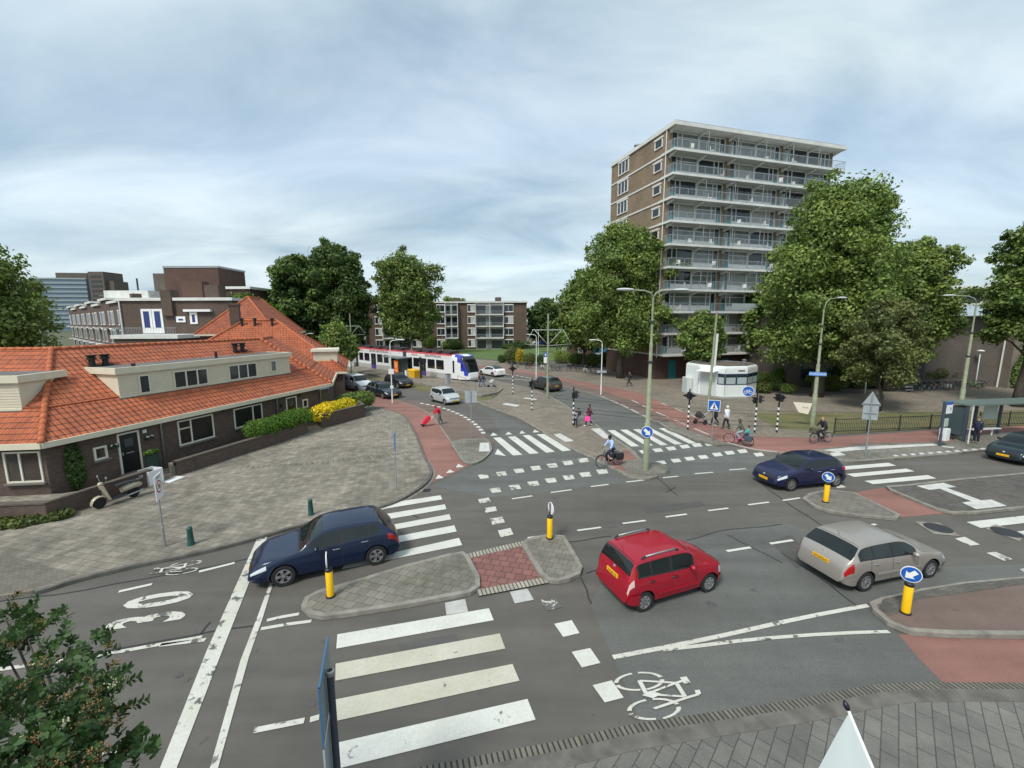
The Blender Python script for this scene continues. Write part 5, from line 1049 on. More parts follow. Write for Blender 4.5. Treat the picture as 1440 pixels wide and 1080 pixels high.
border([(706, 510, 1.0, .7, 0), (722, 512, 1.7, 1.5, 3), (745, 514, 1.3, 1.1, 3), (762, 512, 1.1, .8, 0), (790, 511, 1.5, 1.2, 5), (812, 514, 1.8, 1.1, 1), (832, 515, 1.8, 1.1, 1), (850, 514, 1.6, 1.1, 2), (868, 515, 1.8, 1.2, 1), (895, 518, 1.5, 1.2, 0), (912, 522, 1.5, 1.1, 1), (935, 526, 1.3, 1.2, 1), (948, 527, 1.2, 1.2, 2)], 'shrubs behind the bicycle racks', '%s %s shrub, %s from the left behind the bicycle racks')
border([(671, 490.5, 2.0, 1.3, 0), (681, 490.5, 2.0, 1.9, 0), (714, 490.5, 2.2, 1.0, 0), (724, 490.5, 2.2, 1.0, 0), (733, 490.5, 2.2, 1.2, 0), (605, 491, 2.4, 2.2, 1), (640, 491.5, 2.4, 1.4, 0), (627, 491, 2.0, 1.1, 1)], 'shrubs at the foot of the brick flats', '%s %s shrub, number %s along the brick flats')
bush('flowering_shrub', 'yellow flowering shrub above the parked bicycles on the plaza', at(731, 513.5), (1.0, 1.0, 1.6), leafmat('leaf_mustard', (.45, .36, .03)), 1500, .09, 91, z0=.3)
# ---- foreground bush --------------------------------------------------------
def rowan():
    c = Vector((-4.3, 3.6)); t = thing('rowan_tree', 'leafy tree top with brownish flower clusters at the lower left corner', 'tree', (c.x, c.y, 0)); r_ = random.Random(5)
    E_ = [(G(px, py, z)) for px, py, z in ((40, 900, 4.6), (8, 870, 4.5), (95, 915, 4.5), (60, 960, 4.6), (120, 925, 4.5), (20, 985, 4.7), (100, 1000, 4.6), (130, 985, 4.5), (60, 1050, 4.7), (148, 975, 4.4), (120, 1050, 4.5), (185, 1052, 4.4), (95, 1065, 4.6), (20, 1060, 4.7), (90, 1100, 4.6), (-20, 930, 4.5), (-30, 1000, 4.6), (-40, 1060, 4.6), (50, 1140, 4.6), (110, 1130, 4.5), (5, 915, 4.4), (45, 870, 4.3))]
    L_ = [e-Vector((c.x, c.y, 0)) for e in E_]; tr = MB(); tr.tube([(0, 0, -.1), (-.05, .05, 1.5), (.0, 0, 2.9), (.1, .1, 3.6)], [.13, .1, .07, .04], 8)
    for e in L_:
        m_ = Vector((0, 0, 3.0)).lerp(e, .5)+Vector((0, 0, .12)); tr.tube([(0, 0, 2.6), m_, e], [.03, .018, .006], 5)
    tr.build('trunk', BARK, t, True)
    V = []; Fc = []
    def leaf(p, d, s, nrm):
        a = d.normalized(); b = a.cross(nrm).normalized(); n_ = b.cross(a); i = len(V)
        V.extend([p, p+a*s*.35+b*s*.24+n_*s*.04, p+a*s*.75+b*s*.2+n_*s*.02, p+a*s, p+a*s*.75-b*s*.2+n_*s*.02, p+a*s*.35-b*s*.24+n_*s*.04]); Fc.append(tuple(range(i, i+6)))
    fl = MB(); sprays = []
    for e in L_:
        for _ in range(17):
            o = Vector((r_.gauss(0, .12), r_.gauss(0, .12), r_.gauss(0, .10))); sprays.append(e+o)
    for s_ in sprays:
        ax = Vector((r_.gauss(.3, .6), r_.gauss(0, .6), r_.gauss(.5, .4))).normalized()
        for k in range(15):
            a = k*2.4; side = ax.orthogonal(); side.rotate(Matrix.Rotation(a, 3, ax)); p = s_+ax*(k-7)*.009; leaf(p, side+ax*.6, r_.uniform(.05, .085), (ax+Vector((r_.gauss(0, .3), r_.gauss(0, .3), .4))).normalized())
        if r_.random() < .34:
            q = s_+ax*.07
            fl.mi = 0 if r_.random() < .85 else 1
            for _ in range(26): fl.ball((q.x+r_.gauss(0, .028), q.y+r_.gauss(0, .028), q.z+r_.gauss(0, .012)), r_.uniform(.005, .009), 4)
    me = bpy.data.meshes.new('crown'); me.from_pydata([tuple(v) for v in V], [], Fc); me.materials.append(leafmat('leaf_rowan', (.042, .088, .03), .5)); o = bpy.data.objects.new('crown', me); COL.objects.link(o); o.parent = t
    fl.build('flower_clusters', [mat('faded_flowers', (.26, .15, .06), .9, noise=.4, nscale=40), mat('cream_flowers', (.6, .55, .35), .9)], t)
rowan()
# ================================================================ vehicles
def interp(P, x):
    if x <= P[0][0]: return P[0][1]
    for i in range(len(P)-1):
        if x <= P[i+1][0]:
            a, b = P[i], P[i+1]; t = (x-a[0])/(b[0]-a[0])
            p0 = P[i-1] if i else a; p3 = P[i+2] if i+2 < len(P) else b
            m1 = (b[1]-p0[1])/max(1e-6, b[0]-p0[0])*(b[0]-a[0]); m2 = (p3[1]-a[1])/max(1e-6, p3[0]-a[0])*(b[0]-a[0])
            s = (b[1]-a[1]); m1 = max(-3*abs(s), min(3*abs(s), m1)) if m1*s > 0 else 0; m2 = max(-3*abs(s), min(3*abs(s), m2)) if m2*s > 0 else 0
            return a[1]*(2*t**3-3*t*t+1)+m1*(t**3-2*t*t+t)+b[1]*(-2*t**3+3*t*t)+m2*(t**3-t*t)
    return P[-1][1]
def rim_part(rw, kind, m):
    b = MB(); rr = rw*.66
    b.mi = 1; b.lathe([(rr*.93, .01), (0, .01)], 20, axis='y'); b.mi = 0; b.lathe([(rr, -.02), (rr, .05), (rr*.92, .055), (rr*.9, .0)], 20, axis='y')
    n = {'multi': 9, 'five': 5, 'cover': 7}[kind]; wd = {'multi': .03, 'five': .045, 'cover': .075}[kind]
    for k in range(n):
        a = 2*math.pi*k/n; da = wd/rr
        for s_ in ((-.6, .6) if kind == 'five' else (0,)):
            aa = a+s_*da*1.1; ca, sa = math.cos(aa), math.sin(aa); M_ = Matrix(((ca, 0, -sa, 0), (0, 1, 0, 0), (sa, 0, ca, 0), (0, 0, 0, 1)))
            b.bb((rr*.15, .012, -wd/2), (rr*.93, .045, wd/2), M_)
    b.lathe([(rr*.2, .0), (rr*.2, .05), (rr*.1, .056), (0, .056)], 10, axis='y')
    return b.build('rim', [m, TRIM], None, True, auto=30)
def paint(name, c, metal=.0, rough=.35):
    m = mat(name, c, rough, metal, .4, coat=.55); return m
RIMM = mat('alloy_rim', (.42, .43, .44), .35, .7); TYRE = mat('tyre_rubber', (.018, .018, .018), .9)
LAMP = mat('headlamp', (.62, .66, .68), .12, .2, coat=1); TAIL = mat('tail_lamp', (.34, .0, .004), .2, coat=1); TAILW = mat('tail_lamp_clear', (.6, .45, .42), .2, coat=1)
PLATE = mat('number_plate_yellow', (.75, .42, .01), .5); TRIM = mat('black_trim', (.02, .02, .022), .55)
def car(name, label, S_, pos, ang, group='cars driving at the junction', cat='car', low=False):
    L, W, H, wb, fo, rw = S_['L'], S_['W'], S_['H'], S_['wb'], S_['fo'], S_['rw']
    t = thing(name, label, cat, (pos[0], pos[1], 0), ang, group); hw = W/2
    X = lambda s: fo+wb/2-s       # local x of station s, origin midway between the axles
    top, belt = S_['top'], S_['belt']; bot0 = S_.get('bot', .2)
    st = set(); s = 0
    while s < L: st.add(round(s, 3)); s += .09 if not low else .2
    st |= {L, L-.03, .03}
    for d in S_['seams']: st |= {round(d-.008, 3), round(d+.008, 3)}
    cw = [round(S_['wscreen'][0]-.045, 3), round(S_['wscreen'][0]-.015, 3)]; hs = [round(S_['rscreen'][0]-.05, 3), round(S_['rscreen'][0]-.035, 3)]
    if not low: st |= set(cw) | set(hs)
    for a, b in S_['wins']: st |= {a, b}
    for k in ('wscreen', 'rscreen'): st |= set(S_[k])
    for k in ('head', 'tail'): st |= set(S_[k][:2])
    st = sorted(st); st = [s for i, s in enumerate(st) if i == 0 or s-st[i-1] > .012 or s in (L,)]
    def sec(s):
        T = interp(top, s); B = min(interp(belt, s), T-.012); b = bot0+.1*max(0, 1-s/.35)**2+.12*max(0, 1-(L-s)/.35)**2
        fr = max(0, 1-s/S_.get('nr', .62)); re = max(0, 1-(L-s)/S_.get('tr', .5)); w_ = hw*(1-S_.get('nt', .2)*fr**2.3)*(1-S_.get('tt', .16)*re**2.6)
        h = T-B; wr = w_*(.962-S_.get('tumble', .2)*min(1, h/.45)); dr = min(.075, .35*h)
        R_ = [(0, b), (.5*w_, b), (.86*w_, b), (.955*w_, b+.06)]
        for f, k in ((.22, .985), (.45, 1.0), (.62, 1.0), (.78, .995), (.9, .982), (1.0, .962)): R_.append((k*w_, b+.06+f*(B-b-.06)))
        for f in (.1, .55, .93): R_.append((.962*w_+(wr-.962*w_)*f, B+(T-dr-B)*f))
        R_ += [(wr, T-dr), (wr*.955, T-dr*.4), (wr*.72, T-dr*.05+.0), (wr*.36, T+.008), (0, T+.012)]
        return R_
    rows = [sec(s) for s in st]; n = len(rows[0]); V = []; Fc = []; Mi = []
    for s, r in zip(st, rows):
        V += [(X(s), -y, z) for y, z in r]+[(X(s), y, z) for y, z in r[1:-1]]
    N = 2*n-2
    def idx(i, j, side): # side 0 = right (-y), 1 = left
        if j == 0 or j == n-1 or side == 0: return i*N+j
        return i*N+n+j-1
    grid = {}
    for i in range(len(st)-1):
        mid = (st[i]+st[i+1])/2; seam = (st[i+1]-st[i] < .02) and any(abs(mid-d) < .01 for d in S_['seams'])
        for j in range(n-1):
            for side in (0, 1):
                q = (idx(i, j, side), idx(i, j+1, side), idx(i+1, j+1, side), idx(i+1, j, side))
                if side == 1: q = q[::-1]
                Fc.append(q); Mi.append(1 if (j < 3 or (seam and 3 <= j < 10) or (cw[0]-.001 <= mid <= cw[1]+.001 and j >= 12) or (hs[0]-.001 <= mid <= hs[1]+.001 and j >= 14)) else (2 if j == 3 and S_.get('skirt') else 0)); grid[(i, j, side)] = q
    for i, rev in ((0, True), (len(st)-1, False)):
        ring = [idx(i, j, 0) for j in range(n)]+[idx(i, j, 1) for j in range(n-2, 0, -1)]
        Fc.append(tuple(ring[::-1] if not rev else ring)[::1]); Mi.append(2 if False else 0)
    me = bpy.data.meshes.new('body'); me.from_pydata(V, [], Fc)
    for m_ in (S_['paint'], TRIM, TRIM): me.materials.append(m_)
    me.polygons.foreach_set('material_index', Mi); me.update()
    body = bpy.data.objects.new('body', me); COL.objects.link(body)
    # wheel arches
    wx = (X(fo), X(fo+wb)); cut = MB()
    for x in wx:
        for sgn in (-1, 1): cut.lathe([(rw+.055, -.18), (rw+.055, .2)], 22, (x, sgn*hw, rw+.01), axis='y')
    co = cut.build('cut', TRIM); bm = bmesh.new(); bm.from_mesh(co.data); bmesh.ops.recalc_face_normals(bm, faces=bm.faces); bm.to_mesh(co.data); bm.free()
    bm = bmesh.new(); bm.from_mesh(me); bmesh.ops.recalc_face_normals(bm, faces=bm.faces); bm.to_mesh(me); bm.free()
    md = body.modifiers.new('b', 'BOOLEAN'); md.operation = 'DIFFERENCE'; md.object = co; md.solver = 'EXACT'
    dg = bpy.context.evaluated_depsgraph_get(); dg.update(); nm = bpy.data.meshes.new_from_object(body.evaluated_get(dg)); body.modifiers.clear(); body.data = nm; bpy.data.objects.remove(co)
    for p in nm.polygons:
        c = p.center
        for x in wx:
            if math.hypot(c.x-x, c.z-rw-.01) < rw+.052 and hw-.25 < abs(c.y) < hw+.02: p.material_index = 1
    nm.polygons.foreach_set('use_smooth', [True]*len(nm.polygons)); nm.set_sharp_from_angle(angle=R(32)); body.parent = t
    # surface patches
    Vv = [Vector(v) for v in V]
    def patch(name, m_, sel, off=.004, mirror=(0, 1), parent=t, inset=0):
        vs = []; fs = []; mp = {}
        nrm = {}
        for k, q in grid.items():
            if sel(*k) and k[2] in mirror:
                nn = (Vv[q[2]]-Vv[q[0]]).cross(Vv[q[3]]-Vv[q[1]]).normalized()
                c_ = sum((Vv[v] for v in q), Vector())/4
                if nn.dot(c_-Vector((c_.x*.9, 0, .6))) < 0: nn = -nn
                for v in q: nrm[v] = nrm.get(v, Vector())+nn
                fs.append(q)
        if not fs: return None
        for v in nrm: mp[v] = len(vs); vs.append(Vv[v]+nrm[v].normalized()*off)
        b = MB(); b.add(vs, [tuple(mp[v] for v in q) for q in fs]); o = b.build(name, m_, parent, True, auto=40); return o
    mid_ = lambda i: (st[i]+st[i+1])/2
    for (a, b) in S_['wins']:
        for side in (0, 1):
            patch('side_window', CARGL, lambda i, j, s_, a=a, b=b: a <= mid_(i) <= b and 10 <= j <= 11, mirror=(side,))
    a, b = S_['wins'][0][0], S_['wins'][-1][1]
    for side in (0, 1): patch('window_trim', TRIM if not S_.get('chrome') else STEEL, lambda i, j, s_: a-.05 <= mid_(i) <= b+.05 and 9 <= j <= 11, off=.0015, mirror=(side,))
    a, b = S_['wscreen']; patch('windscreen', CARGL, lambda i, j, s_: a <= mid_(i) <= b and j >= 14, mirror=(0, 1))
    a, b = S_['rscreen']; patch('rear_window', CARGL, lambda i, j, s_: a <= mid_(i) <= b and j >= (14 if not S_.get('van') else 99), mirror=(0, 1))
    a, b, j0, j1 = S_['head']
    for side in (0, 1): patch('headlight', LAMP, lambda i, j, s_: a <= mid_(i) <= b and j0 <= j <= j1, mirror=(side,), off=.006)
    a2, b2, j2, j3 = S_['tail']
    for side in (0, 1): patch('tail_light', TAIL, lambda i, j, s_: a2 <= mid_(i) <= b2 and j2 <= j <= j3, mirror=(side,), off=.008)
    if 'roof' in S_: patch('roof_panel', S_['roof'], lambda i, j, s_: S_['wscreen'][1] <= mid_(i) <= S_['rscreen'][1] and j >= 14, off=.002)
    patch('grille', TRIM, lambda i, j, s_: .03 <= mid_(i) < .13 and j >= 14, off=.006)
    b = MB(); V_ = [(X(0)+.012-.10*(abs(y)/hw)**2, y) for y in [hw*.72*(q/6-1) for q in range(13)]]
    b.add([(x, y, z_) for z_ in (.27, .40) for x, y in V_], [(q, q+1, q+14, q+13) for q in range(12)]); b.build('air_intake', TRIM, t)
    if S_.get('tailw'):
        for side in (0, 1): patch('tail_light_clear', TAILW, lambda i, j, s_: S_['tailw'][0] <= mid_(i) <= S_['tailw'][1] and S_['tailw'][2] <= j <= S_['tailw'][3], mirror=(side,), off=.01)
    for side in (0, 1):
        patch('rear_bumper', S_['paint'], lambda i, j, s_: mid_(i) > L-.42 and 3 <= j <= 4, off=.03, mirror=(side,))
        patch('front_bumper', S_['paint'], lambda i, j, s_: mid_(i) < .4 and 3 <= j <= 4, off=.02, mirror=(side,))
    # rear/front closing details
    def zs(z, front):
        best = 0
        for k in range(60):
            s_ = (k*.02) if front else L-k*.02
            if interp(top, s_) >= z: return s_
        return 0
    zf = S_.get('pf', .42); b = MB(); b.bb((X(0)-.0, -.26, zf-.055), (X(0)+.018, .26, zf+.055)); pf = b.build('number_plate', PLATE, t)
    zr = S_.get('pr', .8); sr = zs(zr, False); b = MB(); b.mi = 0; b.bb((X(sr)-.03, -.26, zr-.055), (X(sr)+.0, .26, zr+.055)); b.mi = 1; vs_, fs_ = text_mesh(S_.get('plate', '27-XJ-VB'), .11); b.add([(X(sr)-.033, -x, zr+y) for x, y, _ in vs_], fs_); b.build('number_plate', [PLATE, BLACK], t)
    for sgn in (-1, 1):
        s_ = S_['wins'][0][0]+.16; B = interp(belt, s_); b = MB(); b.mi = 0; b.ball((X(s_), sgn*(hw+.10), B+.07), (.07, .10, .075), 8); b.mi = 1; b.bb((X(s_)-.02, sgn*(hw-.03), B+.01), (X(s_)+.03, sgn*(hw+.06), B+.05)); b.build('mirror', [S_['paint'], TRIM], t, True, auto=40)
        for d in S_['handles']: b = MB(); zb = interp(belt, d)-.13; b.tube([(X(d)+.1, sgn*(hw*.988), zb), (X(d)+.07, sgn*(hw+.02), zb), (X(d)-.07, sgn*(hw+.02), zb), (X(d)-.1, sgn*(hw*.988), zb)], .013, 6); b.build('door_handle', S_.get('hmat', STEEL), t)
        if S_.get('strip'): b = MB(); b.bb((X(fo+rw+.12), sgn*(hw*.995), S_['strip']), (X(fo+wb-rw-.12), sgn*(hw+.012), S_['strip']+.07)); b.build('side_strip', S_.get('stripm', S_['paint']), t)
        if S_.get('rails'):
            a, b_ = S_['rails']; y = hw*(.962-S_.get('tumble', .2))*.95; b = MB(); zt = lambda q: interp(top, q)-.02; b.mi = 0; b.tube([(X(a), sgn*y, zt(a)+.02), (X(a)-.12, sgn*y, zt(a+.12)+.07)], .028, 6); b.tube([(X(b_), sgn*y, zt(b_)+.02), (X(b_)+.12, sgn*y, zt(b_-.12)+.07)], .028, 6); b.mi = 1; b.tube([(X(a)-.12, sgn*y, zt(a+.12)+.07), (X((a+b_)/2), sgn*y, zt((a+b_)/2)+.075), (X(b_)+.12, sgn*y, zt(b_-.12)+.07)], .022, 6); b.build('roof_rail', [TRIM, S_.get('railm', STEEL)], t, True)
        fg = MB(); fg.ball((X(.14), sgn*hw*.72, .36), (.05, .09, .05), 8); fg.build('fog_light', LAMP, t, True)
    b = MB(); s_ = S_['wscreen'][0]+.02
    for y in (-.35, .2): b.tube([(X(s_), y, interp(top, s_)+.02), (X(s_+.10), y+.42, interp(top, s_+.10)+.025)], .009, 5)
    b.build('wiper', BLACK, t)
    b = MB(); s_ = S_['rscreen'][0]-.12; b.tube([(X(s_), 0, interp(top, s_)), (X(s_)-.1, 0, interp(top, s_)+.17)], .006, 5); b.build('aerial', BLACK, t)
    b = MB(); b.box((X(.02), 0, interp(top, .02)+.06), (.05, .12, .09)); b.ball((X(zs(zr+.2, False))-.015, 0, zr+.18), (.02, .06, .05), 8); b.build('badge', STEEL, t, True)
    # wheels
    prm = None
    tb = MB(); R0, ri = rw, rw*.66
    tb.lathe([(ri, -.1), (R0*.93, -.105), (R0*.985, -.085), (R0, -.05), (R0, .05), (R0*.985, .085), (R0*.93, .105), (ri, .1), (ri*.98, .02), (0, .02)], 26, axis='y')
    wh = tb.build('wheel', TYRE, None, True, auto=30); rm = rim_part(rw, S_.get('rim', 'multi'), RIMM); rm.parent = wh; rm.location = (0, .045, 0)
    first = True
    for x in wx:
        for sgn in (1, -1):
            o = wh if first else dup(wh); first = False; o.parent = t; o.location = (x, sgn*(hw-.115), rw); o.rotation_euler = (0, rnd.uniform(0, 1) if 0 else 0, 0 if sgn == 1 else math.pi)
    return t, X
def place(fr, re, W, flip=False):
    "centre and heading from the near-side front and rear tyre contact points; flip when the front is to the left of the rear in view"
    a, b = G(*fr), G(*re); d = (a-b).normalized(); n = Vector((-d.y, d.x, 0)); c = (a+b)/2
    if n.dot(c-EYE) < 0: n = -n
    c = c+n*(W/2); return (c.x, c.y), math.atan2(d.y, d.x)
def mk(name, label, fr, re, S_, ang=None, group='cars driving at the junction', **k):
    p, a = place(fr, re, S_['W']-.2)
    if ang is not None: a = ang
    return car(name, label, S_, p, a, group, **k)
def hatch(L, W, H, wb, fo, rw, cowl, roofs, roofe, tailz, hoodz=.9, nose=.58, **k):
    "top line of a hatchback from its main points"
    top = [(0, .42), (.03, nose), (.14, nose+.10), (.35, hoodz-.10), (cowl*.75, hoodz), (cowl, hoodz+.07), ((cowl+roofs)/2, hoodz+.07+(H-hoodz-.07)*.56), (roofs, H-.05), (roofs+.45, H), (roofe-.5, H-.01), (roofe, H-.06)]+tailz+[(L, .45)]
    return dict(L=L, W=W, H=H, wb=wb, fo=fo, rw=rw, top=top, **k)
panda = hatch(3.54, 1.59, 1.5, 2.30, .66, .29, .98, 1.42, 3.22, [(3.36, 1.25), (3.46, .98), (3.50, .80), (3.53, .6)], hoodz=.94, nose=.66,
    belt=[(0, .36), (.1, .62), (.5, .84), (1.0, .93), (2.2, .98), (3.2, 1.02), (3.45, .9), (3.54, .5)], seams=[1.18, 2.05, 2.88], wins=[(1.28, 2.02), (2.12, 2.72), (2.78, 3.14)], wscreen=(1.02, 1.40), rscreen=(3.26, 3.43), head=(.07, .34, 6, 8), tail=(3.22, 3.46, 10, 13), handles=[1.95, 2.75], rails=(1.75, 3.0), strip=.42, tailw=(3.3, 3.52, 7, 9), paint=paint('red_paint', (.31, .004, .018)), tumble=.14, rim='cover', pr=.86, plate='10-SF-VJ', nt=.3, tt=.10, hmat=BLACK, nr=.5, tr=.3)
astra = hatch(4.42, 1.81, 1.50, 2.685, .95, .33, 1.38, 2.12, 3.75, [(4.02, 1.22), (4.22, .99), (4.36, .84), (4.40, .66)], hoodz=.92, nose=.55,
    belt=[(0, .36), (.1, .55), (.6, .78), (1.3, .92), (2.6, 1.0), (3.6, 1.06), (4.2, .93), (4.42, .5)], seams=[1.62, 2.62, 3.45], wins=[(1.72, 2.56), (2.66, 3.42), (3.47, 3.72)], wscreen=(1.42, 2.1), rscreen=(3.80, 4.16), head=(.10, .52, 7, 9), tail=(4.02, 4.36, 7, 9), handles=[2.45, 3.3], paint=paint('dark_blue_paint', (.004, .013, .042)), rim='five', pr=.72, pf=.46, nt=.2, tt=.16, chrome=False)
mazda = hatch(4.27, 1.70, 1.42, 2.61, .86, .30, 1.28, 1.95, 3.62, [(3.92, 1.10), (4.14, .90), (4.21, .78), (4.24, .62)], hoodz=.86, nose=.52,
    belt=[(0, .36), (.1, .52), (.6, .76), (1.25, .88), (2.6, .94), (3.7, .98), (4.1, .86), (4.27, .5)], seams=[1.5, 2.5, 3.35], wins=[(1.62, 2.46), (2.54, 3.20), (3.26, 3.70)], wscreen=(1.32, 1.93), rscreen=(3.68, 4.02), head=(.10, .46, 7, 9), tail=(3.98, 4.22, 6, 9), handles=[2.35, 3.15], paint=paint('champagne_silver_paint', (.36, .335, .30), .45, .38), rim='multi', pr=.74, plate='27-GFS-4', nt=.2, tt=.16, strip=.46, stripm=paint('champagne_silver_paint', (.36, .335, .30)), tumble=.2)
p208 = hatch(3.97, 1.74, 1.46, 2.54, .78, .31, 1.15, 1.85, 3.35, [(3.62, 1.16), (3.80, .95), (3.90, .82), (3.95, .62)], hoodz=.93, nose=.62,
    belt=[(0, .36), (.1, .6), (.6, .82), (1.15, .93), (2.4, 1.0), (3.3, 1.04), (3.8, .9), (3.97, .5)], seams=[1.4, 2.4, 3.15], wins=[(1.5, 2.34), (2.44, 3.10), (3.13, 3.34)], wscreen=(1.18, 1.84), rscreen=(3.40, 3.74), head=(.10, .5, 7, 9), tail=(3.55, 3.92, 7, 9), handles=[2.25, 3.0], paint=paint('violet_blue_paint', (.008, .012, .05)), rim='multi', pf=.46, nt=.2)
small = hatch(3.56, 1.64, 1.48, 2.42, .58, .29, .92, 1.5, 3.15, [(3.36, 1.18), (3.46, .95), (3.51, .8), (3.54, .6)], hoodz=.93, nose=.6,
    belt=[(0, .36), (.1, .6), (.5, .82), (.95, .93), (2.2, .98), (3.1, 1.06), (3.4, .92), (3.56, .5)], seams=[1.15, 2.0, 2.75], wins=[(1.25, 1.96), (2.04, 2.7), (2.74, 3.0)], wscreen=(.96, 1.48), rscreen=(3.2, 3.42), head=(.08, .42, 6, 8), tail=(3.2, 3.48, 7, 9), handles=[1.9, 2.65], paint=paint('pale_silver_paint', (.50, .54, .54), .3), rim='cover', nt=.3, pf=.4)
suv = hatch(4.39, 1.83, 1.60, 2.60, .92, .35, 1.3, 1.95, 3.5, [(3.98, 1.28), (4.2, 1.02), (4.32, .88), (4.36, .66)], hoodz=1.0, nose=.66,
    belt=[(0, .4), (.1, .66), (.6, .9), (1.3, 1.01), (2.6, 1.07), (3.6, 1.14), (4.2, 1.0), (4.39, .55)], seams=[1.55, 2.55, 3.35], wins=[(1.65, 2.5), (2.6, 3.3), (3.34, 3.6)], wscreen=(1.33, 1.93), rscreen=(3.6, 4.1), head=(.1, .42, 7, 9), tail=(3.98, 4.32, 7, 9), handles=[2.4, 3.2], paint=paint('grey_brown_paint', (.045, .046, .043), .3), rim='five', pr=.68, rails=(2.0, 3.6), bot=.24)
tesla = hatch(4.69, 1.85, 1.45, 2.88, .84, .34, 1.15, 2.1, 3.5, [(4.1, 1.16), (4.45, 1.05), (4.60, .92), (4.66, .66)], hoodz=.86, nose=.5,
    belt=[(0, .36), (.1, .5), (.6, .72), (1.2, .86), (2.6, .96), (3.6, 1.03), (4.4, 1.0), (4.69, .5)], seams=[1.6, 2.7, 3.6], wins=[(1.7, 2.62), (2.72, 3.5), (3.54, 3.8)], wscreen=(1.2, 2.1), rscreen=(3.3, 4.2), head=(.1, .55, 7, 8), tail=(4.3, 4.62, 7, 8), handles=[2.5, 3.4], paint=paint('white_car_paint', (.74, .76, .76)), rim='five', pr=.75, roof=CARGL)
wagon = hatch(4.83, 1.86, 1.48, 2.82, 1.02, .34, 1.45, 2.2, 4.2, [(4.5, 1.16), (4.66, .98), (4.76, .82), (4.80, .62)], hoodz=.9, nose=.6,
    belt=[(0, .36), (.1, .6), (.6, .8), (1.4, .91), (2.8, .97), (4.2, 1.03), (4.6, .92), (4.83, .5)], seams=[1.7, 2.75, 3.65], wins=[(1.8, 2.68), (2.8, 3.6), (3.66, 4.2)], wscreen=(1.48, 2.18), rscreen=(4.26, 4.6), head=(.1, .48, 7, 9), tail=(4.5, 4.76, 6, 9), handles=[2.6, 3.5], paint=paint('black_blue_paint', (.012, .018, .028)), rim='multi', chrome=True, pf=.44)
bsuv = dict(suv); bsuv['paint'] = paint('black_paint', (.012, .013, .014))
edge = dict(p208); edge['paint'] = paint('dark_petrol_paint', (.008, .018, .022))
van = dict(L=4.38, W=1.81, H=1.80, wb=2.73, fo=.92, rw=.33, top=[(0, .42), (.03, .62), (.14, .76), (.5, .98), (1.0, 1.1), (1.18, 1.16), (1.6, 1.5), (1.95, 1.73), (2.4, 1.8), (4.0, 1.78), (4.22, 1.72), (4.3, 1.2), (4.35, .8), (4.38, .45)],
    belt=[(0, .38), (.1, .64), (.6, .96), (1.2, 1.1), (2.0, 1.12), (4.2, 1.12), (4.3, .9), (4.38, .5)], seams=[1.5, 2.45, 3.3], wins=[(1.62, 2.3)], wscreen=(1.22, 1.93), rscreen=(4.24, 4.28), head=(.12, .6, 7, 8), tail=(4.2, 4.32, 7, 12), handles=[2.3], paint=MATS['white_car_paint'], rim='cover', strip=.46, stripm=TRIM, tumble=.14, nt=.28, tt=.04, van=True, hmat=BLACK)
mk('red_hatchback', 'red small hatchback with silver roof rails crossing the junction', (993, 831), (904, 858), panda)
mk('blue_hatchback', 'dark blue hatchback standing across the white stop line by the traffic island', (400, 823), (530, 793), astra)
mk('silver_estate', 'champagne silver estate car beside the lower right island', (1303, 811), (1212, 830), mazda)
mk('blue_hatchback', 'violet blue small hatchback with bright headlamps beside the right zebra crossing', (1112, 690), (1172, 684), p208)
mk('dark_hatchback', 'dark petrol hatchback cut by the right picture edge in front of the bus shelter', (1436, 656), (1497, 648), edge, ang=R(-163))
mk('white_saloon', 'white glass roofed car driving away right of the tram nose', (675.5, 527.2), (696, 530), tesla, ang=R(128))
mk('grey_suv', 'dark grey brown off road car behind the catenary mast', (750.5, 546.5), (768.5, 551), suv)
mk('small_silver_car', 'small pale silver hatchback driving past the brown bus lane', (627, 570), (607.5, 564.5), small)
mk('dark_estate', 'black blue estate car parked beside the cycle path with chrome window line', (539.7, 561), (520, 556), wagon, group='cars queuing beside the tram stop')
mk('black_suv', 'black off road car behind the dark estate car, beside the tram platform grass', (561, 547.5), (543, 541.5), bsuv, ang=R(-46), group='cars queuing beside the tram stop')
vt, VX = mk('white_van', 'white panel van with a blue swirl on its side behind the estate car', (502, 551.3), (485.4, 547.3), van, ang=R(-41), group='cars queuing beside the tram stop', cat='van')
m = MB()
for k in range(14):
    a = k*.42; m.ball((-.85+.38*math.cos(a)*(1-k*.04), -.865, 1.32+.16*math.sin(a)*(1-k*.04)), (.1, .02, .05), 6)
m.build('side_swirl', mat('logo_blue', (.03, .12, .42), .5), vt)
for i, (px, py, c, nm) in enumerate(((757, 484.5, (.5, .55, .6), 'pale grey'), (764, 485, (.04, .12, .4), 'bright blue'), (772, 485, (.03, .04, .06), 'dark'), (806, 489.5, (.3, .32, .34), 'mid grey'))):
    sp = dict(small if i % 2 else p208); sp['paint'] = paint('far_paint_%s' % nm.split()[0], c); g = G(px, py); car('parked_car', '%s car parked far behind the lawn, %s from the left' % (nm, ('first', 'second', 'third', 'fourth')[i]), sp, (g.x, g.y), R(8+i*3), 'cars parked beyond the lawn', low=True)
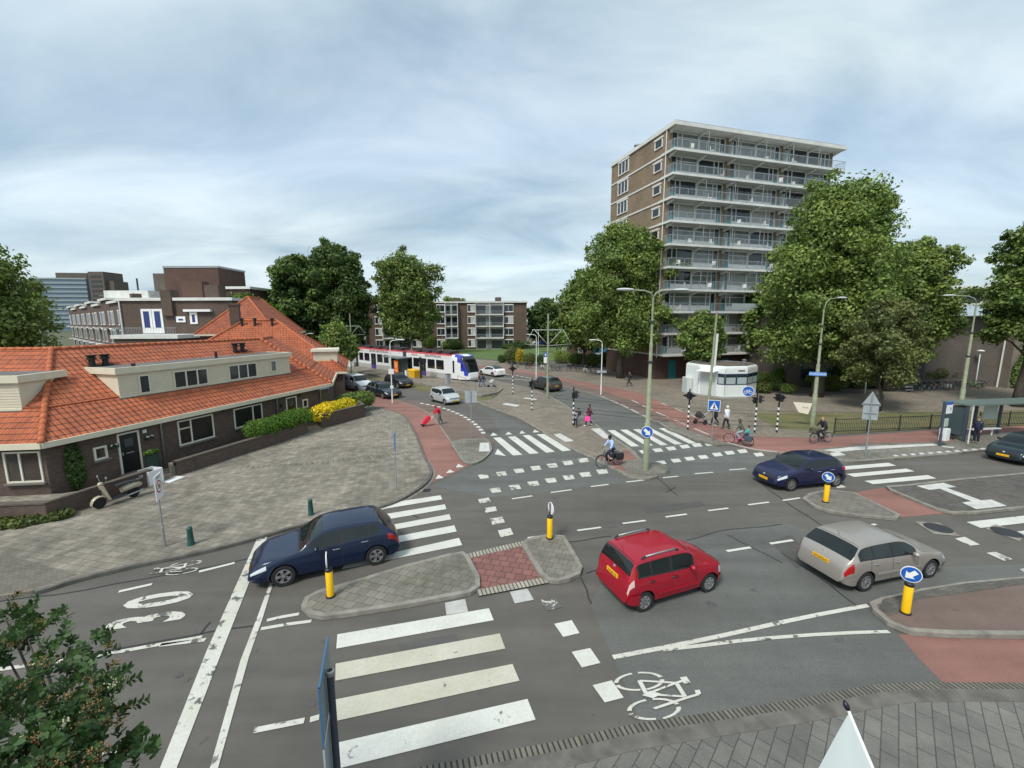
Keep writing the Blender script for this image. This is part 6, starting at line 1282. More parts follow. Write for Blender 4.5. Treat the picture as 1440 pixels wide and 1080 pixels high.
# ---- tram -------------------------------------------------------------------
def tram():
    d = Vector((.7317, -.6816)).normalized(); a = Vector((-6.1, 53.97))-d*.7; n = Vector((-d.y, d.x)); n = n if n.dot(Vector((1, 1))) > 0 else -n; W = 2.65; c = a+n*W/2
    t = thing('tram', 'white articulated tram with red roof line and blue cab at the tram stop', 'tram', (c.x, c.y, 0), math.atan2(d.y, d.x))
    TW = mat('tram_white', (.72, .74, .74), .35, coat=.5); TG = mat('tram_grey', (.38, .39, .37), .5); TR = mat('tram_red', (.42, .06, .06), .5); TB = mat('tram_blue', (.03, .05, .42), .35, coat=.5); TV = mat('tram_violet', (.07, .04, .22), .5); WG = mat('tram_window', (.012, .014, .018), .08, spec=.8)
    hw = W/2; secs = [(-12.3, -1.9), (-27.0, -13.3), (-41.5, -28.0)]
    for i, (x0, x1) in enumerate(secs):
        m = MB(); m.mi = 0; pr = [(-hw+.04, .25), (-hw, .5), (-hw, 1.0)]
        def prof(zs): return zs
        m.mi = 1; m.bb((x0, -hw, .28), (x1, hw, .98)); m.mi = 0; m.bb((x0, -hw, .98), (x1, hw, 3.35)); m.mi = 2
        m.add([(x0, -hw, 3.35), (x1, -hw, 3.35), (x1, hw, 3.35), (x0, hw, 3.35), (x0, -hw+.1, 3.5), (x1, -hw+.1, 3.5), (x1, hw-.1, 3.5), (x0, hw-.1, 3.5)], [(0, 1, 5, 4), (2, 3, 7, 6), (4, 5, 6, 7), (1, 2, 6, 5), (3, 0, 4, 7)])
        body = m.build('car_body', [TW, TG, TR], t)
        m = MB(); 
        for k in range(4): m.bb((x0+.8+k*(x1-x0-1)/4, -.75, 3.62), (x0+.8+(k+.72)*(x1-x0-1)/4, .75, 3.92))
        m.build('roof_equipment', mat('roof_dark', (.04, .04, .045), .8), t)
        lay = {0: [('w', -3.9, -2.2), ('w', -6.1, -4.1), ('w', -8.3, -6.3)] , 1: [], 2: []}[i]
        L_ = x1-x0; items = [('w', .03, .13), ('w', .16, .28), ('d', .32, .43), ('w', .46, .58), ('w', .61, .71), ('d', .74, .85), ('w', .88, .97)] if i else [('d', .05, .14), ('w', .17, .31), ('d', .36, .46), ('w', .50, .66), ('w', .69, .85)]
        for k, f0, f1 in items:
            for sy in (-1, 1):
                xa, xb = x0+f0*L_, x0+f1*L_; m = MB()
                if k == 'w': m.bb((xa, sy*(hw+.012), 1.45), (xb, sy*hw, 2.72)); m.build('window', WG, t)
                else:
                    m.mi = 0; m.bb((xa, sy*(hw+.016), .95), (xb, sy*hw, 2.75)); m.mi = 1; m.bb((xa, sy*(hw+.016), .33), (xb, sy*hw, .95)); m.mi = 2; m.bb(((xa+xb)/2-.015, sy*(hw+.02), .35), ((xa+xb)/2+.015, sy*hw, 2.7)); m.bb(((xa+xb)/2-.25, sy*(hw+.02), 1.65), ((xa+xb)/2-.05, sy*hw, 1.75)); m.build('door', [WG, TV, STEEL], t)
        m = MB(); m.bb((x0+.3, -hw-.012, 3.0), (x1-.3, -hw, 3.31)); m.build('advert_strip', mat('advert_white', (.66, .66, .66), .5), t)
        for txt, fx, col, wid in ((('HALLO', .2, TR, 1.0), ('GERUSTSTELLING', .62, BLACK, 1.0)) if i == 0 else (('HALLO', .08, TR, 1), ('EEN HELE GERUSTSTELLING', .50, BLACK, 1), ('+', .93, TR, 1))):
            vs_, fs_ = text_mesh(txt, .42, 0, 1.12, .012); m = MB(); m.add([(x0+fx*L_+x, -hw-.018, 3.16+y) for x, y, _ in vs_], fs_); m.build('advert_lettering', col, t)
    for x in (-12.8, -27.5):
        m = MB(); 
        for k in range(6): m.bb((x-.5+k*.17, -hw+.12-.03*(k % 2), .4), (x-.5+(k+1)*.17, hw-.12+.03*(k % 2), 3.5))
        m.build('bellows', mat('bellows_rubber', (.05, .045, .05), .9), t)
    # cab
    P = [(-1.9, 1.0, .28, 3.55), (-1.2, 1.0, .28, 3.6), (-.7, .98, .28, 3.58), (-.1, .93, .28, 3.4), (.45, .86, .3, 2.7), (.85, .78, .32, 1.75), (1.05, .72, .34, 1.35), (1.2, .62, .36, .95), (1.25, .5, .42, .7)]
    rows = []
    for x, k, b, T in P:
        r = [(0, b), (hw*k*.8, b), (hw*k, b+.15), (hw*k, min(1.0, b+(T-b)*.35)), (hw*k, min(1.5, b+(T-b)*.5)), (hw*k*.995, b+(T-b)*.72), (hw*k*.97, b+(T-b)*.9), (hw*k*.86, T-.03), (hw*k*.45, T), (0, T)]; rows.append((x, r))
    n_ = 10; V = []; 
    for x, r in rows: V += [(x, -y, z) for y, z in r]+[(x, y, z) for y, z in r[1:-1]]
    N_ = 2*n_-2
    def ix(i, j, s): return i*N_+j if (j in (0, n_-1) or s == 0) else i*N_+n_+j-1
    F_ = []; Mi = []
    for i in range(len(P)-1):
        for j in range(n_-1):
            for s in (0, 1):
                q = (ix(i, j, s), ix(i, j+1, s), ix(i+1, j+1, s), ix(i+1, j, s)); q = q if s == 0 else q[::-1]; F_.append(q)
                mi = 0
                if 3 <= i <= 5 and j >= 6: mi = 2
                elif (i == 0 and j in (7,)) or (i == 1 and j in (6, 7)) or (i == 2 and j in (5, 6, 7)) or (i == 3 and j in (4, 5)) or (i == 4 and j in (3, 4, 5)) or (i == 5 and j in (4, 5)): mi = 1
                elif i < 3 and j >= 7: mi = 0
                elif j < 2: mi = 3
                Mi.append(mi)
    ring = [ix(len(P)-1, j, 0) for j in range(n_)]+[ix(len(P)-1, j, 1) for j in range(n_-2, 0, -1)]; F_.append(tuple(ring[::-1])); Mi.append(0)
    me = bpy.data.meshes.new('cab'); me.from_pydata(V, [], F_)
    for m_ in (TW, TB, WG, TG): me.materials.append(m_)
    me.polygons.foreach_set('material_index', Mi); me.polygons.foreach_set('use_smooth', [True]*len(F_)); me.set_sharp_from_angle(angle=R(40)); o = bpy.data.objects.new('cab', me); COL.objects.link(o); o.parent = t
    m = MB(); m.bb((.2, -.85, 2.75), (.48, .85, 3.0)); m.build('destination_display', WG, t)
    for s in (-1, 1): m = MB(); m.ball((1.02, s*.72, 1.05), (.15, .22, .13), 10); m.build('headlight', LAMP, t, True)
    m = MB(); m.tube([(-.2, -hw+.05, 3.0), (.5, -hw-.25, 2.9), (.55, -hw-.25, 2.3)], .03, 6); m.bb((.48, -hw-.36, 2.0), (.6, -hw-.18, 2.45)); m.build('mirror', BLACK, t)
    m = MB(); m.bb((-1.6, -hw-.01, 1.2), (-1.25, -hw, 2.8)); m.build('cab_window', WG, t)
    m = MB()
    for x in (-4, -12.8, -20, -27.5, -38): m.bb((x-1, -.9, .02), (x+1, .9, .4))
    m.build('bogies', BLACK, t)
tram()
# ---- scooters ------------------------------------------------------------------
def scooter(label, loc, rz, body, z=0, group=None):
    t = thing('motor_scooter', label, 'scooter', (loc[0], loc[1], z), rz, group); blk = mat('scooter_black', (.015, .016, .02), .3, coat=.6)
    def W_(x, nm):
        m = MB(); m.lathe([(.12, -.05), (.2, -.06), (.235, -.03), (.24, 0), (.235, .03), (.2, .06), (.12, .05)], 18, (0, 0, 0), axis='y'); w_ = m.build('wheel', TYRE, t, True); w_.location = (x, 0, .24); m = MB(); m.lathe([(.13, -.03), (.13, .03), (0, .03)], 12, axis='y'); m.build('rim', STEEL, w_)
    W_(.62, 0); W_(-.62, 0)
    def loft(secs, name, m_):
        V = []; k = 10
        for (x, z, w_, h) in secs: V += [(x, w_*math.cos(2*math.pi*i/k), z+h*math.sin(2*math.pi*i/k)) for i in range(k)]
        F_ = [(i*k+j, i*k+(j+1) % k, (i+1)*k+(j+1) % k, (i+1)*k+j) for i in range(len(secs)-1) for j in range(k)]; F_ += [tuple(range(k-1, -1, -1)), tuple((len(secs)-1)*k+j for j in range(k))]
        m = MB(); m.add(V, F_); return m.build(name, m_, t, True, auto=50)
    loft([(-.95, .52, .06, .06), (-.85, .55, .15, .13), (-.6, .58, .2, .16), (-.35, .55, .19, .15), (-.18, .5, .12, .12)], 'rear_body', body)
    loft([(-.9, .75, .08, .03), (-.75, .78, .14, .05), (-.3, .8, .15, .06), (.05, .77, .1, .04)], 'seat', blk)
    loft([(-.3, .3, .16, .06), (0, .26, .18, .05), (.25, .28, .18, .06)], 'footboard', blk)
    m = MB(); m.add([(.28, -.2, .28), (.28, .2, .28), (.48, .2, .95), (.48, -.2, .95), (.36, 0, .26), (.6, 0, .96), (.33, -.21, .28), (.33, .21, .28), (.53, .2, .95), (.53, -.2, .95)], [(0, 1, 2, 3), (6, 4, 5, 9), (4, 7, 8, 5), (3, 2, 8, 5, 9), (0, 3, 9, 6), (1, 7, 8, 2)]); m.build('leg_shield', body, t)
    m = MB(); k = 8; V = []
    for i in range(9):
        a = R(-10+i*25); 
        for j in range(4): V.append((.62+.29*math.cos(a), (-.09, -.06, .06, .09)[j], .24+.29*math.sin(a)+(-.03 if j in (0, 3) else .02)))
    m.add(V, [(i*4+j, i*4+j+1, (i+1)*4+j+1, (i+1)*4+j) for i in range(8) for j in range(3)]); m.build('mudguard', body, t, True)
    m = MB(); m.tube([(.62, 0, .24), (.5, 0, .9), (.44, 0, 1.05)], .03, 8); m.tube([(.38, -.34, 1.08), (.44, -.12, 1.05), (.44, .12, 1.05), (.38, .34, 1.08)], .018, 6); m.build('handlebar', blk, t)
    m = MB(); m.ball((.5, 0, 1.02), (.11, .1, .09), 10); m.build('headlamp_housing', body, t, True)
    for s in (-1, 1):
        m = MB(); m.tube([(.42, s*.2, 1.07), (.42, s*.3, 1.28)], .008, 5); m.lathe([(.055, 0), (.055, .02), (0, .025)], 10, (.42, s*.3, 1.3), axis='x'); m.build('mirror', STEEL, t)
    m = MB(); m.tube([(-.95, -.12, .84), (-1.05, 0, .86), (-.95, .12, .84), (-.7, .14, .82)], .012, 5); m.tube([(-.3, .1, .2), (-.9, .17, .28)], .04, 8); m.build('grab_rail', STEEL, t)
    return t
g1, g2 = G(133, 714, PZ), G(185, 697, PZ); sc_c = (g1+g2)/2+Vector((.28, -.1, 0)); scooter('cream and black classic scooter parked beside the garden wall', (sc_c.x, sc_c.y), math.atan2(g1.y-g2.y, g1.x-g2.x), paint('cream_scooter_paint', (.40, .35, .26)), PZ)
g = G(1268, 551); scooter('grey scooter standing at the left end of the bicycle row by the school', (g.x, g.y), R(160), paint('grey_scooter_paint', (.16, .17, .18)), .02)
g = G(470, 541); scooter('dark scooter parked at the terrace corner under the gutter', (g.x, g.y), R(120), paint('dark_scooter_paint', (.05, .05, .05)), PZ)
# ---- bicycles ---------------------------------------------------------------------
def bicycle(name, label, loc, rz, fc, z=0, group=None, basket=0, bags=None, lean=0, saddlec=BLACK):
    t = thing(name, label, 'bicycle', (loc[0], loc[1], z), rz, group); t.rotation_euler = (lean, 0, rz)
    fm = mat('cycle_paint_%d_%d_%d' % tuple(int(c*99) for c in fc), fc, .35, coat=.5)
    for x in (.56, -.52):
        m = MB(); k = 22; V = []
        for i in range(k):
            a = 2*math.pi*i/k
            for j in range(5): b = 2*math.pi*j/5; r = .325+.02*math.cos(b); V.append((r*math.cos(a), .02*math.sin(b), r*math.sin(a)))
        m.add(V, [(i*5+j, i*5+(j+1) % 5, ((i+1) % k)*5+(j+1) % 5, ((i+1) % k)*5+j) for i in range(k) for j in range(5)]); w_ = m.build('wheel', TYRE, t, True); w_.location = (x, 0, .345)
        m = MB(); V = []
        for i in range(k): a = 2*math.pi*i/k; V += [(.305*math.cos(a), -.013, .305*math.sin(a)), (.305*math.cos(a), .013, .305*math.sin(a))]
        m.add(V, [(2*i, 2*i+1, 2*((i+1) % k)+1, 2*((i+1) % k)) for i in range(k)])
        for i in range(12): a = math.pi*i/6; m.tube([(0, .02*(-1)**i, 0), (.305*math.cos(a), 0, .305*math.sin(a))], .0022, 3, False)
        m.tube([(0, -.04, 0), (0, .04, 0)], .025, 6); m.build('rim', STEEL, w_)
        m = MB(); V = []; 
        for i in range(9):
            a = R((20 if x > 0 else 0)+i*19); V += [(x+.37*math.cos(a), -.03, .345+.37*math.sin(a)), (x+.37*math.cos(a), .03, .345+.37*math.sin(a))]
        m.add(V, [(2*i, 2*i+1, 2*i+3, 2*i+2) for i in range(8)]); m.build('mudguard', fm, t, True)
    BBk, SE, HD, FK = (-.08, 0, .30), (-.22, 0, .82), (.36, 0, .80), (.56, 0, .345)
    m = MB(); m.tube([BBk, SE], .017, 6); m.tube([BBk, (.39, 0, .68)], .02, 6); m.tube([(-.17, 0, .62), HD], .016, 6); m.tube([(.41, 0, .64), (.33, 0, .96)], .02, 6); m.tube([(-.52, .05, .345), (-.08, .03, .30)], .01, 5); m.tube([(-.52, -.05, .345), (-.08, -.03, .30)], .01, 5); m.tube([(-.52, .05, .345), (-.2, .02, .75)], .009, 5); m.tube([(-.52, -.05, .345), (-.2, -.02, .75)], .009, 5); m.tube([(.56, .05, .345), (.45, .05, .6), (.41, 0, .66)], .011, 5); m.tube([(.56, -.05, .345), (.45, -.05, .6), (.41, 0, .66)], .011, 5); m.build('frame', fm, t, True)
    m = MB(); m.tube([(.12, .3, 1.04), (.28, .27, 1.05), (.36, .1, 1.03), (.33, 0, 1.0), (.36, -.1, 1.03), (.28, -.27, 1.05), (.12, -.3, 1.04)], .013, 6); m.tube([(.33, 0, .94), (.33, 0, 1.02)], .014, 6); m.build('handlebar', STEEL, t, True)
    m = MB(); V = []
    for (x, w_, z_) in ((-.36, .03, .9), (-.33, .1, .93), (-.25, .11, .92), (-.14, .05, .93), (-.06, .025, .92)): V += [(x, -w_, z_-.03), (x, -w_*.6, z_), (x, w_*.6, z_), (x, w_, z_-.03)]
    m.add(V, [(i*4+j, i*4+j+1, i*4+j+5, i*4+j+4) for i in range(4) for j in range(3)]+[(i*4+3, i*4, i*4+4, i*4+7) for i in range(4)]); m.tube([(-.22, 0, .8), (-.23, 0, .92)], .013, 6); m.build('saddle', saddlec, t, True)
    m = MB()
    for y in (-.06, 0, .06): m.tube([(-.2, y, .72), (-.78, y, .72)], .007, 5)
    m.tube([(-.7, .06, .72), (-.54, .06, .36)], .006, 5); m.tube([(-.7, -.06, .72), (-.54, -.06, .36)], .006, 5); m.bb((-.8, -.07, .70), (-.76, .07, .73)); m.build('luggage_rack', STEEL, t)
    m = MB(); m.lathe([(.09, -.005), (.09, .005)], 12, (-.08, -.05, .3), axis='y'); m.tube([(-.08, -.06, .3), (.02, -.07, .17)], .01, 5); m.bb((-.02, -.16, .155), (.07, -.07, .175)); m.tube([(-.08, .06, .3), (-.18, .07, .43)], .01, 5); m.bb((-.23, .07, .42), (-.14, .16, .44)); m.build('crank', BLACK, t)
    if basket:
        m = MB(); x0, x1, y0, y1, z0, z1 = .42, .76, -.22, .22, .68, .98
        for k in range(5): z_ = z0+(z1-z0)*k/4; m.tube([(x0, y0, z_), (x1, y0, z_), (x1, y1, z_), (x0, y1, z_), (x0, y0, z_)], .006, 4)
        for k in range(8):
            f = k/7; 
            for (xx, yy) in ((x0+(x1-x0)*f, y0), (x0+(x1-x0)*f, y1), (x0, y0+(y1-y0)*f), (x1, y0+(y1-y0)*f)): m.tube([(xx, yy, z0), (xx, yy, z1)], .005, 4)
        for k in range(7): m.tube([(x0, y0+(y1-y0)*k/6, z0), (x1, y0+(y1-y0)*k/6, z0)], .005, 4)
        m.build('basket', BLACK, t)
    if bags:
        for s in (-1, 1):
            m = MB(); V = []
            for (z_, k) in ((.34, .8), (.42, 1), (.66, 1), (.72, .85)):
                for x, y in ((-.76, .1), (-.32, .1), (-.32, .24), (-.76, .24)): V.append((-.54+(x+.54)*k, s*(.17+(y-.17)*k), z_))
            m.add(V, [(i*4+j, i*4+(j+1) % 4, (i+1)*4+(j+1) % 4, (i+1)*4+j) for i in range(3) for j in range(4)]+[(12, 13, 14, 15), (3, 2, 1, 0)]); m.build('pannier_bag', bags, t, True, auto=50)
    return t
cols = [(.02, .02, .022), (.12, .13, .14), (.02, .03, .09), (.25, .02, .03), (.02, .1, .09), (.45, .45, .43), (.03, .03, .03), (.09, .06, .04)]
row1 = [(718, 516), (727, 517), (739, 518.5), (745, 518.8), (757, 519), (762, 519.4), (776, 521), (781, 521.3), (787, 521.8), (796, 522), (802, 522.3), (810, 523), (815, 523.5), (822, 524), (830, 525.2), (839, 526), (848, 527)]
protos = []
def park(spec, group, z, where, angs):
    for i, (px, py) in enumerate(spec):
        g = G(px, py); c = i % len(cols); rz = angs+rnd.uniform(-.25, .25)
        lab = '%s parked bicycle, %s from the left %s' % (('black', 'grey', 'navy', 'red', 'teal', 'silver', 'plain black', 'brown')[c], ('first', 'second', 'third', 'fourth', 'fifth', 'sixth', 'seventh', 'eighth', 'ninth', 'tenth', 'eleventh', 'twelfth', 'thirteenth', 'fourteenth', 'fifteenth', 'sixteenth', 'seventeenth', 'eighteenth')[i], where)
        if c < len(protos): o = dup(protos[c], None, (g.x, g.y, z), rz, lab, group)
        else: o = bicycle('bicycle', lab, (g.x, g.y), rz, cols[c], z, group, basket=c in (2, 5), bags=(mat('pale_bag', (.5, .48, .42), .8) if c == 5 else None)); protos.append(o)
park(row1, 'bicycles parked along the plaza shrubs', .02, 'along the shrubs', R(100))
row2 = [(1289+7.2*i, 549.5-.28*i) for i in range(10)]
park(row2, 'bicycles parked before the school', .02, 'before the school', R(75))
g = G(1368, 546.5); bicycle('bicycle', 'lime green bicycle parked right of the tall lamp post by the school', (g.x, g.y), R(160), (.15, .6, .03), .02)
g = G(1380, 546); bicycle('bicycle', 'black bicycle at the right end of the school row', (g.x, g.y), R(20), (.02, .021, .03), .02)
# ================================================================ street furniture
ZP = PZ
def pole_thing(name, label, cat, px, py, z=0, group=None, rz=0):
    g = G(px, py, z); return thing(name, label, cat, (g.x, g.y, z), rz, group)
SGREY = mat('sign_back_grey', (.33, .37, .39), .5, .2, noise=.08)
def disc(m, r, c, n=24, th=.02, nx=1):
    "upright disc facing +x"
    m.lathe([(r, 0), (r, th), (0, th)], n, c, axis='x')
def facecam(x, y): return math.atan2(-y, -x)
def arrow_sign(t, zc, r=.27, rz=0, ang=-45, x=0.0):
    m = MB(); disc(m, r, (x, 0, zc)); m.lathe([(r, -.0), (r, -.005), (0, -.005)], 24, (x, 0, zc), axis='x'); s = m.build('sign_disc', WHITE, t); s.rotation_euler = (0, 0, rz)
    m = MB(); disc(m, r*.92, (x+.003, 0, zc)); f = m.build('sign_face', BLUE, s)
    a = R(ang); ca, sa = math.cos(a), math.sin(a); P = [(.2, 0), (.02, .16), (.02, .07), (-.17, .07), (-.17, -.07), (.02, -.07), (.02, -.16)]; k = r/.27
    # arrow drawn in the y/z plane, seen from +x (screen right = +y)
    m = MB(); m.add([(x+.027, (p*ca-q*sa)*k, zc+(p*sa+q*ca)*k) for p, q in P], [(0, 1, 6), (2, 3, 4, 5), (1, 2, 5, 6)]); m.build('sign_arrow', WHITE, s)
    return s
def guide(label, px, py, z, ang, sgn):
    t = pole_thing('guide_bollard', label, 'bollard', px, py, z, 'yellow guide bollards on the islands')
    m = MB(); m.lathe([(.12, 0), (.13, .02), (.12, .05)], 16); m.lathe([(.105, .0), (.105, .04)], 16); m.build('base', BLACK, t)
    m = MB(); m.lathe([(.10, .04), (.10, .82), (.085, .84)], 18); m.build('tube', YEL, t, True, auto=40)
    m = MB(); m.lathe([(.104, .80), (.104, .86), (.06, .9), (.02, .9)], 16); m.tube([(0, 0, .88), (0, 0, 1.35)], .022, 8); m.build('cap', BLACK, t, True, auto=40)
    arrow_sign(t, 1.14, .22, sgn, ang, .03); return t
guide('yellow guide bollard with edge on blue sign, on the island before the blue hatchback', 465, 839, .13, -45, R(200))
guide('yellow guide bollard seen with its sign from behind, on the small centre island', 773, 757, .13, -45, R(20))
guide('yellow guide bollard with round blue arrow sign in front of the violet blue car', 1161, 706, .11, -45, R(-128))
guide('nearest yellow guide bollard with round blue arrow sign on the red brown island', 1273, 862, .13, -135, R(-125))
# tall lamps
def lampmast(label, px, py, z, Hh, arms, m=GPOLE, r=.13, rings=(), group='tall green grey lamp posts', name='street_lamp', thin=False):
    t = pole_thing(name, label, 'street lamp', px, py, z, group)
    b = MB()
    if thin: b.lathe([(.075, 0), (.075, 1.0), (.055, 1.05), (.05, Hh*.9)], 12)
    else: b.lathe([(r*1.25, 0), (r*1.2, Hh*.27), (r*.95, Hh*.275), (r*.92, Hh*.52), (r*.68, Hh*.525), (r*.66, Hh*.72), (r*.45, Hh*.73), (r*.4, Hh*.97)], 14)
    b.build('pole', m, t, True, auto=40)
    if rings:
        b = MB()
        for zz in rings: b.lathe([(r*1.1, zz), (r*1.15, zz+.05), (r*1.05, zz+.1)], 12)
        b.build('clamp', DARK, t)
    for a, ln, rise in arms:
        ca, sa = math.cos(a), math.sin(a); b = MB(); q = .9 if thin else .97
        b.tube([(0, 0, Hh*q-.05), (ca*ln*.12, sa*ln*.12, Hh*q+rise*.6), (ca*ln*.4, sa*ln*.4, Hh*q+rise*.92), (ca*ln, sa*ln, Hh*q+rise)], [.045, .045, .04, .035], 8); arm = b.build('arm', m, t, True)
        Mx = Matrix.Translation((ca*(ln+.3), sa*(ln+.3), Hh*q+rise+.02)) @ Matrix.Rotation(a, 4, 'Z'); b = MB(); V = []
        for (x, w_, h0, h1) in ((-.42, .05, -.03, .04), (-.2, .1, -.06, .07), (.1, .13, -.07, .08), (.35, .1, -.05, .06), (.45, .04, -.02, .02)): V += [Mx @ Vector((x, -w_, 0)), Mx @ Vector((x, 0, h1)), Mx @ Vector((x, w_, 0)), Mx @ Vector((x, 0, h0))]
        b.add(V, [(i*4+j, i*4+(j+1) % 4, (i+1)*4+(j+1) % 4, (i+1)*4+j) for i in range(4) for j in range(4)]+[(3, 2, 1, 0), (16, 17, 18, 19)]); b.build('lamp_head', mat('lamp_grey', (.48, .52, .52), .4), t, True, auto=50)
    return t
t = lampmast('tall double armed street lamp with a blue arrow sign on the island tip', 908, 660, .2, 9.1, [(R(8), 1.15, .35), (R(188), 1.15, .35)], rings=(5.6, 7.6))
arrow_sign(t, 2.05, .3, R(-112), -45, .17)
t = lampmast('tall single armed street lamp by the fence start, blue street plate on it', 1142, 599, .03, 9.4, [(R(12), 1.35, .75)], rings=(4.5, 6.6)) if 0 else lampmast('tall single armed street lamp by the fence start, blue street plate on it', 1142, 599, .03, 8.9, [(R(12), 1.2, .8)], rings=(6.1, 7.4))
m = MB(); m.bb((-.05, -.8, 0), (.05, -.75, 0)) if 0 else None
def plate(t, zc, w_, h, rz, m_, txt=None, tm=WHITE, x=.16, name='street_name_plate', size=.16):
    b = MB(); b.mi = 0; b.bb((x, -w_/2, zc-h/2), (x+.03, w_/2, zc+h/2)); b.mi = 1
    if txt: vs_, fs_ = text_mesh(txt, size); b.add([(x+.034, p, zc+q) for p, q, _ in vs_], fs_)
    o = b.build(name, [m_, tm], t); o.rotation_euler = (0, 0, rz); return o
plate(t, 3.95, 1.05, .26, R(-118), mat('plate_blue', (.12, .28, .62), .5), 'Loosduinsekade')
b = MB(); b.mi = 0; V = [(.2, -1.35, 1.75), (.2, -.15, 1.75), (.2, -.35, .9), (.2, -.95, 1.0)]; b.add(V+[(.22,)+v[1:] for v in V], [(3, 2, 1, 0), (4, 5, 6, 7), (0, 1, 5, 4), (1, 2, 6, 5), (2, 3, 7, 6), (3, 0, 4, 7)]); b.mi = 1
vs_, fs_ = text_mesh('4 cm', .18); b.add([(.235, p-.55, 1.4+q) for p, q, _ in vs_], fs_)
o = b.build('cardboard_notice', [mat('cream_card', (.66, .62, .5), .7), BLACK], t); o.rotation_euler = (0, 0, R(-118))
lampmast('tall single armed street lamp behind the bus stop, head pointing left', 1348, 590, .03, 9.4, [(R(172), 1.6, .55)], rings=(5.0, 6.8))
for lab, px, py, z, Hh, a, g in (('pale slim lamp post with a grey name plate, nearest on the right path', 845, 555, .03, 6.1, 175, 0), ('pale slim lamp post behind the dark grey car', 754, 532, .03, 6.3, 172, 0), ('pale slim lamp post beside the dark estate car', 552, 567, .03, 6.4, 10, 0), ('pale slim lamp post on the lawn before the flats', 622, 495, .03, 6.2, 178, 0), ('pale slim lamp post at the terrace corner behind the small tree', 432, 520, .03, 6.2, 8, 0), ('far pale slim lamp post behind the tram mast', 757, 503, .03, 6.2, 175, 0)):
    t = lampmast(lab, px, py, z, Hh, [(R(a), .65, .35)], WPOLE, thin=True, group='pale slim lamp posts')
    if 'name plate' in lab: plate(t, 2.5, 1.0, .24, R(-100), SGREY, x=.06)
    if 'estate' in lab: plate(t, 3.1, .5, .5, R(-75), WHITE, x=.06, name='small_sign'); plate(t, 1.6, .3, .3, R(-75), WHITE, x=.06, name='small_sign')
for lab, px, py, Hh in (('short lamp post with flat disc head before the school shrubs', 1216, 553, 4.4), ('short lamp post with flat disc head behind the lime green bicycle', 1371, 545, 4.2)):
    t = pole_thing('park_lamp', lab, 'street lamp', px, py, .02, 'short lamp posts with disc heads'); b = MB(); b.lathe([(.07, 0), (.06, 1), (.045, Hh)], 10); b.build('pole', WPOLE, t, True); b = MB(); b.lathe([(.08, Hh), (.3, Hh+.02), (.36, Hh+.1), (.2, Hh+.18), (0, Hh+.2)], 16); b.build('lamp_head', WHITE, t, True)
# catenary masts and wires
def mast(label, px, py, z, Hh, arms):
    t = pole_thing('catenary_mast', label, 'mast', px, py, z, 'tram catenary masts'); b = MB(); b.lathe([(.14, 0), (.13, 1.2), (.115, 1.25), (.09, Hh)], 12); b.build('pole', GPOLE, t, True, auto=40)
    for a in arms:
        ca, sa = math.cos(a), math.sin(a); b = MB(); b.tube([(0, 0, 6.9), (ca*1.5, sa*1.5, 6.9)], .028, 6); b.tube([(0, 0, 5.4), (ca*1.3, sa*1.3, 6.85)], .022, 6); b.tube([(ca*1.5, sa*1.5, 6.9), (ca*2.3, sa*2.3, 5.5), (0, 0, 5.35)], .016, 6); b.build('bracket', WPOLE, t, True)
    return t
mast('catenary mast with two bracket arms standing on the tram median', 770, 560, PZ, 8.5, [R(0), R(180)])
mast('far catenary mast with bracket arms at the rear of the tram', 496, 515, .25, 9.0, [R(10), R(190)])
t = mast('slightly leaning catenary mast in front of the white kiosk', 996, 572, .02, 8.6, [])
t.rotation_euler = (0, R(1.5), 0)
b = MB(); b.box((.2, 0, 5.2), (.18, .18, 3.0)); b.build('pipe_stay', WPOLE, t)
# striped traffic light poles
def tlight(label, px, py, z, Hh, kind, rz):
    t = pole_thing('traffic_light', label, 'traffic light', px, py, z, 'black and white striped traffic light posts', rz)
    b = MB(); zt = Hh*.66; n = 11
    for k in range(n): b.mi = k % 2; b.lathe([(.055, zt*k/n), (.055, zt*(k+1)/n)], 10)
    b.build('striped_post', [BLACK, WHITE], t)
    b = MB(); b.lathe([(.05, zt), (.05, Hh-.1), (.035, Hh)], 10); b.build('post_top', BLACK, t)
    def head(a, zc, nl=3, big=1):
        ca, sa = math.cos(a), math.sin(a); M_ = Matrix.Rotation(a, 4, 'Z'); b = MB(); h = .27*nl*big; b.box((.2, 0, zc), (.16, .24*big, h), 0, M_); b.bb((.02, -.02, zc-.02), (.14, .02, zc+.02), M_)
        for k in range(nl):
            z_ = zc+(k-(nl-1)/2)*.26*big; b.add([M_ @ Vector((.28+(.16 if u else 0), .1*big*math.cos(th), z_+.1*big*math.sin(th))) for u in (0, 1) for th in [math.pi*q/6 for q in range(7)]], [(q, q+1, q+8, q+7) for q in range(6)])
        hd = b.build('signal_head', BLACK, t); b = MB()
        for k in range(nl): z_ = zc+(k-(nl-1)/2)*.26*big; b.lathe([(.085*big, 0), (.085*big, .01), (0, .012)], 12, (.281, 0, z_), M_, axis='x')
        b.build('lens', mat('dark_lens', (.03, .03, .03), .2), hd)
    if kind == 'tri':
        for a in (0, R(180)): head(a, Hh*.83, 2, .9)
        b = MB(); b.add([(0, -.52, Hh*.83), (0, 0, Hh*.83-.2), (0, .52, Hh*.83), (0, 0, Hh*.83+.2), (.03, -.52, Hh*.83), (.03, 0, Hh*.83-.2), (.03, .52, Hh*.83), (.03, 0, Hh*.83+.2)], [(3, 2, 1, 0), (4, 5, 6, 7), (0, 1, 5, 4), (1, 2, 6, 5), (2, 3, 7, 6), (3, 0, 4, 7)]); b.build('back_board', BLACK, t)
    else:
        head(0, Hh*.8, 2, .95); head(R(120), Hh*.76, 2, .8)
    return t
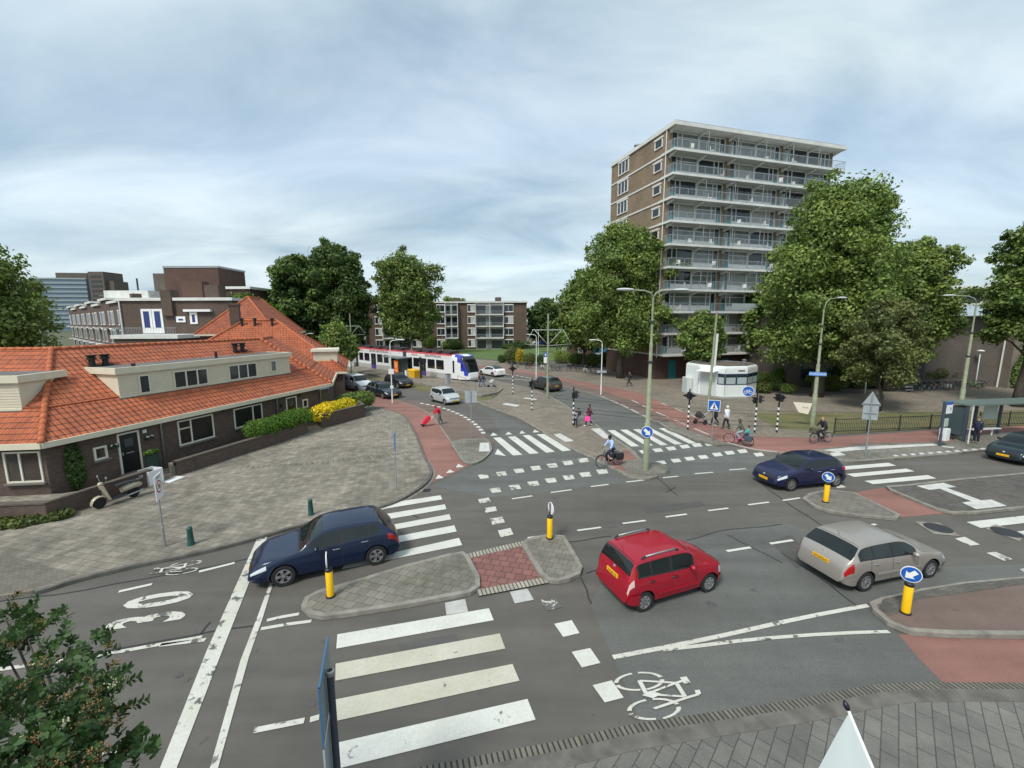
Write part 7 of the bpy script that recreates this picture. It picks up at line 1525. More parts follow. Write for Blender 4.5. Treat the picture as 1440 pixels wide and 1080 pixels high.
tlight('striped traffic light with wide lamp shade, rearmost on the tram median', 721, 554, PZ, 3.3, 'tri', R(-80))
tlight('striped traffic light in front of the dark grey car', 748, 577, PZ, 2.95, 'std', R(-120))
tlight('striped traffic light with pedestrians beside it on the median', 806, 598, PZ, 2.95, 'std', R(-30))
tlight('striped traffic light on the right pavement wedge before the kiosk', 967, 604, .08, 3.0, 'tri', R(-100))
tlight('striped traffic light right of the round blue cycle sign', 1061, 608, .03, 3.0, 'std', R(-20))
tlight('striped traffic light left of the fence lamp post', 1092, 608, .03, 3.0, 'tri', R(-90))
# signs
def signpost(name, label, px, py, z, Hh, r=.03, rz=0, m=STEEL, group=None, cat='road sign'):
    t = pole_thing(name, label, cat, px, py, z, group, rz); b = MB(); b.lathe([(r*1.35, 0), (r*1.35, Hh*.28), (r, Hh*.285), (r, Hh)], 10); b.build('post', m, t); return t
t = signpost('zone_sign', 'thirty zone sign plate on a slim post by the left kerb', 232, 768, PZ, 2.6, rz=R(22))
b = MB(); b.bb((.03, -.3, 1.75), (.05, .3, 2.62)); s = b.build('sign_plate', mat('sign_white', (.72, .72, .74), .4), t)
b = MB(); b.mi = 0; b.lathe([(.22, 0), (.22, .004), (0, .004)], 24, (.05, 0, 2.2), axis='x'); b.mi = 1; b.lathe([(.165, 0), (.165, .008), (0, .008)], 24, (.05, 0, 2.2), axis='x'); b.mi = 2; vs_, fs_ = text_mesh('30', .22, 0, 1, .008); b.add([(.0605, p, 2.2+q) for p, q, _ in vs_], fs_); vs_, fs_ = text_mesh('ZONE', .12); b.add([(.053, p, 2.53+q) for p, q, _ in vs_], fs_); b.build('speed_symbol', [mat('sign_red', (.5, .02, .03), .4), WHITE, BLACK], s)
t = signpost('edge_on_sign', 'narrow blue sign seen edge on, slim post on the house pavement', 558, 689.5, PZ, 2.75, .022, rz=R(12))
b = MB(); b.bb((-.02, -.25, 2.0), (.02, .25, 2.75)); b.build('sign_plate', mat('pale_blue_back', (.12, .2, .5), .5), t)
t = signpost('square_sign', 'grey back of a square sign on a slim post beside the small island', 663, 614, PZ, 3.2, .035, rz=R(-100))
b = MB(); b.bb((-.045, -.42, 2.35), (-.03, .42, 3.15)); b.build('sign_plate', SGREY, t); b = MB(); b.tube([(0, -.4, 2.4), (0, 0, 2.1)], .012, 5); b.tube([(0, .4, 2.4), (0, 0, 2.1)], .012, 5); b.build('stay', STEEL, t)
t = signpost('pedestrian_crossing_sign', 'square blue pedestrian crossing sign beside the zebra crossing', 1001, 620, .08, 2.6, .025, rz=facecam(13.2, 27.3))
b = MB(); b.bb((.03, -.36, 2.0), (.05, .36, 2.72)); s = b.build('sign_plate', WHITE, t); b = MB(); b.bb((.05, -.33, 2.03), (.055, .33, 2.69)); s2 = b.build('sign_face', BLUE, s)
b = MB(); b.mi = 0; b.add([(.06, -.25, 2.12), (.06, .25, 2.12), (.06, 0, 2.6)], [(0, 1, 2)]); b.mi = 1; b.add([(.063, -.03, 2.32), (.063, .04, 2.32), (.063, .05, 2.44), (.063, -.02, 2.44), (.063, -.08, 2.16), (.063, -.02, 2.16), (.063, .1, 2.16), (.063, .04, 2.16)], [(0, 1, 2, 3), (4, 5, 1, 0), (7, 6, 1, 0)]); b.lathe([(.03, 0), (.03, .004), (0, .004)], 8, (.06, .015, 2.49), axis='x'); b.build('walking_symbol', [WHITE, BLACK], s2)
t = signpost('cycle_path_sign', 'round blue cycle path sign on a thin post in front of the kiosk', 1049, 590, .02, 2.1, .02, rz=facecam(17, 33))
b = MB(); disc(b, .42, (.03, 0, 2.3)); s = b.build('sign_disc', WHITE, t); b = MB(); disc(b, .385, (.034, 0, 2.3)); s2 = b.build('sign_face', BLUE, s)
b = MB()
for y in (-.17, .17):
    b.add([(.058, y+r_*math.cos(2*math.pi*k/16), 2.22+r_*math.sin(2*math.pi*k/16)) for r_ in (.10, .13) for k in range(16)], [(k, (k+1) % 16, 16+(k+1) % 16, 16+k) for k in range(16)])
for a_, c_ in (((-.17, 2.22), (-.07, 2.38)), ((-.07, 2.38), (.1, 2.38)), ((-.07, 2.36), (0, 2.22)), ((0, 2.22), (.1, 2.38)), ((.17, 2.22), (.08, 2.44)), ((.05, 2.45), (.13, 2.43)), ((-.12, 2.42), (-.03, 2.42)), ((-.17, 2.22), (0, 2.22))): b.tube([(.058, *a_), (.058, *c_)], .014, 4)
b.build('bicycle_symbol', WHITE, s2)
t = signpost('give_way_sign_back', 'grey back of a triangular sign over a square plate beyond the right zebra crossing', 1217, 640, .1, 3.6, .035, rz=R(65))
b = MB(); b.add([(.04, -.45, 2.95), (.04, .45, 2.95), (.04, 0, 3.75), (.06, -.45, 2.95), (.06, .45, 2.95), (.06, 0, 3.75)], [(2, 1, 0), (3, 4, 5), (0, 1, 4, 3), (1, 2, 5, 4), (2, 0, 3, 5)]); b.build('triangle_plate', SGREY, t); b = MB(); b.bb((.04, -.36, 2.1), (.06, .36, 2.93)); b.build('lower_plate', SGREY, t); b = MB(); b.tube([(0, -.4, 3.05), (0, .4, 3.05)], .02, 6); b.tube([(0, -.3, 2.5), (0, .3, 2.5)], .02, 6); b.build('bracket', STEEL, t)
t = signpost('parking_sign', 'blue topped information sign before the plaza shrubs', 767, 522, .02, 2.9, .03, rz=facecam(5, 66))
b = MB(); b.mi = 0; b.bb((.04, -.33, 2.3), (.06, .33, 2.95)); b.mi = 1; b.bb((.04, -.28, 1.3), (.06, .28, 2.25)); b.mi = 2; b.bb((.062, -.1, 2.45), (.066, .1, 2.8)); b.build('sign_plate', [BLUE, WHITE, WHITE], t)
# direction sign near the lower left
g = G(464, 945, 3.45); t = thing('direction_sign', 'blue rimmed direction sign seen nearly edge on at the bottom of the picture', 'road sign', (g.x+.0, g.y, PZ), R(0))
b = MB(); b.lathe([(.045, 0), (.045, 3.34)], 12); b.build('post', mat('sign_post_dark', (.06, .07, .09), .5, .3), t, True, auto=40); b = MB(); b.lathe([(.05, 3.3), (.055, 3.36), (.035, 3.37), (.035, 3.30)], 12); b.build('post_collar', STEEL, t)
ang = R(107); u = Vector((math.cos(ang), math.sin(ang))); nn = Vector((-u.y, u.x))
def panel(name, s0, s1, z0, z1, m_, off=.065, th=.02):
    b = MB(); c = u*(s0+s1)/2+nn*off; b.box((c.x, c.y, (z0+z1)/2), (s1-s0, th, z1-z0), ang); return b.build(name, m_, t)
pb = panel('upper_panel', -.42, .42, 2.72, 3.5, mat('panel_back', (.16, .22, .24), .5)); pr = panel('panel_rim', -.44, .44, 3.49, 3.52, mat('rim_blue', (.04, .14, .28), .5)); panel('panel_rim', -.45, -.42, 2.7, 3.52, mat('rim_blue', (.04, .14, .28), .5)); panel('lower_panel', -.42, .42, 1.75, 2.68, mat('panel_back_grey', (.22, .27, .28), .5)); panel('lower_panel_rim', -.45, -.42, 1.7, 2.69, mat('rim_pale', (.4, .46, .48), .4))
# green bollards
for lab, px, py in (('green bollard next to the thirty zone sign', 269, 766), ('green bollard behind the blue hatchback', 437.5, 724)):
    t = pole_thing('green_bollard', lab, 'bollard', px, py, PZ, 'green cast bollards on the kerb'); b = MB(); b.lathe([(.12, 0), (.105, .1), (.085, .55), (.09, .58), (.09, .62), (.06, .68), (0, .7)], 14); b.build('post', mat('bollard_green', (.02, .085, .07), .5, noise=.15), t, True, auto=50)
# chalk board and box by the door
g = G(225, 676, PZ); t = thing('notice_board', 'black framed notice board with green top leaning on the garden wall', 'board', (g.x-.35, g.y+.15, PZ), R(-16)); b = MB(); b.add([(0, -.32, 0), (0, .32, 0), (-.12, .32, 1.35), (-.12, -.32, 1.35), (.06, -.32, 0), (.06, .32, 0), (-.06, .32, 1.35), (-.06, -.32, 1.35)], [(3, 2, 1, 0), (4, 5, 6, 7), (0, 1, 5, 4), (1, 2, 6, 5), (2, 3, 7, 6), (3, 0, 4, 7)]); b.build('frame', BLACK, t); b = MB(); b.add([(.062, -.26, .08), (.062, .26, .08), (-.045, .26, 1.25), (-.045, -.26, 1.25)], [(0, 1, 2, 3)]); b.build('panel', mat('board_green', (.015, .04, .03), .4), t)
leafcloud('plant_top', [((-.06, 0, 1.42), (.12, .34, .1))], 300, .06, LEAFH, parent=t)
g = G(212, 682, PZ); t = thing('open_box', 'white open box standing on the pavement left of the notice board', 'box', (g.x-.1, g.y+.2, PZ), R(-10)); b = MB(); b.bb((-.3, -.35, 0), (-.27, .35, .75)); b.bb((.27, -.35, 0), (.3, .35, .7)); b.bb((-.27, -.35, 0), (.27, -.32, .72)); b.bb((-.27, .32, 0), (.27, .35, .72)); b.build('sides', WHITE, t); b = MB(); b.bb((-.27, -.32, .5), (.27, .32, .54)); b.build('contents', mat('grey_contents', (.12, .15, .16), .8), t)
b = MB(); b.bb((.35, .2, .0), (.8, 1.0, .03)); b.build('lid', WHITE, t)
# fence
def fence(label, pts, Hh):
    P = [Vector((p[0], p[1])) for p in pts]; L_ = (P[-1]-P[0]).length; d = (P[-1]-P[0]).normalized(); t = thing('bar_fence', label, 'fence', (P[0].x, P[0].y, .03), math.atan2(d.y, d.x)); n = int(L_/.14); b = MB()
    for i in range(n): b.bb((i*.14, -.008, .1), (i*.14+.016, .008, Hh))
    b.bb((0, -.015, .12), (L_, .015, .16)); b.bb((0, -.015, Hh-.05), (L_, .015, Hh-.01)); b.build('bars', DARK, t); k = 0; x = 0
    while x <= L_: b = MB(); b.lathe([(.045, 0), (.045, Hh+.08), (.02, Hh+.13)], 8, (x, 0, 0)); b.build('post', DARK, t); x += 2.6
fence('dark bar fence along the grass verge on the right', [G(1173, 610), G(1345, 602.5)], 1.02)
fence('dark bar fence behind the bus shelter', [G(1376, 601), G(1500, 596)], 1.02)
# platform railings
def railing(label, pts):
    P = [G(x, y, .12) for x, y in pts]; c = P[0]; t = thing('platform_railing', label, 'railing', (c.x, c.y, .12)); Q = [p-c for p in P]
    for q in Q: b = MB(); b.tube([(q.x, q.y, 0), (q.x, q.y, 1.15)], .035, 8); b.build('post', STEEL, t)
    for h in (1.1, .6): b = MB(); b.tube([(q.x, q.y, h) for q in Q], .028, 6); b.build('rail', STEEL, t)
railing('grey railing at the right end of the tram platform', [(669, 553), (696, 552.5)])
railing('grey railing nearer the tram nose', [(644, 540.5), (655, 545)])
# tram stop shelter
g = G(569, 526.5, .25); t = thing('tram_shelter', 'glass tram shelter with an orange poster on the platform', 'shelter', (g.x, g.y, .25), R(-47)); b = MB()
for x, y in ((-4.6, .65), (-2.2, .65), (0, .65), (0, -.65)): b = MB(); b.bb((x-.05, y-.05, 0), (x+.05, y+.05, 2.35)); b.build('post', DARK, t)
b = MB(); b.bb((-5, -1.1, 2.35), (.4, .9, 2.5)); b.build('roof', mat('shelter_roof', (.18, .2, .2), .5), t); b = MB(); b.bb((-4.6, .63, .3), (0, .66, 2.1)); b.build('glass_wall', mat('shelter_glass', (.22, .32, .32), .1, spec=.8), t)
b = MB(); b.mi = 0; b.bb((-1.7, -.78, .05), (-.25, -.6, 2.1)); b.mi = 1; b.bb((-1.58, -.8, .25), (-.37, -.781, 2.0)); b.mi = 2; b.bb((-1.2, -.805, 1.0), (-.8, -.801, 1.7)); b.bb((-1.4, -.805, .5), (-.6, -.801, .65)); b.build('poster_case', [DARK, mat('poster_orange', (.75, .18, .03), .5), mat('poster_pale', (.8, .5, .25), .5)], t)
g = G(583, 530.5, .25); t = thing('salt_bin', 'yellow grit bin on the tram platform', 'bin', (g.x, g.y, .25), R(-47)); b = MB(); V = [(-.75, -.45, 0), (.75, -.45, 0), (.75, .45, 0), (-.75, .45, 0), (-.9, -.55, .95), (.9, -.55, .95), (.9, .55, .95), (-.9, .55, .95)]; b.add(V, [(0, 1, 5, 4), (1, 2, 6, 5), (2, 3, 7, 6), (3, 0, 4, 7), (3, 2, 1, 0)]); b.build('bin_body', mat('grit_yellow', (.72, .42, .02), .5), t); b = MB(); b.add([(-.95, -.6, .95), (.95, -.6, .95), (.95, .6, .95), (-.95, .6, .95), (-.9, -.5, 1.12), (.9, -.5, 1.12), (.9, .5, 1.12), (-.9, .5, 1.12)], [(3, 2, 1, 0), (4, 5, 6, 7), (0, 1, 5, 4), (1, 2, 6, 5), (2, 3, 7, 6), (3, 0, 4, 7)]); b.build('lid', mat('grit_yellow', (.72, .42, .02), .5), t)
for lab, px, py, w_, h in (('grey platform cabinet near the tram doors', 630, 539, .45, 1.15), ('white bin by the tram shelter', 572.5, 529, .45, .9), ('white cabinet at the rear of the platform', 494, 515.5, .6, 1.1)):
    g = G(px, py, .25); t = thing('platform_cabinet', lab, 'cabinet', (g.x, g.y, .25), R(-47)); b = MB(); b.bb((-w_/2, -w_/2, 0), (w_/2, w_/2, h)); b.build('housing', SGREY if 'grey' in lab else WHITE, t); b = MB(); b.bb((-w_/2-.03, -w_/2-.03, h), (w_/2+.03, w_/2+.03, h+.05)); b.build('top', DARK, t)
g = G(592, 532, .25); t = thing('stop_post', 'dark tram stop information post with display', 'stop post', (g.x, g.y, .25), R(-47)); b = MB(); b.bb((-.12, -.08, 0), (.12, .08, 2.9)); b.build('post', DARK, t); b = MB(); b.bb((-.1, -.12, 2.2), (1.3, .12, 2.75)); b.build('display', BLACK, t)
# bus shelter right
g0, g1 = G(1354, 621, .1), G(1412, 612, .1); dv = (g1-g0); a_ = math.atan2(dv.y, dv.x); L_ = 4.2
t = thing('bus_shelter', 'dark framed glass bus shelter with a red advertising panel', 'shelter', (g0.x, g0.y, .1), R(8)); b = MB()
for nm, x, y in (('post', 0, 0), ('post', 2.6, 1.3), ('post', 4.6, 1.3), ('post', 0, 1.3), ('post', 7, 1.3)): b = MB(); b.bb((x-.07, y-.06, 0), (x+.07, y+.06, 2.35)); b.build('post', mat('shelter_blue_grey', (.05, .07, .1), .5), t)
b = MB(); b.bb((-.1, -.1, 2.35), (7.2, 1.45, 2.44)); b.build('roof', mat('shelter_roof_green', (.13, .165, .15), .35), t)
b = MB(); b.mi = 0; b.bb((.55, 0.95, .1), (1.55, 1.12, 2.15)); b.mi = 1; b.bb((.62, .93, .3), (1.48, .949, 2.05)); b.mi = 2
for k in range(26): b.ball((.8+rnd.random()*.5, .925, 1.2+rnd.random()*.7), (.07, .005, .05), 5)
b.build('advert_panel', [DARK, mat('advert_red', (.3, .012, .02), .3), mat('advert_pale', (.5, .3, .2), .5)], t)
b = MB(); b.bb((.02, .06, .35), (.05, 1.24, 2.2)); b.build('side_glass', mat('shelter_glass_dark', (.05, .08, .09), .1, spec=.8), t)
b = MB(); b.bb((3.2, 1.28, 1.05), (4.3, 1.31, 2.05)); b.build('timetable', mat('timetable_pale', (.42, .48, .42), .4), t); b = MB(); b.bb((1.9, .85, .45), (4.2, 1.2, .5)); b.bb((2.3, 1.0, 0), (2.36, 1.06, .45)); b.bb((3.7, 1.0, 0), (3.76, 1.06, .45)); b.build('bench', WHITE, t)
t = signpost('bus_stop_sign', 'bus stop post with white and blue sign and white bin', 1321, 627, .1, 2.75, .05, rz=R(-70), m=mat('shelter_blue_grey', (.05, .07, .1))); b = MB(); b.mi = 0; b.bb((.05, .05, 2.05), (.09, .62, 2.6)); b.mi = 1; b.bb((.05, .05, 2.6), (.09, .62, 2.78)); b.mi = 2; vs_, fs_ = text_mesh('H', .3); b.add([(.095, .42+p, 2.33+q) for p, q, _ in vs_], fs_); b.build('sign_plate', [WHITE, BLUE, BLUE], t); b = MB(); b.bb((.05, .02, 1.25), (.1, .36, 1.75)); b.build('timetable', mat('timetable_pale', (.42, .48, .42)), t); b = MB(); b.bb((-.15, .1, .35), (.2, .5, 1.1)); b.build('bin', WHITE, t)
t = signpost('slim_post', 'thin pale post standing in front of the bus shelter', 1361, 624, .1, 2.45, .03, m=WPOLE, cat='post'); b = MB(); b.lathe([(.045, 2.4), (.045, 2.47), (0, 2.5)], 10); b.build('cap', STEEL, t)
# bench, mural wall
g = G(957, 531, .02); t = thing('bench', 'white slatted bench left of the kiosk', 'bench', (g.x, g.y, .02), R(-5)); b = MB()
for y in (0, .15, .3): b.bb((-1.6, y, .43), (1.6, y+.1, .47))
b.build('seat', mat('bench_pale', (.5, .5, .48), .7), t); b = MB(); b.bb((-1.6, .42, .62), (1.6, .45, .72)); b.bb((-1.6, .42, .8), (1.6, .45, .9)); b.build('backrest', mat('bench_pale', (.5, .5, .48)), t)
for x in (-1.4, 0, 1.4): b = MB(); b.bb((x-.03, 0, 0), (x+.03, .45, .43)); b.bb((x-.03, .4, .43), (x+.03, .44, .9)); b.build('leg', DARK, t)
g = G(800, 507, .02); t = thing('mural_wall', 'low brick wall with blue and white painted panels behind the bicycles', 'wall', (g.x, g.y, 0), R(-8)); b = MB(); b.bb((0, 0, 0), (8.8, .3, 3.0)); b.build('brickwork', BRR, t)
for x, w_, k in ((1.7, 1.3, 0), (4.6, 1.9, 1), (6.7, 1.7, 1)):
    b = MB(); b.mi = 0; b.bb((x, -.05, 1.2), (x+w_, 0, 2.7)); b.mi = 1; b.bb((x+.1, -.06, 1.25), (x+w_-.1, -.051, 1.6)); b.mi = 2; b.bb((x+w_*.3, -.065, 1.6), (x+w_*.7, -.052, 2.1)); b.build('painted_panel', [mat('mural_blue', (.05, .3, .6), .5) if k else mat('panel_pale', (.4, .38, .36), .6), WHITE, mat('mural_dark', (.02, .05, .12), .5)], t)
for i in range(3): b = MB(); b.bb((-2.6+i*1.1, .2, 0), (-2.2+i*1.1, .3, 3.2)); b.build('slab_pillar', [mat('pillar_dark', (.05, .05, .055), .6), SOFF][i % 2], t)
# bicycle stands
for j, (pa, pb, n_, nm) in enumerate((((715, 515.5), (850, 526.5), 12, 'plaza'), ((1286, 548.5), (1360, 546), 8, 'school'))):
    for i in range(n_):
        a, b_ = G(*pa), G(*pb); p = a.lerp(b_, (i+.5)/n_); 
        if i == 0:
            t = thing('bicycle_stand', 'low steel hoop bicycle stand among the bicycles on the %s side' % nm, 'bicycle stand', (p.x, p.y, .02), R(95), 'hoop stands on the %s side' % nm); b = MB(); b.tube([(-.35, 0, 0), (-.35, 0, .7), (-.25, 0, .8), (.25, 0, .8), (.35, 0, .7), (.35, 0, 0)], .02, 6); b.build('hoop', STEEL, t)
        else: dup(t, None, (p.x, p.y, .02), R(95))
# flag in front of the camera's building, hung on a pole fixed to the wall below
tip = G(1193, 999, 5.2); low = G(1252, 1140, 4.75); dd = (low-tip); t = thing('flag', 'white flag tip with black finial at the lower edge of the picture', 'flag', tuple(low)); q0 = tip-low; q1 = dd*.0
b = MB(); b.tube([q0, (0, 0, 0), -q0*.9], [.010, .013, .014], 10); b.build('pole', mat('flagpole_white', (.65, .67, .66), .4), t, True)
b = MB(); dn = q0.normalized(); b.tube([q0-dn*.005, q0+dn*.012, q0+dn*.03, q0+dn*.05, q0+dn*.062], [.008, .017, .019, .012, .003], 10); b.build('finial', mat('finial_black', (.01, .01, .02), .3), t, True)
cl = MB(); n1, n2 = 10, 14; left = G(1150, 1120, 4.75)-low; V = []
for i in range(n1):
    f = i/(n1-1); a = q0*(1-f)*1.0-q0*.55*f*1.0
    bpt = q0.lerp(left*1.25, f)
    for j in range(n2):
        g_ = j/(n2-1); p = a.lerp(bpt, g_); wv = .014*math.sin(g_*9+f*2)*f; V.append(p+Vector((.0, wv, wv*.6))-dn*.012)
cl.add(V, [(i*n2+j, i*n2+j+1, (i+1)*n2+j+1, (i+1)*n2+j) for i in range(n1-1) for j in range(n2-1)]); cl.build('cloth', mat('flag_cloth', (.42, .47, .47), .8), t, True)
# ================================================================ people
SKIN_L = mat('skin_light', (.48, .29, .21), .6); SKIN_D = mat('skin_dark', (.09, .05, .035), .6)
def skinmesh(name, pts, edges, m, parent, sub=1):
    "grow one continuous surface over a skeleton; pts: {key: (co, radius or (rx, ry))}, first key is the root"
    keys = list(pts); bm = bmesh.new(); ly = bm.verts.layers.skin.verify(); vs = {}
    for k in keys:
        co, r = pts[k]; v = bm.verts.new(co); v[ly].radius = r if isinstance(r, tuple) else (r, r); v[ly].use_root = (k == keys[0]); vs[k] = v
    for a, b in edges: bm.edges.new((vs[a], vs[b]))
    me = bpy.data.meshes.new(name); bm.to_mesh(me); bm.free(); o = bpy.data.objects.new(name, me); COL.objects.link(o)
    o.modifiers.new('s', 'SKIN').use_smooth_shade = True; o.modifiers.new('u', 'SUBSURF').levels = sub
    dg = bpy.context.evaluated_depsgraph_get(); dg.update(); nm = bpy.data.meshes.new_from_object(o.evaluated_get(dg)); o.modifiers.clear(); o.data = nm; nm.materials.clear(); nm.materials.append(m); nm.polygons.foreach_set('use_smooth', [True]*len(nm.polygons)); nm.name = name; o.parent = parent; return o
STAND = dict(pelvis=(0, 0, .93), waist=(0, 0, 1.08), chest=(0, 0, 1.28), neck=(0, 0, 1.46), jaw=(.025, 0, 1.54), skull=(.01, 0, 1.63), crown=(0, 0, 1.69),
             sl=(0, .175, 1.40), el=(-.02, .22, 1.13), wl=(.05, .23, .88), sr=(0, -.175, 1.40), er=(-.02, -.22, 1.13), wr=(.05, -.23, .88),
             hl=(0, .09, .88), kl=(.02, .1, .49), al=(-.01, .1, .09), tl=(.15, .11, .035), hr=(0, -.09, .88), kr=(.02, -.1, .49), ar=(-.01, -.1, .09), tr=(.15, -.11, .035))
def person(label, loc, rz, pose={}, H=1.74, skin=SKIN_L, hair=(.03, .02, .015), top=(.1, .1, .1), legs=(.03, .03, .05), shoes=(.03, .03, .03), coat=0, long_hair=False, dress=None, hairless=False, group=None, extra=None, stripes=None, wide=1.0, headscarf=None):
    t = thing('person', label, 'person', loc, rz, group); J = dict(STAND); J.update(pose); k = H/1.74
    P = {a: Vector(v)*k for a, v in J.items()}
    def q(a, r): return (P[a], r*k)
    B = {'pelvis': q('pelvis', .115*wide), 'waist': q('waist', .10*wide), 'chest': q('chest', .12*wide), 'neck': q('neck', .05), 'jaw': q('jaw', .07), 'skull': q('skull', .092), 'crown': q('crown', .06)}
    E_ = [('pelvis', 'waist'), ('waist', 'chest'), ('chest', 'neck'), ('neck', 'jaw'), ('jaw', 'skull'), ('skull', 'crown')]
    for s in 'lr':
        B.update({'s'+s: q('s'+s, .055), 'e'+s: q('e'+s, .037), 'w'+s: q('w'+s, .024), 'h'+s: q('h'+s, .085), 'k'+s: q('k'+s, .055), 'a'+s: q('a'+s, .037), 't'+s: q('t'+s, .03)})
        E_ += [('chest', 's'+s), ('s'+s, 'e'+s), ('e'+s, 'w'+s), ('pelvis', 'h'+s), ('h'+s, 'k'+s), ('k'+s, 'a'+s), ('a'+s, 't'+s)]
        d = (P['w'+s]-P['e'+s]).normalized(); sd = d.cross(Vector((1, 0, 0))) if abs(d.x) < .9 else Vector((0, 1, 0)); sd = sd.normalized(); dn = d.cross(sd).normalized()
        B['m'+s] = (P['w'+s]+d*.075*k, .026*k); E_.append(('w'+s, 'm'+s))
        fwd = Vector((1, 0, 0)) if abs(d.x) < .9 else Vector((0, 1, 0))
        for i, (off, ln) in enumerate(((-.026, .055), (-.009, .066), (.009, .062), (.026, .048))):
            a = P['w'+s]+d*.1*k+fwd*off*k; c1_ = a+d*ln*.55*k+Vector((0, -.006 if s == 'l' else .006, 0)); c2_ = c1_+d*ln*.4*k+Vector((0, -.014 if s == 'l' else .014, 0))
            for nm, co in (('f%s%d' % (s, i), a), ('g%s%d' % (s, i), c1_), ('j%s%d' % (s, i), c2_)): B[nm] = (co, .009*k)
            E_ += [('m'+s, 'f%s%d' % (s, i)), ('f%s%d' % (s, i), 'g%s%d' % (s, i)), ('g%s%d' % (s, i), 'j%s%d' % (s, i))]
        a = P['w'+s]+d*.045*k+fwd*.035*k; B['th'+s] = (a, .011*k); B['ti'+s] = (a+d*.04*k+fwd*.014*k, .009*k); E_ += [('w'+s, 'th'+s), ('th'+s, 'ti'+s)]
    skinmesh('body', B, E_, skin, t)
    def mm(nm, c): return c if not isinstance(c, tuple) else mat('cloth_%d_%d_%d' % tuple(int(x*99) for x in c), c, .85, noise=.12, nscale=14)
    # trousers
    T = {'pelvis': q('pelvis', .14*wide), 'waist': (P['pelvis'].lerp(P['waist'], 1.1), .125*k*wide)}; Te = [('pelvis', 'waist')]
    for s in 'lr':
        T.update({'h'+s: q('h'+s, .10), 'k'+s: q('k'+s, .075), 'a'+s: (P['a'+s].lerp(P['k'+s], .0), .062*k)}); Te += [('pelvis', 'h'+s), ('h'+s, 'k'+s), ('k'+s, 'a'+s)]
    skinmesh('trousers', T, Te, mm('l', legs), t)
    jr = .168*wide
    Jk = {'chest': q('chest', jr), 'waist': q('waist', .152*wide), 'hip': (P['pelvis'].lerp(P['waist'], -.35)-Vector((0, 0, .0+coat*k)), (.165+.03*bool(coat))*k*wide), 'neck': (P['chest'].lerp(P['neck'], 1.0), .08*k)}; Je = [('chest', 'waist'), ('waist', 'hip'), ('chest', 'neck')]
    for s in 'lr': Jk.update({'s'+s: q('s'+s, .09), 'e'+s: q('e'+s, .06), 'w'+s: (P['w'+s].lerp(P['e'+s], .02), .046*k)}); Je += [('chest', 's'+s), ('s'+s, 'e'+s), ('e'+s, 'w'+s)]
    jo = skinmesh('jacket', Jk, Je, mm('t', top), t)
    if stripes:
        jo.data.materials.append(mm('s', stripes))
        for p in jo.data.polygons: p.material_index = int((p.center.z/k)/.07) % 2
    for s in 'lr':
        skinmesh('shoe', {'a': (P['a'+s]+Vector((-.02, 0, -.035))*k, .048*k), 't': (P['t'+s]+Vector((.02, 0, .012))*k, .042*k)}, [('a', 't')], mm('sh', shoes), t)
    c, n_ = P['skull'], P['jaw']; ax = (P['crown']-P['jaw']).normalized(); fw = Vector((1, 0, 0)); fw = (fw-ax*fw.dot(ax)).normalized(); M_ = Matrix((fw, ax.cross(fw), ax)).transposed().to_4x4(); M_.translation = c
    if not hairless:
        b = MB(); b.ball((-.022*k, 0, .012*k), (.104*k, .1*k, .108*k), 12, M_)
        if long_hair: b.ball((-.06*k, 0, -.11*k), (.07*k, .095*k, .16*k), 10, M_)
        b.build('hair', mat('hair_%d' % int(hair[0]*300), hair, .7) if headscarf is None else mm('hs', headscarf), t, True)
    b = MB(); b.ball((.10*k, 0, -.03*k), (.022*k, .014*k, .026*k), 6, M_); b.build('nose', skin, t, True)
    b = MB()
    for y in (-.034, .034): b.ball((.088*k, y*k, .005*k), (.012*k, .014*k, .008*k), 6, M_)
    b.build('eyes', BLACK, t); b = MB(); b.ball((.088*k, 0, -.068*k), (.01*k, .025*k, .005*k), 6, M_); b.build('mouth', mat('lips', (.3, .1, .09), .6), t)
    for y in (-.095, .095): b = MB(); b.ball((.0, y*k, -.01*k), (.022*k, .012*k, .03*k), 6, M_); b.build('ear', skin, t, True)
    return t
def stride(a=.28, lift=.12, fwdarm=.18):
    return dict(kl=(a*.75, .1, .5), al=(a, .1, .10), tl=(a+.15, .11, .06), kr=(-.02, -.1, .5), ar=(-a*1.15, -.1, .10+lift), tr=(-a*1.15+.13, -.11, .04), pelvis=(0, 0, .91), wl=(-.22, .22, .93), el=(-.12, .22, 1.15), wr=(fwdarm+.05, -.2, .98), er=(.0, -.22, 1.15))
gp = lambda px, py, z: (lambda g: (g.x, g.y, z))(G(px, py, z))
left = R(180)
person('person in black walking across the plaza before the shrubs', gp(885, 543, .02), R(195), stride(.34), 1.78, top=(.015, .016, .02), legs=(.015, .015, .018))
# woman with trolley
p0 = gp(618, 597, .01)
bend = dict(pelvis=(-.05, 0, .9), waist=(.0, 0, 1.05), chest=(.10, 0, 1.23), neck=(.2, 0, 1.37), jaw=(.28, 0, 1.41), skull=(.32, 0, 1.49), crown=(.31, 0, 1.56), sl=(.12, .17, 1.32), sr=(.12, -.17, 1.32), el=(.28, .22, 1.1), er=(.28, -.22, 1.1), wl=(.52, .12, 1.0), wr=(.52, -.12, 1.0), hl=(-.05, .09, .85), hr=(-.05, -.09, .85), kl=(.1, .1, .47), al=(.05, .1, .09), tl=(.2, .1, .04), kr=(-.12, -.1, .48), ar=(-.3, -.1, .14), tr=(-.17, -.1, .05))
person('person in a bright red jacket leaning forward to pull a red shopping trolley', p0, R(205), bend, 1.66, top=(.55, .01, .03), legs=(.12, .12, .1), shoes=(.3, .2, .15), hair=(.3, .015, .03))
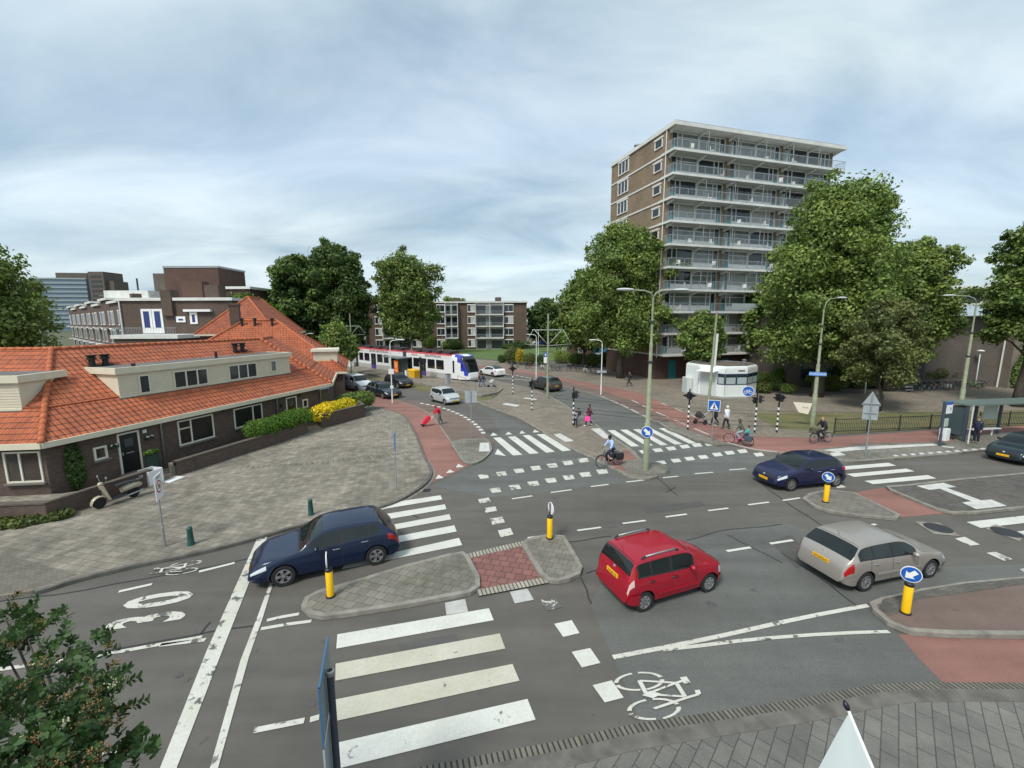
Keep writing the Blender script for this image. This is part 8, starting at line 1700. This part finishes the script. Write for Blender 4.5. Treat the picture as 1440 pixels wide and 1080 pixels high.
def trolley():
    a = Vector((math.cos(R(205)), math.sin(R(205)), 0)); c = Vector(p0)+a*1.3; t = thing('shopping_trolley', 'tilted red shopping trolley with white wheels pulled by the person in red', 'shopping trolley', (c.x, c.y, .01), R(205))
    b = MB(); b.mi = 0; Mx = Matrix.Translation((0, 0, .12)) @ Matrix.Rotation(R(-42), 4, 'Y'); b.add([Mx @ Vector(v) for v in ((-.13, -.18, .05), (.13, -.18, .05), (.13, .18, .05), (-.13, .18, .05), (-.16, -.2, .72), (.16, -.2, .72), (.16, .2, .72), (-.16, .2, .72), (-.08, -.15, .82), (.1, -.15, .82), (.1, .15, .82), (-.08, .15, .82))], [(3, 2, 1, 0)]+[(r*4+j, r*4+(j+1) % 4, r*4+4+(j+1) % 4, r*4+4+j) for r in (0, 1) for j in range(4)]+[(8, 9, 10, 11)]); b.build('bag', mat('trolley_red', (.62, .02, .05), .6), t, True, auto=50)
    b = MB(); b.tube([Mx @ Vector((-.17, -.15, .0)), Mx @ Vector((-.19, -.15, 1.05)), Mx @ Vector((-.19, .15, 1.05)), Mx @ Vector((-.17, .15, .0))], .013, 6); b.tube([Mx @ Vector((.1, -.17, .03)), Mx @ Vector((-.17, -.17, .0)), Mx @ Vector((-.17, .17, .0)), Mx @ Vector((.1, .17, .03))], .014, 6); b.build('frame', WHITE, t, True)
    for s in (-.2, .2): b = MB(); b.lathe([(.03, -.02), (.1, -.02), (.11, 0), (.1, .02), (.03, .02)], 14, (0, s, .11), axis='y'); b.build('wheel', BLACK, t, True, auto=40)
trolley()
child = person('child in a grey striped jacket with dark bag next to the striped pole', gp(809, 601, PZ), R(-100), stride(.16, .05), 1.28, top=(.42, .43, .45), stripes=(.05, .05, .07), legs=(.02, .025, .04), hair=(.012, .01, .01))
person('person with black hair and pale scarf walking just behind the striped jacket child', gp(813, 598.5, PZ), R(-100), stride(.14, .05), 1.36, top=(.03, .03, .045), legs=(.25, .28, .33), hair=(.012, .01, .01), wide=.95)
person('person in a maroon and black coat and white shoes carrying a pink bag', gp(828, 599, PZ), R(190), stride(.3, .06), 1.66, top=(.1, .02, .045), legs=(.02, .02, .03), shoes=(.75, .72, .7), coat=.12, hair=(.015, .012, .012), long_hair=True)
g = gp(826, 598.6, PZ); t = thing('bag', 'bright pink carrier bag held by the person in the maroon coat', 'bag', (g[0]-.05, g[1]-.25, PZ+.42)); b = MB(); b.add([(-.2, -.07, 0), (.2, -.07, 0), (.2, .07, 0), (-.2, .07, 0), (-.17, -.02, .36), (.17, -.02, .36), (.17, .02, .36), (-.17, .02, .36)], [(3, 2, 1, 0), (4, 5, 6, 7), (0, 1, 5, 4), (1, 2, 6, 5), (2, 3, 7, 6), (3, 0, 4, 7)]); b.build('bag_body', mat('bag_pink', (.85, .06, .35), .6), t); b = MB(); b.tube([(-.1, 0, .35), (-.04, 0, .5), (.04, 0, .5), (.1, 0, .35)], .01, 5); b.build('handle', mat('bag_pink', (.85, .06, .35)), t)
# cyclists
ride = dict(pelvis=(-.22, 0, .99), waist=(-.16, 0, 1.12), chest=(-.06, 0, 1.32), neck=(.0, 0, 1.49), jaw=(.05, 0, 1.56), skull=(.04, 0, 1.65), crown=(.03, 0, 1.71), sl=(-.04, .17, 1.42), sr=(-.04, -.17, 1.42), el=(.06, .25, 1.2), er=(.06, -.25, 1.2), wl=(.2, .27, 1.07), wr=(.2, -.27, 1.07),
            hl=(-.2, .09, .96), hr=(-.2, -.09, .96), kl=(.17, .11, .82), al=(-.1, .12, .5), tl=(.04, .12, .45), kr=(.16, -.11, .66), ar=(.04, -.12, .25), tr=(.18, -.12, .2))
def cyclist(fr, re, z, bl, fc, pl, **kw):
    a, b = G(*fr, z), G(*re, z); d = (a-b).normalized(); c = a.lerp(b, .5); rz = math.atan2(d.y, d.x); bk = {k: kw.pop(k) for k in ('basket', 'bags') if k in kw}
    bicycle('bicycle', bl, (c.x, c.y), rz, fc, z, **bk); return person(pl, (c.x, c.y, z), rz, ride, **kw), c, rz
cyclist((844.6, 657.5), (869, 653.5), .118, 'black city bicycle with rear panniers ridden at the red crossing on the median', (.02, .02, .022), 'person in a light blue shirt cycling over the red crossing patch', H=1.72, skin=SKIN_D, top=(.38, .5, .72), legs=(.02, .03, .07), shoes=(.4, .4, .42), hair=(.01, .01, .01), bags=mat('pannier_black', (.02, .022, .024), .7))
_, c, rz = cyclist((1026.7, 624), (1050, 627.5), .012, 'pink grey bicycle with a child seat and dark pannier on the red path', (.35, .12, .2), 'person in an olive jacket cycling with a child behind', H=1.68, top=(.09, .1, .07), legs=(.3, .33, .36), shoes=(.7, .1, .25), hair=(.05, .03, .02), long_hair=True, bags=mat('pannier_slate', (.05, .07, .09), .7))
bk = Vector((c.x, c.y, .012))-Vector((math.cos(rz), math.sin(rz), 0))*.50
sit = dict(pelvis=(0, 0, .98), waist=(0, 0, 1.12), chest=(0.0, 0, 1.3), neck=(0, 0, 1.46), hl=(.03, .1, .96), hr=(.03, -.1, .96), kl=(.32, .2, .86), kr=(.32, -.2, .86), al=(.3, .22, .5), ar=(.3, -.22, .5), tl=(.44, .22, .46), tr=(.44, -.22, .46), wl=(.3, .12, 1.12), wr=(.3, -.12, 1.12), el=(.1, .22, 1.16), er=(.1, -.22, 1.16))
person('child in a turquoise jacket sitting on the back of the bicycle', (bk.x, bk.y, .14), rz, sit, H=1.2, top=(.05, .42, .4), legs=(.03, .04, .1), shoes=(.75, .15, .3), hair=(.03, .02, .015))
cyclist((1143.3, 623.5), (1165, 622), .012, 'black bicycle with a front basket ridden along the red path by the fence', (.02, .02, .022), 'person in dark navy clothes cycling with a basket along the fence', H=1.72, top=(.012, .014, .03), legs=(.012, .014, .025), hair=(.35, .25, .2), hairless=True, wide=1.15, basket=1)
# pram pushers
def pram(label, loc, rz, c):
    t = thing('pram', label, 'pram', loc, rz); m_ = mat('pram_cloth_%d' % int(c[0]*99), c, .8); b = MB()
    b.ball((.05, 0, .62), (.38, .22, .2), 12); b.build('carrycot', m_, t, True); b = MB(); V = []
    for i in range(7):
        a = R(10+i*24); 
        for j in range(7): th = R(-90+j*30); V.append((.12+.26*math.cos(a)*math.cos(th)*1.0, .24*math.sin(th), .68+.3*math.sin(a)*max(.15, math.cos(th))))
    b.add(V, [(i*7+j, i*7+j+1, (i+1)*7+j+1, (i+1)*7+j) for i in range(6) for j in range(6)]); b.build('hood', m_, t, True)
    b = MB(); 
    for s in (-.22, .22): b.tube([(.35, s, .16), (-.1, s*.9, .5), (-.55, s*.9, 1.02)], .013, 6); b.tube([(-.35, s, .16), (.1, s*.9, .5)], .013, 6)
    b.tube([(-.55, -.2, 1.02), (-.55, .2, 1.02)], .016, 6); b.build('frame', STEEL, t, True)
    for x in (.35, -.35):
        for s in (-.25, .25): b = MB(); b.lathe([(.05, -.02), (.13, -.025), (.145, 0), (.13, .025), (.05, .02)], 14, (x, s, .145), axis='y'); b.build('wheel', BLACK, t, True, auto=40)
push = stride(.24, .08); push.update(chest=(.08, 0, 1.27), neck=(.12, 0, 1.43), jaw=(.16, 0, 1.5), skull=(.16, 0, 1.58), crown=(.15, 0, 1.64), sl=(.07, .175, 1.38), sr=(.07, -.175, 1.38), el=(.12, .24, 1.12), er=(.12, -.24, 1.12), wl=(.38, .18, 1.04), wr=(.38, -.18, 1.04))
g = gp(1005, 598, .012); person('person in a long black coat pushing a dark pram in front of the kiosk', g, R(150), push, 1.74, top=(.015, .016, .018), legs=(.02, .02, .03), coat=.3, hair=(.12, .1, .09), wide=1.15)
pram('dark pram pushed by the person in the black coat', (g[0]+1.02*math.cos(R(150)), g[1]+1.02*math.sin(R(150)), .012), R(150), (.03, .03, .032))
person('elderly person in a white jacket walking beside the blue cycle sign', gp(1021, 603.5, .012), R(120), stride(.18, .05, .2), 1.76, top=(.66, .72, .78), legs=(.035, .025, .03), hair=(.6, .58, .55), coat=.14, wide=1.2, hairless=False)
g = gp(679, 545, .25); person('person in a navy jacket and jeans at the end of the tram platform', g, R(10), push, 1.72, top=(.02, .025, .05), legs=(.1, .15, .26), hair=(.02, .015, .012)); pram('pale pram at the end of the tram platform', (g[0]+1.0, g[1]+.17, .25), R(10), (.4, .4, .38))
person('person with pale hair beside the pram on the tram platform', gp(674, 544.5, .25), R(-20), {}, 1.7, top=(.25, .1, .08), legs=(.2, .25, .33), hair=(.08, .05, .03))
person('person in dark clothes waiting inside the bus shelter before the red panel', gp(1372, 623, .1), R(185), {'wr': (.28, -.14, 1.15), 'er': (.05, -.24, 1.13)}, 1.74, top=(.02, .03, .045), legs=(.02, .02, .035), shoes=(.1, .1, .1), hair=(.1, .07, .05), wide=1.05)
